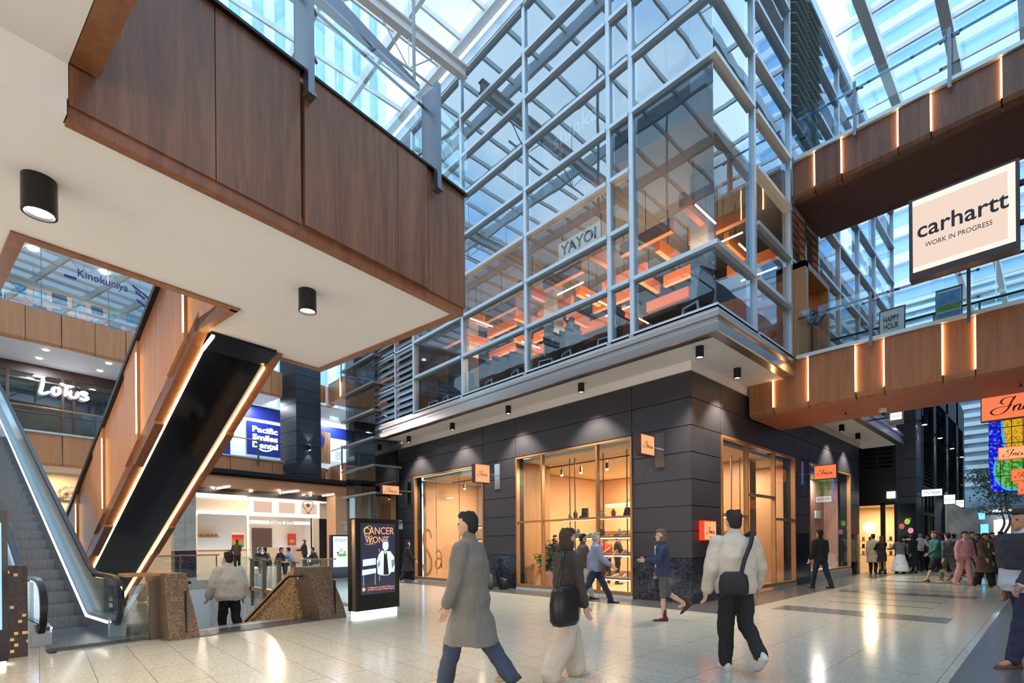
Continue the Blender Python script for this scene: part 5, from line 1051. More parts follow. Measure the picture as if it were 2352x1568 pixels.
for p, s in ((2.4, 1), (1.5, -1)):
    inn = p - s * .1
    skirt(min(inn, inn - s * .012), max(inn, inn - s * .012), 'skirt_panel', -.35, .3, mat('skirt_blue_steel', (.4, .47, .56), .25, .9))
    skirt(p - .1 if s > 0 else p, p if s > 0 else p + .1, 'inner_deck', .28, .33, M_ALU)
    skirt(min(inn - s * .012, inn - s * .03), max(inn - s * .012, inn - s * .03), 'skirt_light', .24, .27, emis('skirt_led', (1, .95, .85), 3))
    skirt(p - .02, p + .02, 'balustrade_panel', .33, .92, mat('olive_steel', (.42, .45, .34), .22, .85), q0=10.3)
    skirt(p + .03 if s > 0 else p - .12, p + .12 if s > 0 else p - .03, 'outer_deck', .0, .33, mat('outer_deck', (.3, .32, .34), .35, .7))
    pts = [(p, 10.3, .12), (p, 10.0, .16), (p, 9.78, .34), (p, 9.7, .58), (p, 9.78, .82), (p, 10.0, .95), (p, 10.4, .98), (p, 11.0, .99), (p, 11.35, 1.03), (p, 11.7, 1.17)]
    pts = catmull(pts, 4) + [(p, 22, (22 - QS) * SL + .94)]
    b = MB(True); rg = []
    for i, c in enumerate(pts):
        a = Vector(pts[max(0, i - 1)]); e = Vector(pts[min(len(pts) - 1, i + 1)]); d = (e - a).normalized(); nz_ = Vector((1, 0, 0)).cross(d)
        rg.append([tuple(Vector(c) + Vector((1, 0, 0)) * x_ + nz_ * y_) for x_, y_ in ((-.04, -.025), (.04, -.025), (.045, 0), (.035, .02), (-.035, .02), (-.045, 0))])
    b.loft(rg); b.obj('handrail', M_BLACK, es, smooth='auto')
    b = MB(True); b.prism([(9.8, .36), (9.76, .6), (9.82, .82), (10.0, .93), (10.6, .95), (10.6, .3), (10.0, .28)], 0, p - .02, p + .02); b.obj('newel_panel', mat('newel_steel', (.5, .48, .45), .15, .95), es)
    b = MB(True); b.prism([(9.95, 0), (9.9, .2), (10.1, .3), (10.9, .3), (10.9, 0)], 0, p - .1, p + .12); o = b.obj('newel_base', M_ALU, es)
    b = MB(True); px_ = p - s * .102; b.box(min(px_, px_ - s * .008), max(px_, px_ - s * .008), 10.02, 10.12, .12, .17); b.obj('green_lamp', m_green, o)
b = MB(True); b.box(2.376, 2.38, 10.05, 10.28, .38, .8); o = b.obj('notice_panel', M_BLACK, es)
for r in range(2):
    for c in range(4): b = MB(True); b.box(2.372, 2.376, 10.07 + c * .05, 10.1 + c * .05, .5 + r * .1 - .035, .5 + r * .1 + .035); b.obj('pictogram', mat('pic%d' % r, [(.6, .6, .6), (.6, .25, .2)][r], .5, emit=[(.6, .6, .6), (.6, .25, .2)][r], es=.3), o)
b = MB(True); b.box(1.55, 2.62, 9.2, QS + .15, 0, .018); S(b, 'floor_comb_plate', mat('comb_steel', (.36, .4, .45), .3, .8, noise=.5, nscale=160, stretch=(1, .01, .01)))
b = MB(True)
for k in range(26): b.box(1.5 + k * .044, 1.522 + k * .044, 9.22, 9.52, .018, .024)
b.box(1.48, 2.65, 9.2, 9.54, .018, .0185); S(b, 'floor_tactile_dark', mat('dark_mat', (.045, .045, .05), .5))
t = thing('stop_bumper', W(2.66, 10.2, 0), 'small dark rounded box on the floor beside the escalator newel', 'floor box'); b = MB(True); b.box(2.56, 2.76, 10.05, 10.35, 0, .14); b.obj('body', M_BLKM, t, bevel=.03)
# mosaic pillar and screen column at the far left
def mosaic(name, base, alt, scale, thr, rough=.3, metal=.3):
    m = bpy.data.materials.new(name); m.use_nodes = True; nt = m.node_tree; bb = nt.nodes['Principled BSDF']; L = nt.links.new
    tc = N(nt, 'ShaderNodeTexCoord'); mp = N(nt, 'ShaderNodeMapping'); mp.inputs['Scale'].default_value = (scale,) * 3; mp.inputs['Location'].default_value = (.31, .17, .23)
    sn = N(nt, 'ShaderNodeVectorMath', operation='FLOOR'); wn = N(nt, 'ShaderNodeTexWhiteNoise'); r = N(nt, 'ShaderNodeValToRGB'); r.color_ramp.interpolation = 'CONSTANT'
    e = r.color_ramp.elements; e[0].position = 0; e[0].color = (*base, 1); e[1].position = thr; e[1].color = (*alt, 1); x = r.color_ramp.elements.new(thr * .5); x.color = (*[c * 1.7 for c in base], 1)
    L(tc.outputs['Object'], mp.inputs[0]); L(mp.outputs[0], sn.inputs[0]); L(sn.outputs[0], wn.inputs[0]); L(wn.outputs[0], r.inputs[0]); L(r.outputs[0], bb.inputs['Base Color'])
    bb.inputs['Roughness'].default_value = rough; bb.inputs['Metallic'].default_value = metal; return m
m_mosd = mosaic('dark_mosaic', (.02, .013, .015), (.65, .42, .17), 26, .93); m_mosg = mosaic('gold_mosaic', (.4, .26, .13), (.85, .65, .38), 42, .75, .3, .55); m_mosb = mosaic('brown_mosaic', (.13, .09, .065), (.2, .14, .1), 42, .85, .4, .2)
b = MB(True); b.box(1.06, 1.27, 9.25, 9.45, .0, 1.21); b.obj('mosaic_pillar', m_mosd, None, label='low square pillar of dark mosaic tiles with scattered gold ones, left of the escalator', cat='pillar')
t = thing('advertising_screen', W(.88, 8.8, 0), 'dark advertising column cut off by the left edge of the frame', 'screen')
b = MB(True); b.box(.6, 1.02, 8.7, 8.95, .06, 1.9); b.obj('cabinet', M_BLKG, t); b = MB(True); b.box(.66, .965, 8.69, 8.7, .45, 1.75); b.obj('display', emis('scr_blue', (.3, .5, .9), 1.5), t); b = MB(True); b.box(.65, 1.0, 8.72, 8.93, 0, .05); b.obj('base_light', M_LAMP, t)
b = MB(True); b.box(.62, 1.0, 9.6, 9.9, 0, 2.6); b.obj('column_plinth', M_STEELD, None, label='narrow grey metal column rising behind the left advertising column', cat='column')
b = MB(True); b.box(.3, 1.01, 10.2, 10.5, 1.95, 4.5); b.obj('light_banner', emis('banner_white', (1, 1, .97), 2.2), None, label='tall glowing white light panel cut off by the left edge above the escalator', cat='light panel'); b = MB(True); b.box(.5, .9, 10.3, 10.4, 0, 1.95); b.obj('light_banner_post', M_STEELD, None, label='grey post carrying the glowing white panel at the left edge', cat='post')
# stair piers in brown and gold mosaic
def pier(p0, p1, top0, top1, lab, side):
    t = thing('stair_pier', W((p0 + p1) / 2, 9.0, 0), lab, 'pier'); b = MB(True)
    rows = []
    for z, k, qf in [(0, 0, 8.86), (.25, .22, 8.87), (.5, .5, 8.9), (.75, .82, 8.93), (1.02, 1, 8.95)]:
        a = p0 + (top0 - p0) * k ** .8; e = p1 + (top1 - p1) * k; rows.append([(a, qf, z), (e, qf, z), (e, 9.5, z), (a, 9.5, z)])
    b.loft(rows); o = b.obj('body', m_mosb, t)
    b = MB(True); c = (p0 + p1) / 2 + .02; b.box(c - .008, c + .008, 8.845, 8.9, .1, .75); b.obj('groove', M_BLACK, t)
    wp = top0 if side > 0 else top1
    b = MB(True); x0, x1 = (top0 + .0, top0 + .3) if side > 0 else (top1 - .3, top1)
    b.hexa([(x0, 9.5, -.1), (x1, 9.5, -.1), (x1, 12.4, -1.8), (x0, 12.4, -1.8)], [(x0, 9.5, 1.02), (x1, 9.5, 1.02), (x1, 12.4, -.62), (x0, 12.4, -.62)]); b.obj('side_wing', m_mosg, t)
    b = MB(True); xx = (x0 - .08) if side > 0 else (x1 + .08); b.tube([(xx, 9.05, .86), (xx, 9.5, .84), (xx, 9.65, .78), (xx, 12.4, -.78)], .024, 8); b.obj('handrail', M_BLKM, t)
    for q in (9.2, 10.2, 11.2): b = MB(True); z = .86 if q < 9.5 else .84 - (q - 9.55) * .57; b.tube([(xx, q, z), (xx, q, z - .06), (xx + (.08 if side > 0 else -.08), q, z - .06)], .012, 6); b.obj('rail_bracket', M_STEEL, t)
    return t
pier(2.78, 3.2, 2.75, 3.05, 'flared brown mosaic stair pier left of the stair, between escalator and steps', -1)
pier(5.3, 5.85, 5.1, 5.55, 'flared brown and gold mosaic stair pier on the right of the stair', 1)
t = thing('glass_gate', W(2.5, 9.5, 0), 'clear glass screen with a bronze top shelf between the escalator and the left stair pier', 'glass screen')
b = MB(True); b.box(2.3, 2.64, 9.25, 9.262, .03, .85); b.obj('glass_panel', M_GLB, t); b = MB(True); b.box(2.3, 2.312, 9.262, 10.4, .03, .85); b.obj('glass_panel', M_GLB, t)
b = MB(True); b.box(2.64, 2.78, 9.22, 9.3, 0, .92); b.obj('post', mat('bronze_post', (.14, .11, .09), .35, .6), t); b = MB(True); b.hexa([(2.3, 9.1, .99), (2.85, 9.1, .99), (2.85, 9.45, 1.0), (2.3, 9.45, 1.0)], [(2.3, 9.1, 1.03), (2.85, 9.1, 1.03), (2.85, 9.45, 1.04), (2.3, 9.45, 1.04)]); b.box(2.6, 2.68, 9.24, 9.28, .9, .99); b.obj('top_shelf', M_BRONZE, t)
# silver tactile studs before the stair
b = MB(True); b.box(3.22, 5.3, 8.88, 9.5, 0, .008); o = b.obj('tactile_strip', mat('tactile_base', (.12, .13, .15), .4, .3), None, label='strip of rows of shiny silver tactile studs at the head of the stair', cat='tactile strip')
b = MB(True)
for i in range(40):
    for j in range(11): b.box(3.245 + i * .0515, 3.275 + i * .0515, 8.9 + j * .054, 8.93 + j * .054, .008, .014)
s_ = b.obj('studs', M_STEEL, o); s_['kind'] = 'stuff'
b = MB(True); b.box(3.2, 5.35, 9.5, 9.56, 0, .012); S(b, 'trim_stair_nosing', M_ALU)
# glass balustrade along the void with bronze fins
vb = thing('glass_balustrade', (5.35, 16.5, 0), 'glass balustrade on bronze fins along the right side of the stair void', 'balustrade')
for i, y in enumerate((14.85, 16.1, 17.58, 18.93)):
    b = MB(); b.prism([(y - .07, .92), (y + .07, .95), (y + .07, -.4), (y - .07, -.4)], 0, 5.24 + .02 * i, 5.34 + .02 * i); b.prism([(y - .04, -.4), (y + .04, -.4), (y + .04, -.64), (y - .04, -.64)], 0, 5.25 + .02 * i, 5.33 + .02 * i); b.obj('fin', mat('bronze_fin%d' % i, (.2, .165, .14), .4, .5), vb)
    b = MB(); b.bar((5.2 + .02 * i, y - .06, .98), (5.45 + .02 * i, y + .08, .93), .09, .03); b.obj('rail_bracket', M_BRONZE, vb)
for a, e in [(10.6, 12.6), (12.7, 14.75), (14.95, 16.0), (16.2, 17.48), (17.7, 18.85), (19.0, 20.6)]:
    b = MB(); x = 5.42 if a > 14 else 5.36; b.hexa([(x, a, .02), (x + .012, a, .02), (x + .012, e, .02), (x, e, .02)], [(x, a, 1.05), (x + .012, a, 1.05), (x + .012, e, 1.05), (x, e, 1.05)]); b.obj('glass_panel', M_GLB, vb)
b = MB(); b.box(5.3, 5.5, 10.6, 20.6, -.1, .02); b.obj('edge_channel', M_BRONZE, vb)
fb2 = thing('glass_balustrade', W(6, 23.5, 0), 'glass balustrade with a dark top rail along the far side of the stair void', 'balustrade')
for a, e in [(3, 4.6), (4.65, 6.2), (6.25, 7.8), (7.85, 9.2)]: b = MB(True); b.box(a, e, 23.55, 23.562, .02, 1.02); b.obj('glass_panel', M_GLB, fb2)
b = MB(True); b.tube([(2.9, 23.56, 1.05), (9.3, 23.56, 1.05)], .03, 8); b.obj('top_rail', M_BRONZE, fb2)
for p in (3, 4.62, 6.22, 7.82, 9.2): b = MB(True); b.box(p - .02, p + .02, 23.58, 23.62, 0, 1.03); b.obj('post', M_STEELD, fb2)
# ============================================================ KIOSK
kk = thing('advertising_kiosk', W(6.55, 8.9, 0), 'freestanding black advertising kiosk reading CANCER WON\'T with a seated person in white tones', 'kiosk')
K0, K1, KQ = 6.0, 7.1, 8.76
b = MB(True); b.box(K0, K1, KQ, KQ + .28, .09, 1.98); b.obj('cabinet', M_BLACK, kk, bevel=.01)
b = MB(True); b.box(K0 + .05, K1 - .05, KQ + .03, KQ + .25, 0.004, .088); b.obj('base_light', emis('base_white', (.9, 1, .95), 5), kk)
b = MB(True); b.box(K0 - .003, K0, KQ + .02, KQ + .12, .1, 1.95); b.obj('side_trim', M_STEEL, kk)
b = MB(True); b.box(K0 + .12, K1 - .12, KQ - .006, KQ, .42, 1.88); sc1 = b.obj('display', mat('display_dark', (.015, .015, .03), .1, emit=(.05, .05, .09), es=.6), kk)
m_pch = emis('ad_peach', (1, .45, .25), 1.0); m_adw = emis('ad_white', (.75, .9, 1), 1.0); m_adg = emis('ad_grey', (.25, .36, .42), .8); m_gold = emis('ad_gold', (.9, .6, .1), .9); fq = KQ - .008
text('headline', 'CANCER', W((K0 + K1) / 2 + .02, fq, 1.73), UX, .76, .15, m_pch, sc1, .002); text('headline', "WON'T", W((K0 + K1) / 2 - .03, fq, 1.545), UX, .6, .14, m_pch, sc1, .002)
b = MB(True); b.X = None
sw = MB(); script(sw, [[(1.6, 2.2), (1.0, 2.6), (.3, 2.2), (.2, 1.4), (.8, 1.0), (1.4, 1.3)], [(.0, 1.9), (.6, 2.3), (1.2, 1.8), (.7, 1.2), (.1, 1.4)], [(.2, .1), (1.3, .1), (1.6, .9), (1.1, .8), (1.0, .2), (2.0, .1)]], W(K0 + .33, fq - .004, 1.64), UX, .3, .09, .05, depth=.002, span=2); sw.obj('flourish', m_gold, sc1)
def adpoly(pts, nm, m, z=.0): b = MB(True); b.prism([(K0 + .12 + x * .86, .42 + y * 1.24 + .06) for x, y in pts], 1, fq - .001 - z, fq - z); b.obj(nm, m, sc1)
adpoly([(.05, .53), (.42, .55), (.42, .44), (.05, .42)], 'chair_back', m_adw); adpoly([(.03, .36), (.42, .38), (.42, .3), (.03, .27)], 'chair_seat', m_adw); adpoly([(.05, .26), (.08, .26), (.08, .1), (.05, .08)], 'chair_leg', m_adg); adpoly([(.38, .29), (.41, .29), (.41, .12), (.38, .1)], 'chair_leg', m_adg)
adpoly([(.47, .28), (.45, .5), (.5, .6), (.6, .68), (.66, .66), (.7, .66), (.85, .66), (.97, .56), (.99, .4), (.97, .3), (.88, .3), (.8, .25), (.62, .25)], 'figure_jacket', m_adw, .001); adpoly([(.66, .66), (.7, .6), (.74, .66), (.78, .4), (.8, .26), (.64, .26)], 'figure_shirt', mat('ad_dark', (.02, .02, .03), .5), .002)
adpoly([(.62, .72), (.62, .79), (.66, .84), (.76, .84), (.8, .79), (.79, .71), (.74, .67), (.67, .67)], 'figure_head', m_adw, .002); adpoly([(.62, .79), (.64, .86), (.72, .88), (.79, .85), (.8, .79), (.76, .82), (.66, .82)], 'figure_hair', m_adg, .003)
adpoly([(.5, .32), (.56, .4), (.62, .36), (.6, .28)], 'figure_hand', m_adw, .003); adpoly([(.88, .5), (.97, .52), (.99, .42), (.9, .36)], 'jacket_fold', m_adg, .002); adpoly([(.47, .45), (.54, .52), (.55, .44), (.48, .38)], 'jacket_fold', m_adg, .002)
text('vertical_line', 'stop me seeing it all', W((K0 + K1) / 2 - .02, fq - .004, .98), (0, 0, 1), .62, .045, m_pch, sc1, .002, up=(-U2[0], -U2[1], 0)) if 0 else text('vertical_line', 'stop me seeing it all', W((K0 + K1) / 2 + .02, fq - .004, 1.02), (0, 0, 1), .66, .04, m_pch, sc1, -.002, up=(-U2[0], -U2[1], 0))
text('small_print', "A diagnosis shouldn't define us\nDonate at cancerchicks.org.au", W((K0 + K1) / 2 + .06, fq - .002, .53), UX, .68, .09, m_pch, sc1, .002); b = MB(True); b.loft([[(K0 + .18 + .04 * math.cos(a * pi / 10), y, .53 + .04 * math.sin(a * pi / 10)) for a in range(20)] for y in (fq - .003, fq)]); b.obj('round_mark', m_pch, sc1)
# donate screen
p0, p1, z0, z1 = R2(19, 762, 1228, 808, 1295)
t = thing('advertising_screen', W((p0 + p1) / 2, 19, 0), 'distant upright screen with a white DONATE poster on blue, behind the balustrade', 'screen')
b = MB(True); b.box(p0, p1, 19, 19.2, .02, z1); b.obj('cabinet', mat('scr_navy', (.01, .03, .1), .3), t); b = MB(True); b.box(p0 + .06, p1 - .06, 18.99, 19, .5, z1 - .06); o = b.obj('display', emis('poster_lit', (.8, .95, 1), 1.3), t)
text('headline', 'DONATE', W((p0 + p1) / 2, 18.985, z1 - .22), UX, (p1 - p0) * .72, .13, mat('teal_ink', (.01, .06, .1), .5), o, .003)
for x_, z_, w__, h__, c_ in [(0, 1.0, .5, .14, (.1, .45, .08)), (-.05, 1.2, .22, .22, (.5, .6, .65)), (.12, 1.12, .12, .14, (.6, .3, .05)), (-.2, 1.1, .12, .1, (.3, .05, .05))]:
    b = MB(True); b.sph(((p0 + p1) / 2 + x_, 18.985, z_), .5, 10, 6, (w__, .01, h__)); b.obj('picture', mat('don%.2f' % x_, c_, .5, emit=c_, es=.8), o)
b = MB(True); b.box(8.3, 8.9, 14.0, 14.4, .98, 1.02); b.box(8.55, 8.6, 14.1, 14.3, 0, .98); b.obj('ledge_table', M_BRONZE, None, label='small bronze ledge on a thin post between the kiosk and the distant screen', cat='table')
t = thing('fire_extinguisher', (6.25, 11.3, 0), 'small red canister half hidden behind the advertising kiosk', 'canister'); p = Zp(810, 1390)
t.location = (p[0], p[1], 0); WORLD[t.name] = Vector((p[0], p[1], 0)); b = MB(); b.lathe(p[0], p[1], [(.06, 0), (.065, .03), (.065, .24), (.03, .3)], 14); b.obj('body', mat('ext_red', (.6, .02, .02), .3), t); b = MB(); b.cyl(p[0], p[1], .3, .36, .02, 8); b.obj('valve', M_BLACK, t)
# ============================================================ FAR STREET
XT = 28.5
m_dk = M_PANEL
b = MB()
for k in range(12): 
    z = .02 + k * .84
    b.box(XT + 0.0, XT + 1.5, 4.18, 4.86, z + .01, z + .83)
S(b, 'wall_tea_pier', m_dk)
b = MB(); b.box(XT + .14, XT + .4, 4.9, 9, 3.15, 9.5); S(b, 'wall_tea_shop', M_BLACK)
b = MB()
for k in range(16):
    for a, e in [(5.0, 5.55), (5.65, 6.4)]: b.hexa([(XT - .02, a, 4.75 + k * .2), (XT + .0, a, 4.75 + k * .2), (XT + 0, e, 4.75 + k * .2), (XT - .02, e, 4.75 + k * .2)], [(XT + .1, a, 4.87 + k * .2), (XT + .12, a, 4.87 + k * .2), (XT + .12, e, 4.87 + k * .2), (XT + .1, e, 4.87 + k * .2)])
b.obj('louvre_panel', M_BLKM, None, label='black louvred panel above the lit tea shop', cat='louvre')
b = MB(); b.box(XT, XT + .1, 4.86, 4.98, 0, 3.15); b.box(XT, XT + .1, 5.32, 5.5, 0, 3.15); b.box(XT, XT + .1, 4.98, 6.4, 3.05, 3.2); tw = S(b, 'window_70', M_BLACK); b = MB(); b.box(XT + .04, XT + .05, 4.98, 6.4, .02, 3.05); b.obj('pane', M_GLC, tw)
b = MB(); b.box(XT + 3, XT + 3.1, 4.6, 9, 0, 3.2); b.box(XT + .1, XT + 3, 8.9, 9, 0, 3.2); b.box(XT + .1, XT + 3, 4.88, 4.9, 0, 3.2); b.box(XT + .1, XT + 3, 4.9, 8.9, 3.1, 3.15); S(b, 'wall_tea_interior', M_INT_CR); area('ceiling_lamp', (XT + 1.4, 6.2, 3.05), (0, 0, 0), 2, 1.6, 130, (1, .75, .45))
b = MB(); b.loft([[(xx, 6.05 + .27 * math.cos(a * pi / 12), 2.05 + .27 * math.sin(a * pi / 12)) for a in range(24)] for xx in (XT + .6, XT + .66)]); b.obj('round_wall_light', emis('halo', (1, .85, .6), 1.8), None, label='big round glowing emblem on the tea shop back wall', cat='lamp')
for j, z in enumerate((.7, 1.05, 1.4)):
    b = MB(); b.box(XT + 1.6, XT + 2.0, 5.0, 7.4, z - .03, z); b.obj('tea_shelf', M_OAK, None, label='%s shelf of tea tins inside the lit tea shop' % ['lowest', 'middle', 'top'][j], cat='shelf')
    for k in range(8): b = MB(); b.cyl(XT + 1.75, 5.15 + k * .28, z, z + .2, .06, 10); b.obj('tea_tin', [M_BLACK, mat('tin_red', (.3, .05, .03), .4), M_WHITE][(j + k) % 3], None, label='%s tin on the %s shelf of the tea shop' % (['black', 'dark red', 'white'][(j + k) % 3], ['lowest', 'middle', 'top'][j]), cat='tin', group='%s tins on the %s tea shop shelf' % (['black', 'dark red', 'white'][(j + k) % 3], ['lowest', 'middle', 'top'][j]))
t = thing('menu_screen', (XT - .1, 4.5, .9), 'tall dark tea menu screen with green and red drinks beside the tea shop', 'screen')
b = MB(); b.box(XT - .06, XT - .0, 4.2, 4.85, .02, 3.05); b.obj('panel', M_BLKG, t); o_ = None
for y_, z_, c_ in [(4.7, 2.05, (.7, .1, .12)), (4.5, 2.25, (.4, .6, .08)), (4.38, 1.85, (.75, .3, .35))]:
    b = MB(); b.sph((XT - .07, y_, z_), .13, 12, 8, (.05, .8, 1)); b.obj('drink_picture', emis('dr%.2f' % y_, c_, .9), t)
text('menu_title', 'TEA MENU', (XT - .065, 4.52, 1.45), (0, -1, 0), .5, .1, emis('menu_pink', (.9, .5, .4), .8), t, .004)
for k in range(3): text('menu_lines', 'green tea\nfruit tea', (XT - .065, 4.66 - k * .1, 1.25 - k * .05 + (1.2 if k == 2 else 0)), (0, -1, 0), .2, .12, emis('menu_y%d' % k, (.8, .8, .1), .7), t, .004)
b = MB(); b.box(XT - .02, XT + .1, 4.95, 5.25, 3.35, 3.65); b.obj('small_lightbox', emis('sl_white', (1, 1, .95), 3), None, label='small white lit sign above the tea shop door', cat='sign')
# long dark facade with louvres
YC = 4.2
b = MB(); b.box(XT + 1.5, 46, YC + .1, YC + .4, 0, 10.2); S(b, 'wall_street_left', mat('dark_street', (.028, .028, .035), .5, .2))
b = MB()
for x0_, x1_ in [(30.01, 30.2), (33.2, 34.0), (37.6, 38.4), (42, 42.8), (45.2, 46)]:
    for k in range(12): b.box(x0_, x1_, YC - .05, YC + .1, .02 + k * .84, .84 + k * .84)
b.box(30.2, 45.2, YC - .02, YC + .1, 3.8, 4.0); b.box(30.2, 45.2, YC - .05, YC + .1, 8.6, 10.2); S(b, 'wall_street_piers', m_dk)
m_lv = mat('louvre_black', (.025, .025, .03), .35, .5)
for i, (x0_, x1_) in enumerate([(30.25, 33.15), (34.05, 37.55), (38.45, 41.95), (42.85, 45.15)]):
    b = MB(); z = 4.1
    while z < 8.5: b.hexa([(x0_, YC - .06, z), (x1_, YC - .06, z), (x1_, YC - .04, z), (x0_, YC - .04, z)], [(x0_, YC + .06, z + .11), (x1_, YC + .06, z + .11), (x1_, YC + .08, z + .11), (x0_, YC + .08, z + .11)]); z += .17
    b.obj('louvre_panel', m_lv, None, label='black louvred facade panel, %s from the camera along the street' % ['first', 'second', 'third', 'fourth'][i], cat='louvre')
for i, x in enumerate((29.1, 33.6, 38, 42.4)):
    z = 6.6; t = thing('wall_light', (x, YC - .25, z), 'black cylinder wall light on the dark street facade, %s from the camera' % ['first', 'second', 'third', 'fourth'][i], 'wall light')
    b = MB(); b.cyl(x, YC - .25, z, z + .4, .11, 12); b.box(x - .03, x + .03, YC - .2, YC - .05, z + .15, z + .25); b.obj('body', M_BLKM, t); b = MB(); b.cyl(x, YC - .25, z - .01, z, .09, 12); b.obj('lens', M_LAMP, t)
    l = bpy.data.lights.new('wall_spot', 'SPOT'); l.energy = 90; l.spot_size = 1.0; l.shadow_soft_size = .05; o = bpy.data.objects.new('wall_spot', l); C.objects.link(o); o.parent = t; o.location = (0, .05, -.05)
b = MB()
for x in (30.3, 31.3, 32.3, 33.1): b.box(x, x + .08, YC - .04, YC + .08, 0, 3.8)
b.box(30.3, 33.1, YC - .04, YC + .08, 2.6, 2.75); S(b, 'window_71', M_BLKM); b = MB(); b.box(32.0, 32.8, YC + .0, YC + .09, 0, 2.6); S(b, 'door_4', wood('street_door', (.3, .17, .1), (.2, .1, .06)))
for i, (x0p, x1p, y0_, y1_, X_, tx, lab) in enumerate([(2116, 2165, 1124, 1138, 28.5, 'TTOTALER', 'white TTOTALER sign projecting from the dark street facade'), (2167, 2195, 1136, 1157, 33.8, 'BLANCA', 'white BLANCA sign projecting beyond the first white sign'), (2194, 2215, 1148, 1165, 38.2, None, 'small white sign with a short black curve, farthest of the three white signs')]):
    a = Xp(x0p, y0_, X_); e = Xp(x1p, y1_, X_); t = thing('blade_sign', (X_, (a[1] + e[1]) / 2, e[2]), lab, 'sign')
    b = MB(); b.box(X_, X_ + .12, e[1], a[1], e[2], a[2]); b.obj('box', M_BLACK, t); b = MB(); b.box(X_ - .01, X_, e[1] + .02, a[1] - .02, e[2] + .02, a[2] - .02); b.obj('lit_face', emis('wsign%d' % i, (.95, .97, 1), 1.5), t)
    cc_ = (X_ - .012, (a[1] + e[1]) / 2, (a[2] + e[2]) / 2); hh = a[2] - e[2]
    if tx: text('lettering', tx, cc_, (0, -1, 0), (a[1] - e[1]) * .78, hh * .32, M_BLACK, t, .006, off=.02 if i == 0 else 0)
    else: b = MB(); b.tube([(X_ - .012, cc_[1] + .12 * math.cos(q), cc_[2] + .02 + .06 * math.sin(q)) for q in [pi * j / 8 for j in range(9)]], .018, 6); b.obj('curve_mark', M_BLACK, t)
    b = MB(); b.bar((X_ + .06, a[1], cc_[2]), (X_ + .06, YC - .04, cc_[2]), .05, .05); b.obj('bracket', M_STEELD, t)
b = MB(); rg = []
for i in range(9):
    u = i / 8; x = 35.2 + u * 2; y = YC - .3 - 1.1 * u; rg.append([(x, y + .04 * math.sin(j * 1.7 + i), 3.9 - u * .9 + (.45 * math.sin(pi * u)) * -1 * (j == 0) - j * .37) for j in range(9)])
b.loft(rg, False, False); b.box(35.1, 35.2, YC - .35, YC - .25, 0, 3.95); b.obj('draped_canvas', mat('canvas', (.85, .72, .58), .8), None, label='cream canvas draped in folds from the dark facade above the crowd', cat='canvas')
# far end: pale banded building, trees, low shops
XF = 49
b = MB(); b.box(XF, XF + 1, -6, 9, 3.7, 20); S(b, 'wall_far_end', mat('far_glass', (.4, .58, .68), .25, noise=.6, nscale=.5))
b = MB(); z = 5.2
while z < 20: b.box(XF - .25, XF, -6, 9, z, z + .28); z += .62
S(b, 'trim_far_bands', mat('far_band', (.72, .78, .8), .5))
b = MB(); b.box(XF - .3, XF + .2, -6, 9, 3.3, 3.7); b.box(XF - 1.8, XF - .3, -6, 5, 3.55, 3.62); S(b, 'trim_street_canopy', M_ALUD)
b = MB(); b.box(XF + .2, XF + .5, -6, 9, 0, 3.3); S(b, 'wall_far_shops', mat('far_shop', (.05, .055, .065), .5))
def farpanel(x0p, y0_, x1p, y1_, m, nm, lab, cat, X_=XF + .1, th=.09):
    a = Xp(x0p, y0_, X_); e = Xp(x1p, y1_, X_); b = MB(); b.box(X_, X_ + th, e[1], a[1], e[2], a[2]); return b.obj(nm, m, None, label=lab, cat=cat)
farpanel(2207, 1189, 2223, 1195, emis('exit_g2', (.1, .9, .35), 3), 'exit_sign', 'small green exit sign at the far end of the street', 'sign', X_=46.5)
farpanel(2282, 1194, 2322, 1228, emis('cafe_glow', (1, .7, .45), 1.6), 'lit_shop_window', 'warm lit shop window at the far end of the street', 'window')
farpanel(2232, 1195, 2248, 1240, mat('brown_door', (.18, .08, .04), .5), 'shop_door', 'brown timber shop door at the far end of the street', 'door')
farpanel(2252, 1204, 2270, 1225, emis('neon_blue', (.1, .6, 1), 2.5), 'neon_sign', 'blue neon leaf shaped sign at the far end of the street', 'sign')
farpanel(2230, 1178, 2262, 1192, emis('tv_blue', (.15, .6, .9), 1.8), 'hanging_screen', 'tilted blue screen under the canopy at the far end', 'screen', X_=46)
farpanel(2290, 1192, 2308, 1220, emis('pale_sign', (.75, .85, 1), 1.2), 'pale_sign', 'pale lilac hanging sign at the far end near the right edge', 'sign', X_=47)
area('ceiling_lamp', (XF - 1, 2.5, 3.5), (0, 0, 0), 1, 6, 150, (.7, .85, 1))
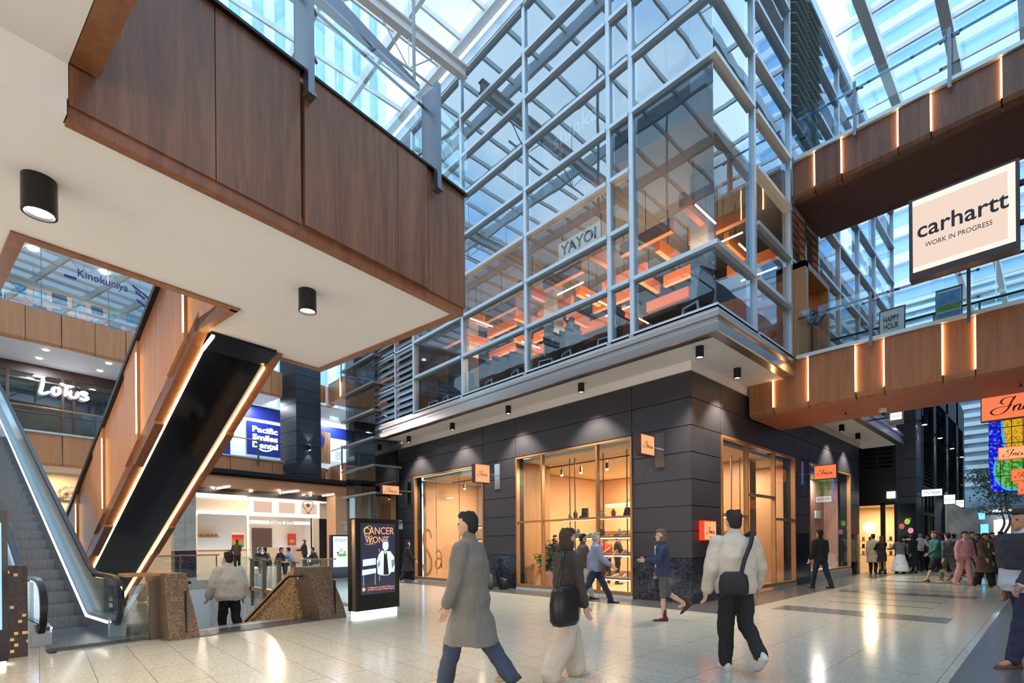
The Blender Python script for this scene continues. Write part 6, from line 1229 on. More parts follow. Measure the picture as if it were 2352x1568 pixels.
def tree(x, y, lab, hgt=5.2):
    t = thing('street_tree', (x, y, 0), lab, 'tree'); b = MB(); pts = [(x, y, 0), (x + .1, y + .15, 1.4), (x - .05, y - .2, 2.4), (x + .05, y - .05, 3.4), (x, y, hgt)]; b.tube(catmull(pts, 4), .09, 8, .03)
    random.seed(int(x * 10 + y)); tips = []
    for k in range(14):
        a = random.uniform(0, 2 * pi); z0 = random.uniform(3.2, hgt); l = random.uniform(.8, 1.7); e = (x + l * math.cos(a), y + l * math.sin(a), z0 + random.uniform(.3, .9)); b.tube([(x, y, z0 - .3), e], .03, 5, .01); tips.append(((x, y, z0), e))
    b.obj('trunk', mat('bark%d' % int(x), (.3, .27, .24), .8), t); f = MB()
    for s0, e in tips:
        for k in range(60):
            u = random.uniform(.3, 1.1); c = Vector(s0).lerp(Vector(e), u) + Vector([random.gauss(0, .22) for _ in range(3)]); d = Vector([random.uniform(-1, 1) for _ in range(3)]).normalized() * .09; n_ = d.cross(Vector([random.uniform(-1, 1) for _ in range(3)])).normalized() * .05
            f.face([c - d, c - n_, c + d, c + n_])
    f.obj('leaves', mat('tree_leaf%d' % int(x), (.12, .2, .12), .6), t)
tree(42.5, 2.0, 'slim street tree with loose foliage, left of the blue glass panel\'s foot'); tree(42, -.4, 'slim street tree with loose foliage nearest the right edge', 5.0); tree(45.6, 2.4, 'street tree close to the dark facade at the far end', 5.6)
# blue stained glass hanging screen
def stained(kd='blue'):
    m = bpy.data.materials.new('stained_glass_' + kd); m.use_nodes = True; nt = m.node_tree; nt.nodes.clear(); L = nt.links.new
    tc = N(nt, 'ShaderNodeTexCoord'); v = N(nt, 'ShaderNodeTexNoise'); v.inputs['Scale'].default_value = 7; v.inputs['Detail'].default_value = 4
    L(tc.outputs['Object'], v.inputs['Vector']); r = N(nt, 'ShaderNodeValToRGB'); r.color_ramp.interpolation = 'CONSTANT'; e = r.color_ramp.elements
    cs = {'blue': [(.005, .01, .45), (.01, .02, .7), (.08, .1, .8), (.3, .3, .8)], 'amber': [(.5, .2, .01), (.75, .5, .02), (.6, .25, .02), (.1, .3, .04)], 'green': [(.02, .2, .03), (.06, .4, .05), (.35, .45, .03), (.1, .3, .6)]}[kd]
    e[0].position = 0; e[0].color = (*cs[0], 1); e[1].position = .47; e[1].color = (*cs[1], 1)
    for p_, c_ in ((.56, cs[2]), (.63, cs[3])): x = e.new(p_); x.color = (*c_, 1)
    L(v.outputs['Fac'], r.inputs[0])
    em = N(nt, 'ShaderNodeEmission'); em.inputs[1].default_value = .9; L(r.outputs[0], em.inputs[0]); o = N(nt, 'ShaderNodeOutputMaterial'); L(em.outputs[0], o.inputs[0]); return m
X_ = 36; a = Xp(2272, 962, X_); e = Xp(2277, 1132, X_); yb = 0.0
t = thing('stained_glass_panel', (X_, (a[1] + yb) / 2, e[2]), 'tall blue, green and yellow backlit glass panel in a black grid, hanging over the street', 'glass panel')
b = MB(); b.prism([(a[1], a[2] + 1), (a[1] + .04, e[2] + 1.6), (a[1] - .05, e[2] + .2), (a[1] - .3, e[2]), (yb, e[2]), (yb, a[2] + 1)], 0, X_, X_ + .05); b.obj('coloured_glass', stained(), t)
for yc_, zc_, ry_, rz_, nm_ in [(a[1] - .95, a[2] - .2, .42, 2.1, 'amber'), (a[1] - .85, e[2] + 1.15, .62, 1.0, 'green')]:
    b = MB(); b.loft([[(xx, yc_ + (ry_ + .1) * math.cos(i * pi / 16), zc_ + (rz_ + .1) * math.sin(i * pi / 16)) for i in range(32)] for xx in (X_ - .012, X_)]); b.obj('cyan_outline', emis('cyan_rim_' + nm_, (.05, .4, .8), .9), t)
    b = MB(); b.loft([[(xx, yc_ + ry_ * math.cos(i * pi / 16), zc_ + rz_ * math.sin(i * pi / 16)) for i in range(32)] for xx in (X_ - .024, X_ - .012)]); b.obj('coloured_oval', stained(nm_), t)
b = MB()
for yy_ in (a[1] - .42, a[1] - .84, a[1] - 1.25): b.box(X_ - .04, X_, yy_, yy_ + .03, e[2], a[2] + 1)
for k in range(7): b.box(X_ - .04, X_, yb, a[1] + .05, e[2] + k * .82, e[2] + k * .82 + .04)
b.obj('black_grid', M_BLACK, t); b = MB(); b.tube([(X_ + .02, a[1] - .3, a[2] + 1), (X_ + .02, a[1] - .3, 17)], .02, 6); b.obj('cable', M_STEEL, t)
# towers beyond the roof
m_tw = mat('tower_white', (.8, .84, .88), .6); m_tb = mat('tower_blue_glass', (.38, .58, .8), .3)
def tower(x0, x1, y0, y1, z1, lab, vert=True):
    t = thing('tower_building', ((x0 + x1) / 2, (y0 + y1) / 2, 17.5), lab, 'building'); b = MB(); b.box(x0, x1, y0, y1, 17.5, z1); b.obj('glazing', m_tb, t); b = MB()
    if vert:
        k = y0
        while k < y1: b.box(x0 - .5, x0, k, k + 1.1, 17.5, z1); k += 2.4
        k = x0
        while k < x1: b.box(k, k + 1.1, y0 - .5, y0, 17.5, z1); k += 2.4
    else:
        k = 18
        while k < z1: b.box(x0 - .5, x1 + .5, y0 - .5, y1 + .5, k, k + .9); k += 2.6
    b.obj('white_bands', m_tw, t)
tower(12, 34, 62, 84, 105, 'tall tower with white vertical ribs and blue glass, seen through the left glass roof')
tower(62, 92, -14, 14, 95, 'tall blue glass tower with white horizontal bands, seen through the right glass roof', False)
# ============================================================ PEOPLE
BAKE = []; WR = set(); TXW = bpy.data.textures.new('folds', 'CLOUDS'); TXW.noise_scale = .16; TXW.noise_depth = 2
SKIN = {'light': mat('skin_light', (.62, .38, .27), .5), 'mid': mat('skin_mid', (.45, .25, .16), .5), 'tan': mat('skin_tan', (.35, .19, .12), .5)}
M_EYE = mat('eye_dark', (.02, .015, .015), .2); M_LIP = mat('lips', (.35, .1, .08), .5)
CL = {}
def cloth(c, bump=.35):
    k = tuple(c)
    if k not in CL: CL[k] = mat('cloth_%d' % len(CL), c, .85, bump=bump, bscale=9, noise=.12, nscale=6)
    return CL[k]
def cap(m, a, b, r0, r1, n=12, sy=1.0):
    a = Vector(a); b = Vector(b); m.sph(a, r0, n, 8); m.sph(b, r1, n, 8); d = b - a
    if d.length > 1e-4: m.tube([a, b], r0, n, r1)
def ell(m, rows, n=20):   # rows: (x,y,z,rx,ry)
    m.loft([[(x + rx * math.cos(2 * pi * i / n), y + ry * math.sin(2 * pi * i / n), z) for i in range(n)] for x, y, z, rx, ry in rows])
def person(label, pos, heading, H=1.75, fem=False, legs=((.3, .1), (-.3, .25)), arms=((-.3, .25, .12), (.35, .35, .12)), lean=.03, head=(0, 0), top=None, bottom=None, hair=('short', (.02, .015, .012)), shoes=(.03, .03, .03),
           skin='light', near=False, group=None, seat=None, legskin=False, mid=None, over=None):
    s = H / 1.75; vox = .011 if near else .019
    t = thing('person', (0, 0, 0), label, 'person', group)
    hw = .085 if not fem else .08; sw_ = .19 if not fem else .165
    # joints
    J = {}
    Lt, Ls = .42, .41
    for i, (a, k) in enumerate(legs):
        sx = -1 if i == 0 else 1; hip = Vector((sx * hw, 0, 0)); kn = hip + Vector((sx * .01, math.sin(a) * Lt, -math.cos(a) * Lt)); an = kn + Vector((0, math.sin(a - k) * Ls, -math.cos(a - k) * Ls)); J[i] = [hip, kn, an]
    zlow = min(J[0][2].z, J[1][2].z) if seat is None else None
    hz = -zlow + .085 if seat is None else seat / s
    for i in J: J[i] = [p + Vector((0, 0, hz)) for p in J[i]]
    def up(z, y=0): dz = z - .92; return Vector((0, y + math.sin(lean) * dz, hz + dz))   # point on the leaning trunk
    neck = up(1.47); hc = up(1.625) + Vector((0, .012, 0)); Rh = Matrix.Rotation(head[0], 3, 'Z') @ Matrix.Rotation(head[1], 3, 'X')
    A = {}
    for i, (a, ab, e) in enumerate([(x[0], x[2], x[1]) for x in arms]):
        sx = -1 if i == 0 else 1; sh = up(1.405) + Vector((sx * sw_, 0, 0)); d = Vector((sx * math.sin(ab), math.sin(a) * math.cos(ab), -math.cos(a) * math.cos(ab))); el = sh + d * .285
        d2 = Vector((sx * math.sin(ab) * .4, math.sin(a + e) * math.cos(ab), -math.cos(a + e) * math.cos(ab))).normalized(); wr = el + d2 * .25; A[i] = [sh, el, wr, d2]
    fin = lambda o, m_, v=vox: BAKE.append((o, v))
    def mk(m, name, mt, rem=True, v=None):
        m.v = [tuple(Vector(p) * s) for p in m.v]; o = m.obj(name, mt, t, smooth=True)
        if rem: BAKE.append((o, v or vox))
        return o
    sm = SKIN[skin]
    # body: one continuous surface
    b = MB()
    ell(b, [(0, up(z).y, up(z).z, rx, ry) for z, rx, ry in [(.86, .12, .09), (.95, .145, .1), (1.08, .125, .088), (1.25, .14, .1), (1.38, .15, .09), (1.44, .09, .06)]])
    cap(b, up(1.4), neck + Vector((0, 0, .05)), .06, .056)
    def hp(x, y, z): return hc + Rh @ Vector((x, y, z))
    b2 = MB(); b2.sph((0, -.012, .02), 1, 16, 12, (.077, .095, .104)); b2.sph((0, .022, -.045), 1, 14, 10, (.055, .066, .068)); b2.sph((0, .085, -.012), 1, 8, 6, (.013, .022, .026)); b2.sph((0, .075, .012), 1, 8, 6, (.009, .012, .03))
    b2.sph((0, .074, -.052), 1, 8, 6, (.026, .012, .008)); b2.sph((-.077, -.005, -.005), 1, 8, 6, (.01, .02, .032)); b2.sph((.077, -.005, -.005), 1, 8, 6, (.01, .02, .032)); b2.sph((0, .078, -.09), 1, 8, 6, (.022, .015, .015))
    n0 = len(b.v); b.v += [tuple(hc + Rh @ Vector(p)) for p in b2.v]; b.f += [[i + n0 for i in f] for f in b2.f]; b.m += b2.m
    for i in J: cap(b, J[i][0], J[i][1], .075, .05); cap(b, J[i][1], J[i][2], .05, .035); cap(b, J[i][1].lerp(J[i][2], .05), J[i][1].lerp(J[i][2], .45), .046, .05); cap(b, J[i][2], J[i][2] + Vector((0, .12, -.045)), .035, .03)
    for i in A: cap(b, A[i][0], A[i][1], .045, .036); cap(b, A[i][1], A[i][2], .036, .025); cap(b, A[i][2], A[i][2] + A[i][3] * .05, .026, .03)
    body = mk(b, 'body', sm)
    # hands with five fingers each, appended to the body after it is fused
    hm = MB()
    for i in A:
        sx = -1 if i == 0 else 1; w0 = A[i][2]; d = A[i][3]; side = Vector((0, 1, 0)) - d * d.y; side = side.normalized() if side.length > .1 else Vector((0, 0, 1)); nrm = d.cross(side)
        pc = w0 + d * .055; m2 = MB(); m2.sph((0, 0, 0), 1, 10, 7, (1, 1, 1))
        hm.v += [tuple(pc + d * (p[2] * .052) + side * (p[1] * .042) + nrm * (p[0] * .017)) for p in m2.v]; k0 = len(hm.v) - len(m2.v); hm.f += [[q + k0 for q in f] for f in m2.f]; hm.m += m2.m
        curl = -sx
        for j, (o_, ln) in enumerate([(.028, .07), (.01, .08), (-.009, .075), (-.027, .058)]):
            a0 = w0 + d * .095 + side * o_; a1 = a0 + d * ln * .5 + nrm * curl * -.006; a2 = a0 + d * ln * .85 + nrm * curl * -.026; hm.tube([a0 - d * .02, a0, a1, a2, a2 + d * .006 + nrm * curl * -.012], [.009, .009, .0085, .0075, .004], 7)
        a0 = w0 + d * .03 + side * .032; hm.tube([a0, a0 + side * .022 + d * .02, a0 + side * .03 + d * .045, a0 + side * .03 + d * .062], [.012, .0105, .009, .005], 7)
    hm.v = [tuple(Vector(p) * s) for p in hm.v]; body['_h'] = 0; HANDS[body.name] = hm
    for sx in (-1, 1):
        e = MB(); p = hp(sx * .03, .071, .012); e.sph(tuple(p), .0115, 8, 6); mk(e, 'eye', M_EYE, False)
    e = MB(); p0 = [hp(x, .08 - x * x * 8, -.05) for x in (-.024, -.012, 0, .012, .024)]; e.tube(p0, [.002, .005, .006, .005, .002], 6); mk(e, 'mouth', M_LIP, False)
    # hair
    hs, hcol = hair; b = MB()
    def hsp(x, y, z, rx, ry, rz): q = MB(); q.sph((0, 0, 0), 1, 14, 10, (rx, ry, rz)); k0 = len(b.v); b.v.extend([tuple(hp(x + p[0], y + p[1], z + p[2])) for p in q.v]); b.f.extend([[i + k0 for i in f] for f in q.f]); b.m.extend(q.m)
    hsp(0, -.03, .042, .083, .09, .092); hsp(0, .03, .09, .066, .062, .04); hsp(0, -.055, -.01, .072, .06, .08)
    for k in range(10): aa = k * .63; hsp(.05 * math.cos(aa), -.01 + .05 * math.sin(aa), .11 + .01 * math.sin(k * 2.3), .03, .03, .022)
    if hs in ('long', 'veil'):
        hsp(0, -.075, -.1, .085, .05, .12); hsp(0, -.085, -.2, .08, .045, .13); hsp(.06, -.02, -.08, .03, .05, .12); hsp(-.06, -.02, -.08, .03, .05, .12)
        if hs == 'veil': hsp(0, -.06, -.3, .13, .08, .2)
    if hs == 'bun': hsp(0, -.07, .13, .04, .04, .04)
    if hs == 'bob': hsp(.055, -.02, -.05, .035, .06, .09); hsp(-.055, -.02, -.05, .035, .06, .09); hsp(0, -.07, -.06, .08, .045, .09)
    ho = mk(b, 'hat' if hs == 'cap' else 'hair', mat('hair_%d' % len(bpy.data.materials), hcol, .75, bump=.6, bscale=60, noise=.4, nscale=30), v=.012 if near else .016)
    # upper garment
    if top:
        col, kind, loose = top; g_ = cloth(col); b = MB(); L0 = {'crop': 1.02, 'jacket': .84, 'sweater': .9, 'coat': .5, 'long': .28, 'dress': .58}[kind]; l_ = loose
        rows = [(up(1.505).y, up(1.505).z, .062, .058), (up(1.475).y, up(1.475).z, .1 + l_ * .3, .075 + l_ * .3), (up(1.42).y, up(1.42).z, sw_ - .02 + l_ * .2, .1 + l_ * .4), (up(1.25).y, up(1.25).z, sw_ - .012 + l_, .125 + l_), (up(1.05).y, up(1.05).z, .155 + l_ * 1.2, .12 + l_ * 1.1), (up(.93).y, up(.93).z, .17 + l_ * 1.2, .13 + l_ * 1.2)]
        if L0 < .9: rows.append((0, hz - (.92 - max(L0, .82)), .178 + l_ * 1.1, .135 + l_ * 1.1))
        if kind == 'jacket': rows[-1] = (0, hz - .07, .168 + l_ * .7, .13 + l_ * .7)
        if L0 < .8:
            st_ = max(abs(J[0][1].y), abs(J[1][1].y)); rows.append((0, hz - (.92 - L0), .19 + l_ + (.04 if kind != 'dress' else 0), .16 + l_ + st_ * .55))
        ell(b, [(0, y, z, rx, ry) for y, z, rx, ry in rows[::-1]])
        for i in A: cap(b, A[i][0] + Vector((0, 0, -.01)), A[i][1], .064 + l_ * .5, .053 + l_ * .6); cap(b, A[i][1], A[i][2] - A[i][3] * .015, .053 + l_ * .6, .036 + l_ * .5)
        if kind in ('jacket', 'coat'): cap(b, up(1.47) + Vector((0, -.01, 0)), up(1.515) + Vector((0, -.008, 0)), .074, .068)
        WR.add(mk(b, {'jacket': 'jacket', 'sweater': 'sweater', 'coat': 'coat', 'long': 'robe', 'dress': 'dress', 'crop': 'top'}[kind], g_).name)
        if over:
            b = MB(); ell(b, [(0, up(z).y, up(z).z, rx + l_, ry + l_) for z, rx, ry in [(1.1, .175, .145), (1.25, sw_ + .0, .14), (1.42, sw_ - .005, .115), (1.49, .085, .075)]])
            for i in A: cap(b, A[i][0] + Vector((0, 0, -.01)), A[i][1], .075 + l_ * .5, .065 + l_ * .6); cap(b, A[i][1], A[i][2] - A[i][3] * .03, .065 + l_ * .6, .046 + l_ * .5)
            WR.add(mk(b, 'jacket', cloth(over)).name)
        if mid:  # shirt front seen in an open coat
            b = MB(); ell(b, [(0, up(z).y + .028 + l_, up(z).z, rx, .09) for z, rx in [(.95, .075), (1.1, .065), (1.3, .06), (1.44, .035)]]); mk(b, 'shirt', cloth(mid))
    if bottom:
        col, kind, wd = bottom; wd = max(wd, .014); g_ = cloth(col); b = MB()
        if kind == 'trousers' or kind == 'shorts':
            ell(b, [(0, 0, hz + dz, rx, ry) for dz, rx, ry in [(-.06, .16, .115), (.02, .168, .12), (.1, .15, .108), (.15, .135, .1)]])
            for i in J:
                cap(b, J[i][0], J[i][1], .094 + wd * .4, .064 + wd)
                if kind == 'trousers': cap(b, J[i][1], J[i][2] + (J[i][1] - J[i][2]) * .02, .064 + wd, .05 + wd)
        else:
            zz0 = hz - (.92 - {'skirt': .5, 'longskirt': .12}[kind]); st_ = abs(J[0][1].y) + .02
            ell(b, [(0, 0, zz0, .2 + wd, .19 + wd + st_ * .5), (0, 0, (zz0 + hz) / 2, .19 + wd * .6, .16 + wd * .5), (0, 0, hz, .165, .12), (0, 0, hz + .13, .14, .105)])
        WR.add(mk(b, {'trousers': 'trousers', 'shorts': 'shorts', 'skirt': 'skirt', 'longskirt': 'skirt'}[kind], g_).name)
    for i in J:
        an = J[i][2]; k_ = legs[i]; pit = 0
        if seat is None and an.z > .13: pit = -.7 if (k_[0] - k_[1]) < -.2 else .25
        R_ = Matrix.Rotation(pit, 3, 'X'); b = MB(); rg = []
        for y, w_, h_ in [(-.085, .026, .07), (-.06, .036, .1), (0, .038, .09), (.07, .043, .06), (.13, .046, .045), (.175, .035, .035), (.2, .015, .022)]:
            rg.append([tuple(an + R_ @ Vector((w_ * math.cos(a), y, -.085 + h_ * max(0, math.sin(a)) + (0 if math.sin(a) >= 0 else 0)))) for a in [pi * k / 8 for k in range(9)]])
        b.loft(rg); cap(b, an + Vector((0, -.015, .0)), an + Vector((0, -.02, .11 if shoes[0:1] and len(shoes) > 3 else -.02)), .046, .044)
        mk(b, 'shoe', cloth(tuple(shoes[:3]), .1), False)
    t.location = pos; t.rotation_euler = (0, 0, heading - pi / 2); t['_s'] = 0; del t['_s']
    return t, J, A, up, s, hz
HANDS = {}
def flush_bake():
    for o, v in BAKE:
        r = o.modifiers.new('fuse', 'REMESH'); r.mode = 'VOXEL'; r.voxel_size = v; r.use_smooth_shade = True; q = o.modifiers.new('soften', 'SMOOTH'); q.factor = .5; q.iterations = 4
        if o.name in WR: d_ = o.modifiers.new('folds', 'DISPLACE'); d_.texture = TXW; d_.strength = .045; d_.mid_level = .5
    dg = bpy.context.evaluated_depsgraph_get(); dg.update()
    for o, v in BAKE:
        me = bpy.data.meshes.new_from_object(o.evaluated_get(dg)); old = o.data; mts = list(old.materials); o.modifiers.clear(); o.data = me
        if not me.materials:
            for m_ in mts: me.materials.append(m_)
        if o.name in HANDS:
            bm = bmesh.new(); bm.from_mesh(me); h = HANDS[o.name]; vs = [bm.verts.new(p) for p in h.v]
            for f in h.f:
                try: bm.faces.new([vs[i] for i in f])
                except ValueError: pass
            bm.to_mesh(me); bm.free(); me.polygons.foreach_set('use_smooth', [True] * len(me.polygons)); del o['_h']
        bpy.data.meshes.remove(old)
def at(px, d, z=0): o = FW * d + RT * ((px - PCX) / FPX * d); return (o.x, o.y, z)
AW = TH; LEFT = math.radians(137); RIGHT = math.radians(-43); TOC = TH + pi
K = (.012, .012, .014); NAVY = (.02, .03, .06); JEAN = (.05, .07, .12)
def bag(loc, rz, w_, h_, d, m, nm, lab, strap=None, cat='bag'):
    t = thing(nm, loc, lab, cat); b = MB(); b.X = Matrix.Translation(loc) @ Matrix.Rotation(rz, 4, 'Z')
    rows = [(0, .8), (.12, 1), (.5, 1.02), (.85, .9), (1, .6)]
    b.loft([[(w_ / 2 * k * math.copysign(abs(math.cos(a)) ** .5, math.cos(a)), d / 2 * k * math.copysign(abs(math.sin(a)) ** .5, math.sin(a)), z * h_) for a in [2 * pi * i / 20 for i in range(20)]] for z, k in rows]); b.obj('body', m, t, smooth=True)
    if strap: b = MB(); b.tube(catmull(strap, 5), .024, 8); b.obj('strap', m, t)
    return t
p = Zp(1690, 1538); P1 = person('man seen from behind in cream jacket and black trousers with a black bag slung across', (p[0], p[1], 0), AW, 1.8, legs=((.05, .02), (-.12, .75)), arms=((-.15, .3, .3), (.1, .35, .34)), top=((.62, .55, .46), 'jacket', .055), bottom=((.01, .011, .013), 'trousers', .02), shoes=(.6, .6, .58), near=True, skin='light')
bp = Vector((p[0], p[1], 0)) - FW * .26 - RT * .13; sh = Vector((p[0], p[1], 0))
bag((bp.x, bp.y, .86), AW - pi / 2, .3, .26, .13, mat('bag_black', (.006, .006, .008), .6), 'shoulder_bag', 'black crossbody bag hanging on the back of the man in the cream jacket',
    [tuple(bp + Vector((0, 0, 1.08)) + RT * .08), tuple(sh - FW * .235 + RT * .0 + Vector((0, 0, 1.24))), tuple(sh - FW * .19 + RT * .09 + Vector((0, 0, 1.42))), tuple(sh - FW * .09 + RT * .15 + Vector((0, 0, 1.535))), tuple(sh + FW * .08 + RT * .15 + Vector((0, 0, 1.5)))])
p = at(1080, 5.0); person('person walking left in a long grey coat, blue jeans and dark knitted hat', p, LEFT - .35, 1.8, legs=((.32, .05), (-.3, .3)), arms=((.12, .18, .15), (-.15, .2, .16)), top=((.2, .19, .17), 'coat', .04), bottom=(JEAN, 'trousers', .03), hair=('cap', (.012, .012, .014)), near=True, skin='light', shoes=(.05, .05, .05))
p = at(1300, 5.35); person('person in a dark jacket and wide cream trousers crossing before the middle shop window', p, RIGHT + .5, 1.62, fem=True, legs=((.25, .05), (-.25, .2)), arms=((.1, .2, .1), (.05, .25, .12)), top=((.055, .045, .04), 'jacket', .03), bottom=((.62, .55, .46), 'trousers', .07), hair=('bob', (.06, .035, .025)), near=True, shoes=(.5, .45, .4))
q = Vector(p) - FW * .28 - RT * .05; bag((q.x, q.y, .62), 0, .34, .4, .16, M_BLACK, 'shoulder_bag', 'large black shoulder bag carried by the person in wide cream trousers', [tuple(q + Vector((-.1, 0, 1.0))), tuple(q + Vector((.0, .02, 1.3))) , tuple(q + FW * .2 + Vector((0, 0, 1.36)))])
p = Zp(1368, 1386); person('grey-haired man in a pale blue jacket striding right past the middle shop window', (p[0], p[1], 0), RIGHT, 1.78, legs=((.5, .05), (-.45, .35)), arms=((-.4, .3, .1), (.4, .5, .1)), top=((.2, .24, .34), 'jacket', .03), bottom=((.015, .02, .04), 'trousers', .015), hair=('short', (.35, .33, .3)), shoes=K, near=True)
p = Zp(1338, 1376); person('person in light grey trousers and a brown jacket walking just behind the pale blue jacket', (p[0], p[1], 0), RIGHT + .2, 1.7, legs=((-.3, .3), (.3, .05)), top=((.09, .06, .05), 'jacket', .03), bottom=((.4, .4, .4), 'trousers', .02), shoes=(.02, .03, .06))
p = Zp(1523, 1424); person('woman in navy jacket with bare legs and brown ankle boots by the stone corner', (p[0], p[1], 0), LEFT, 1.68, fem=True, legs=((.05, .05), (-.3, .7)), arms=((.5, 1.1, .2), (-.4, .8, .3)), top=((.03, .04, .09), 'jacket', .02), mid=(.65, .68, .75), bottom=((.1, .09, .09), 'shorts', .01), hair=('bob', (.2, .13, .08)), shoes=(.09, .025, .02, 1), near=True)
p = Zp(1885, 1351); person('man seen from behind in a black quilted jacket beside the far right shop window', (p[0], p[1], 0), AW + .2, 1.8, legs=((.28, .05), (-.28, .15)), arms=((-.2, .6, .25), (.1, .3, .2)), top=((.025, .022, .02), 'jacket', .04), bottom=(NAVY, 'trousers', .0), shoes=K)
a = Q2(528, 1400, 10.6); person('man in a puffy white jacket and black trousers going down the stairs', W(a[0], 10.62, -.51), A2 + pi / 2, 1.84, legs=((.2, .25), (-.15, .3)), arms=((.1, .5, .25), (-.1, .5, .25)), top=((.68, .66, .62), 'jacket', .075), bottom=(K, 'trousers', .015), shoes=K, near=True)
p = Zp(936, 1337); person('dark-haired person all in black standing between the kiosk and the left shop window', (p[0], p[1], 0), RIGHT + .4, 1.62, fem=True, legs=((.35, .05), (-.3, .2)), top=((.015, .013, .015), 'coat', .03), bottom=(K, 'trousers', .0), hair=('long', (.012, .01, .01)), shoes=(.5, .4, .38))
person('person in a dull red jacket sitting against the wall between the shop windows', (10.6, 12.75, 0), pi, 1.65, seat=.14, legs=((1.9, 1.9), (1.75, 1.8)), arms=((.7, .8, .1), (.7, .8, .1)), lean=-.05, top=((.25, .04, .06), 'jacket', .03), bottom=((.1, .1, .11), 'trousers', .01), hair=('short', (.15, .08, .05)), shoes=(.1, .1, .1))
bag((10.35, 12.2, 0), 1.2, .34, .48, .24, mat('olive_bag', (.07, .075, .06), .7), 'backpack', 'dark olive backpack standing on the floor beside the seated person in red'); bag((10.6, 11.78, 0), 1.5, .3, .36, .22, M_BLACK, 'bag', 'black bag on the floor by the wall, right of the olive backpack')
G = 'crowd'
def crowd(px, py, lab, hd, H, **k): p = Zp(px, py); return person(lab, (p[0], p[1], 0), hd, H, **k)
crowd(2006, 1317, 'woman in a long beige coat at the tea shop window', RIGHT + .9, 1.7, fem=True, legs=((.05, .02), (-.05, .02)), top=((.45, .38, .27), 'coat', .03), bottom=(K, 'trousers', .01), hair=('short', (.02, .015, .012)), shoes=K)
crowd(2026, 1318, 'woman with long brown hair in a short black dress at the tea shop', AW, 1.62, fem=True, legs=((.04, .02), (-.05, .05)), arms=((.5, 1.2, .1), (.4, 1.0, .1)), top=(K, 'dress', .01), hair=('long', (.08, .035, .02)), shoes=(.01, .01, .01, 1), skin='mid')
crowd(2068, 1317, 'woman in grey sweater and long white skirt standing in the queue', AW - .2, 1.62, fem=True, legs=((.15, .05), (-.15, .05)), arms=((.3, 1.2, .4), (.1, .6, .6)), top=((.12, .12, .14), 'sweater', .03), bottom=((.72, .72, .75), 'longskirt', .14), hair=('long', (.02, .015, .015)), shoes=K)
crowd(2098, 1316, 'tall figure with very long black hair and black robe in the queue', AW + .1, 1.72, fem=True, legs=((.03, 0), (-.03, 0)), top=((.008, .008, .01), 'long', .01), hair=('veil', (.008, .007, .008)), shoes=K)
crowd(2113, 1314, 'man in a white t-shirt facing the camera behind the black robe', TOC, 1.78, legs=((.05, .02), (-.05, .02)), arms=((.5, 1.3, .1), (.3, .9, .1)), top=((.6, .6, .6), 'sweater', .0), bottom=(K, 'trousers', .01), shoes=(.4, .4, .4), skin='mid')
crowd(2133, 1314, 'person in a brown knit top beyond the man in the white t-shirt', LEFT, 1.65, fem=True, legs=((.05, .02), (-.05, .02)), top=((.12, .07, .06), 'sweater', .02), bottom=(K, 'trousers', .02), hair=('long', (.02, .015, .015)), shoes=(.6, .58, .55), skin='mid')
crowd(2149, 1336, 'man in a teal jacket and dark shorts walking left', LEFT - .2, 1.78, legs=((.4, .05), (-.4, .5)), arms=((.4, .6, .15), (-.3, .3, .15)), top=((.02, .13, .12), 'jacket', .03), bottom=(K, 'shorts', .03), hair=('short', (.2, .09, .05)), shoes=(.3, .15, .06))
crowd(2178, 1334, 'person in a grey top and patterned grey trousers walking away beside the teal jacket', AW, 1.7, legs=((.25, .02), (-.25, .3)), top=((.13, .14, .15), 'sweater', .03), bottom=((.17, .16, .15), 'trousers', .02), shoes=(.3, .16, .07))
crowd(2215, 1344, 'woman in a pale pink sweatshirt, pink trousers and pink shoes walking to the camera', TOC, 1.7, fem=True, legs=((.18, .02), (-.15, .25)), arms=((.1, .2, .16), (-.1, .2, .16)), top=((.72, .36, .38), 'sweater', .05), bottom=((.72, .36, .38), 'trousers', .03), hair=('short', (.03, .02, .02)), shoes=(.65, .2, .28), near=True)
crowd(2262, 1348, 'woman with brown hair in a long brown coat, right of the pink figure', TOC, 1.64, fem=True, legs=((.2, .02), (-.15, .2)), top=((.13, .07, .045), 'coat', .03), mid=(.6, .5, .42), bottom=((.015, .013, .013), 'trousers', .05), hair=('long', (.07, .03, .02)), shoes=(.6, .55, .5), skin='mid', near=True)
for i, (px, py, hd, H, c, hr, cn) in enumerate([(2232, 1326, TOC, 1.74, (.05, .045, .045), 'short', 'dark grey'), (2192, 1312, AW, 1.7, (.3, .3, .28), 'short', 'pale grey'), (2248, 1316, LEFT, 1.68, (.1, .14, .14), 'bob', 'dull green'), (2278, 1318, TOC, 1.72, (.2, .06, .06), 'long', 'dark red'), (2300, 1320, AW, 1.75, (.03, .035, .06), 'short', 'navy'), (2318, 1316, TOC, 1.66, (.3, .22, .18), 'bob', 'tan'), (2164, 1312, AW, 1.72, (.04, .04, .05), 'short', 'charcoal'), (2335, 1318, LEFT, 1.7, (.08, .05, .05), 'short', 'plum brown')]):
    crowd(px, py, 'distant walker in a %s jacket in the street crowd' % cn, hd, H, fem=hr != 'short', legs=((.2, .05), (-.2, .2)), top=(c, 'jacket', .03), bottom=((.02, .02, .025), 'trousers', .01), hair=(hr, (.03, .02, .015)), skin=['mid', 'light'][i % 2])
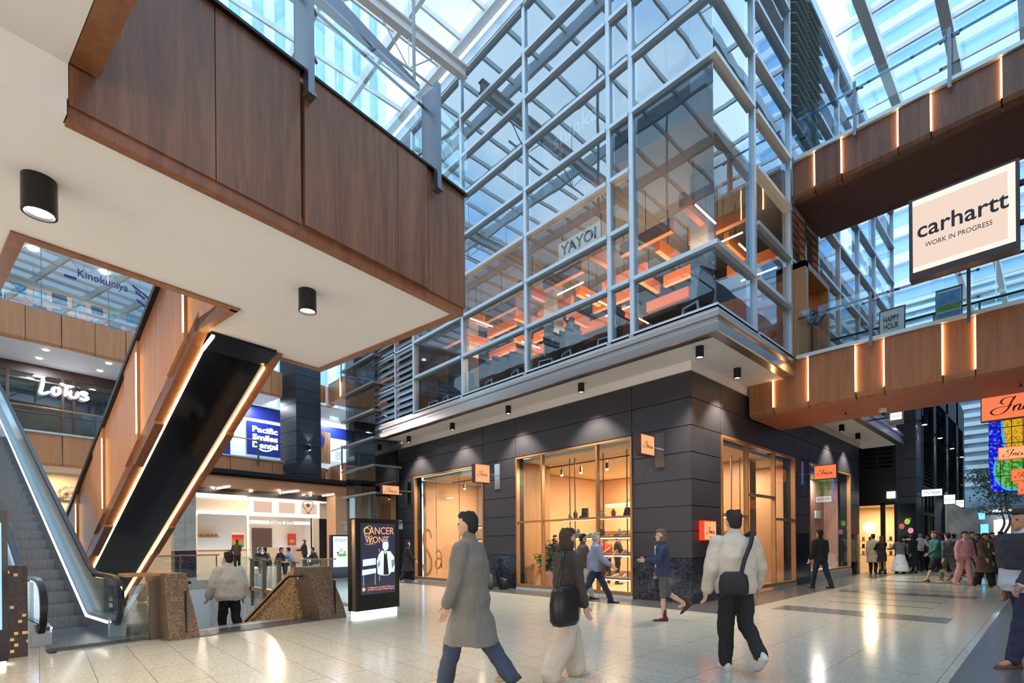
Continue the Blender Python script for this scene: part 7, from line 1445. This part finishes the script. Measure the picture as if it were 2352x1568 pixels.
p = at(2352, 5.75); person('large figure in dark jacket, pale shirt and brown shoes cut off by the right edge', (p[0], p[1], 0), LEFT, 1.82, legs=((.3, .05), (-.35, .4)), arms=((.25, .5, .1), (-.2, .2, .12)), top=((.5, .52, .62), 'jacket', .05), over=(.02, .02, .03), bottom=((.015, .02, .05), 'trousers', .02), hair=('short', (.02, .015, .015)), shoes=(.12, .045, .03), skin='tan', near=True)
# people in the shop
for px, d, hd, H, c, hr, lab, fem in [(1275, 16.8, TOC, 1.68, (.015, .015, .015), (.03, .02, .02), 'shop assistant in black inside the shop above the fig plant', True), (1392, 17.6, AW, 1.66, (.55, .1, .06), (.3, .2, .12), 'customer in an orange red top inside the shop', True), (1418, 17.2, RIGHT, 1.7, (.03, .025, .025), (.2, .1, .05), 'customer in a black top inside the shop, right of the orange red one', False)]:
    q = at(px, d); person(lab, (q[0], q[1], .02), hd, H, fem=fem, legs=((.03, .02), (-.03, .02)), arms=((.5, 1.0, .1), (.4, .9, .1)), top=(c, 'sweater', .02), bottom=(K, 'trousers', .01), hair=('long' if px < 1300 else 'short', hr), shoes=K)
# cafe
for px, q_, hd, H, c, lab, hr in [(545, 30.6, A2 + pi / 2, 1.78, (.05, .04, .035), 'man in a dark brown jacket standing at the cafe counter', 'short'), (700, 28.6, LEFT, 1.75, (.015, .012, .012), 'person in black standing before the right end of the cafe', 'short')]:
    a = Q2(px, 1300, q_); person(lab, W(a[0], q_, 0), hd, H, legs=((.05, .02), (-.05, .02)), arms=((.4, 1.1, .1), (.4, 1.0, .1)), top=(c, 'jacket', .03), bottom=(K, 'trousers', .01), hair=(hr, (.02, .015, .015)))
m_ct = mat('cafe_table', (.55, .5, .42), .4)
for i, (px, q_) in enumerate([(600, 25.2), (655, 24.9), (708, 24.6)]):
    a = Q2(px, 1300, q_)[0]; t = thing('cafe_table', W(a, q_, 0), 'small round pale cafe table, %s in the row before the cafe' % ['left one', 'middle one', 'right one'][i], 'table'); b = MB(True); b.lathe(a, q_, [(.36, .7), (.36, .73)], 24); b.obj('table_top', m_ct, t); b = MB(True); b.cyl(a, q_, .02, .7, .03, 8); b.obj('pedestal', M_STEEL, t); b = MB(True); b.cyl(a, q_, 0, .02, .2, 14); b.obj('foot', M_STEEL, t)
SEATS = [(588, 25.3, RIGHT, (.04, .03, .04), 'seated cafe guest in dark top, leftmost of the row'), (618, 25.2, LEFT, (.05, .04, .05), 'seated cafe guest with dark bun of hair, second from the left'), (637, 24.9, RIGHT, (.02, .02, .03), 'seated cafe guest in black leaning over the middle table'), (672, 24.8, LEFT, (.45, .55, .62), 'seated cafe guest in a pale blue t-shirt'), (727, 24.5, LEFT, (.04, .045, .05), 'seated cafe guest in a dark hooded top at the right table')]
for i, (px, q_, hd, c, lab) in enumerate(SEATS):
    a = Q2(px, 1300, q_)[0]; w0 = W(a, q_, 0); person(lab, w0, hd, 1.72, seat=.5, legs=((1.45, 1.5), (1.4, 1.3)), arms=((.6, .9, .1), (.5, 1.0, .1)), lean=.3, top=(c, 'sweater', .04), bottom=(K, 'trousers', .01), hair=('bun' if i == 1 else 'short', (.02, .015, .015)))
    t = thing('stool', w0, 'white stool under the %s' % lab.replace('seated ', ''), 'stool'); b = MB(); b.cyl(w0[0], w0[1], .4, .43, .18, 16); b.obj('seat', M_WHITE, t); 
    for k in range(4): b = MB(); x = w0[0] + .13 * math.cos(k * pi / 2 + .7); y = w0[1] + .13 * math.sin(k * pi / 2 + .7); b.cyl(x, y, 0, .4, .013, 6); b.obj('leg', M_WHITE, t)
# two diners upstairs
for y, hd, c, lab in [(8.83, pi / 2, (.35, .45, .5), 'diner with grey hair in a pale shirt seated at the upstairs window'), (9.62, -pi / 2 - .3, (.02, .03, .05), 'diner in dark clothes seated at the upstairs window')]:
    person(lab, (10.5, y + (.03 if y < 9 else -.03), 6.1), hd if y > 9 else -pi / 2, 1.75, seat=.56, legs=((1.5, 1.5), (1.5, 1.5)), arms=((.6, .8, .1), (.6, .9, .1)), top=(c, 'sweater', .02), bottom=(K, 'trousers', .01), hair=('short', (.2, .19, .18)))
flush_bake()
flush_text()
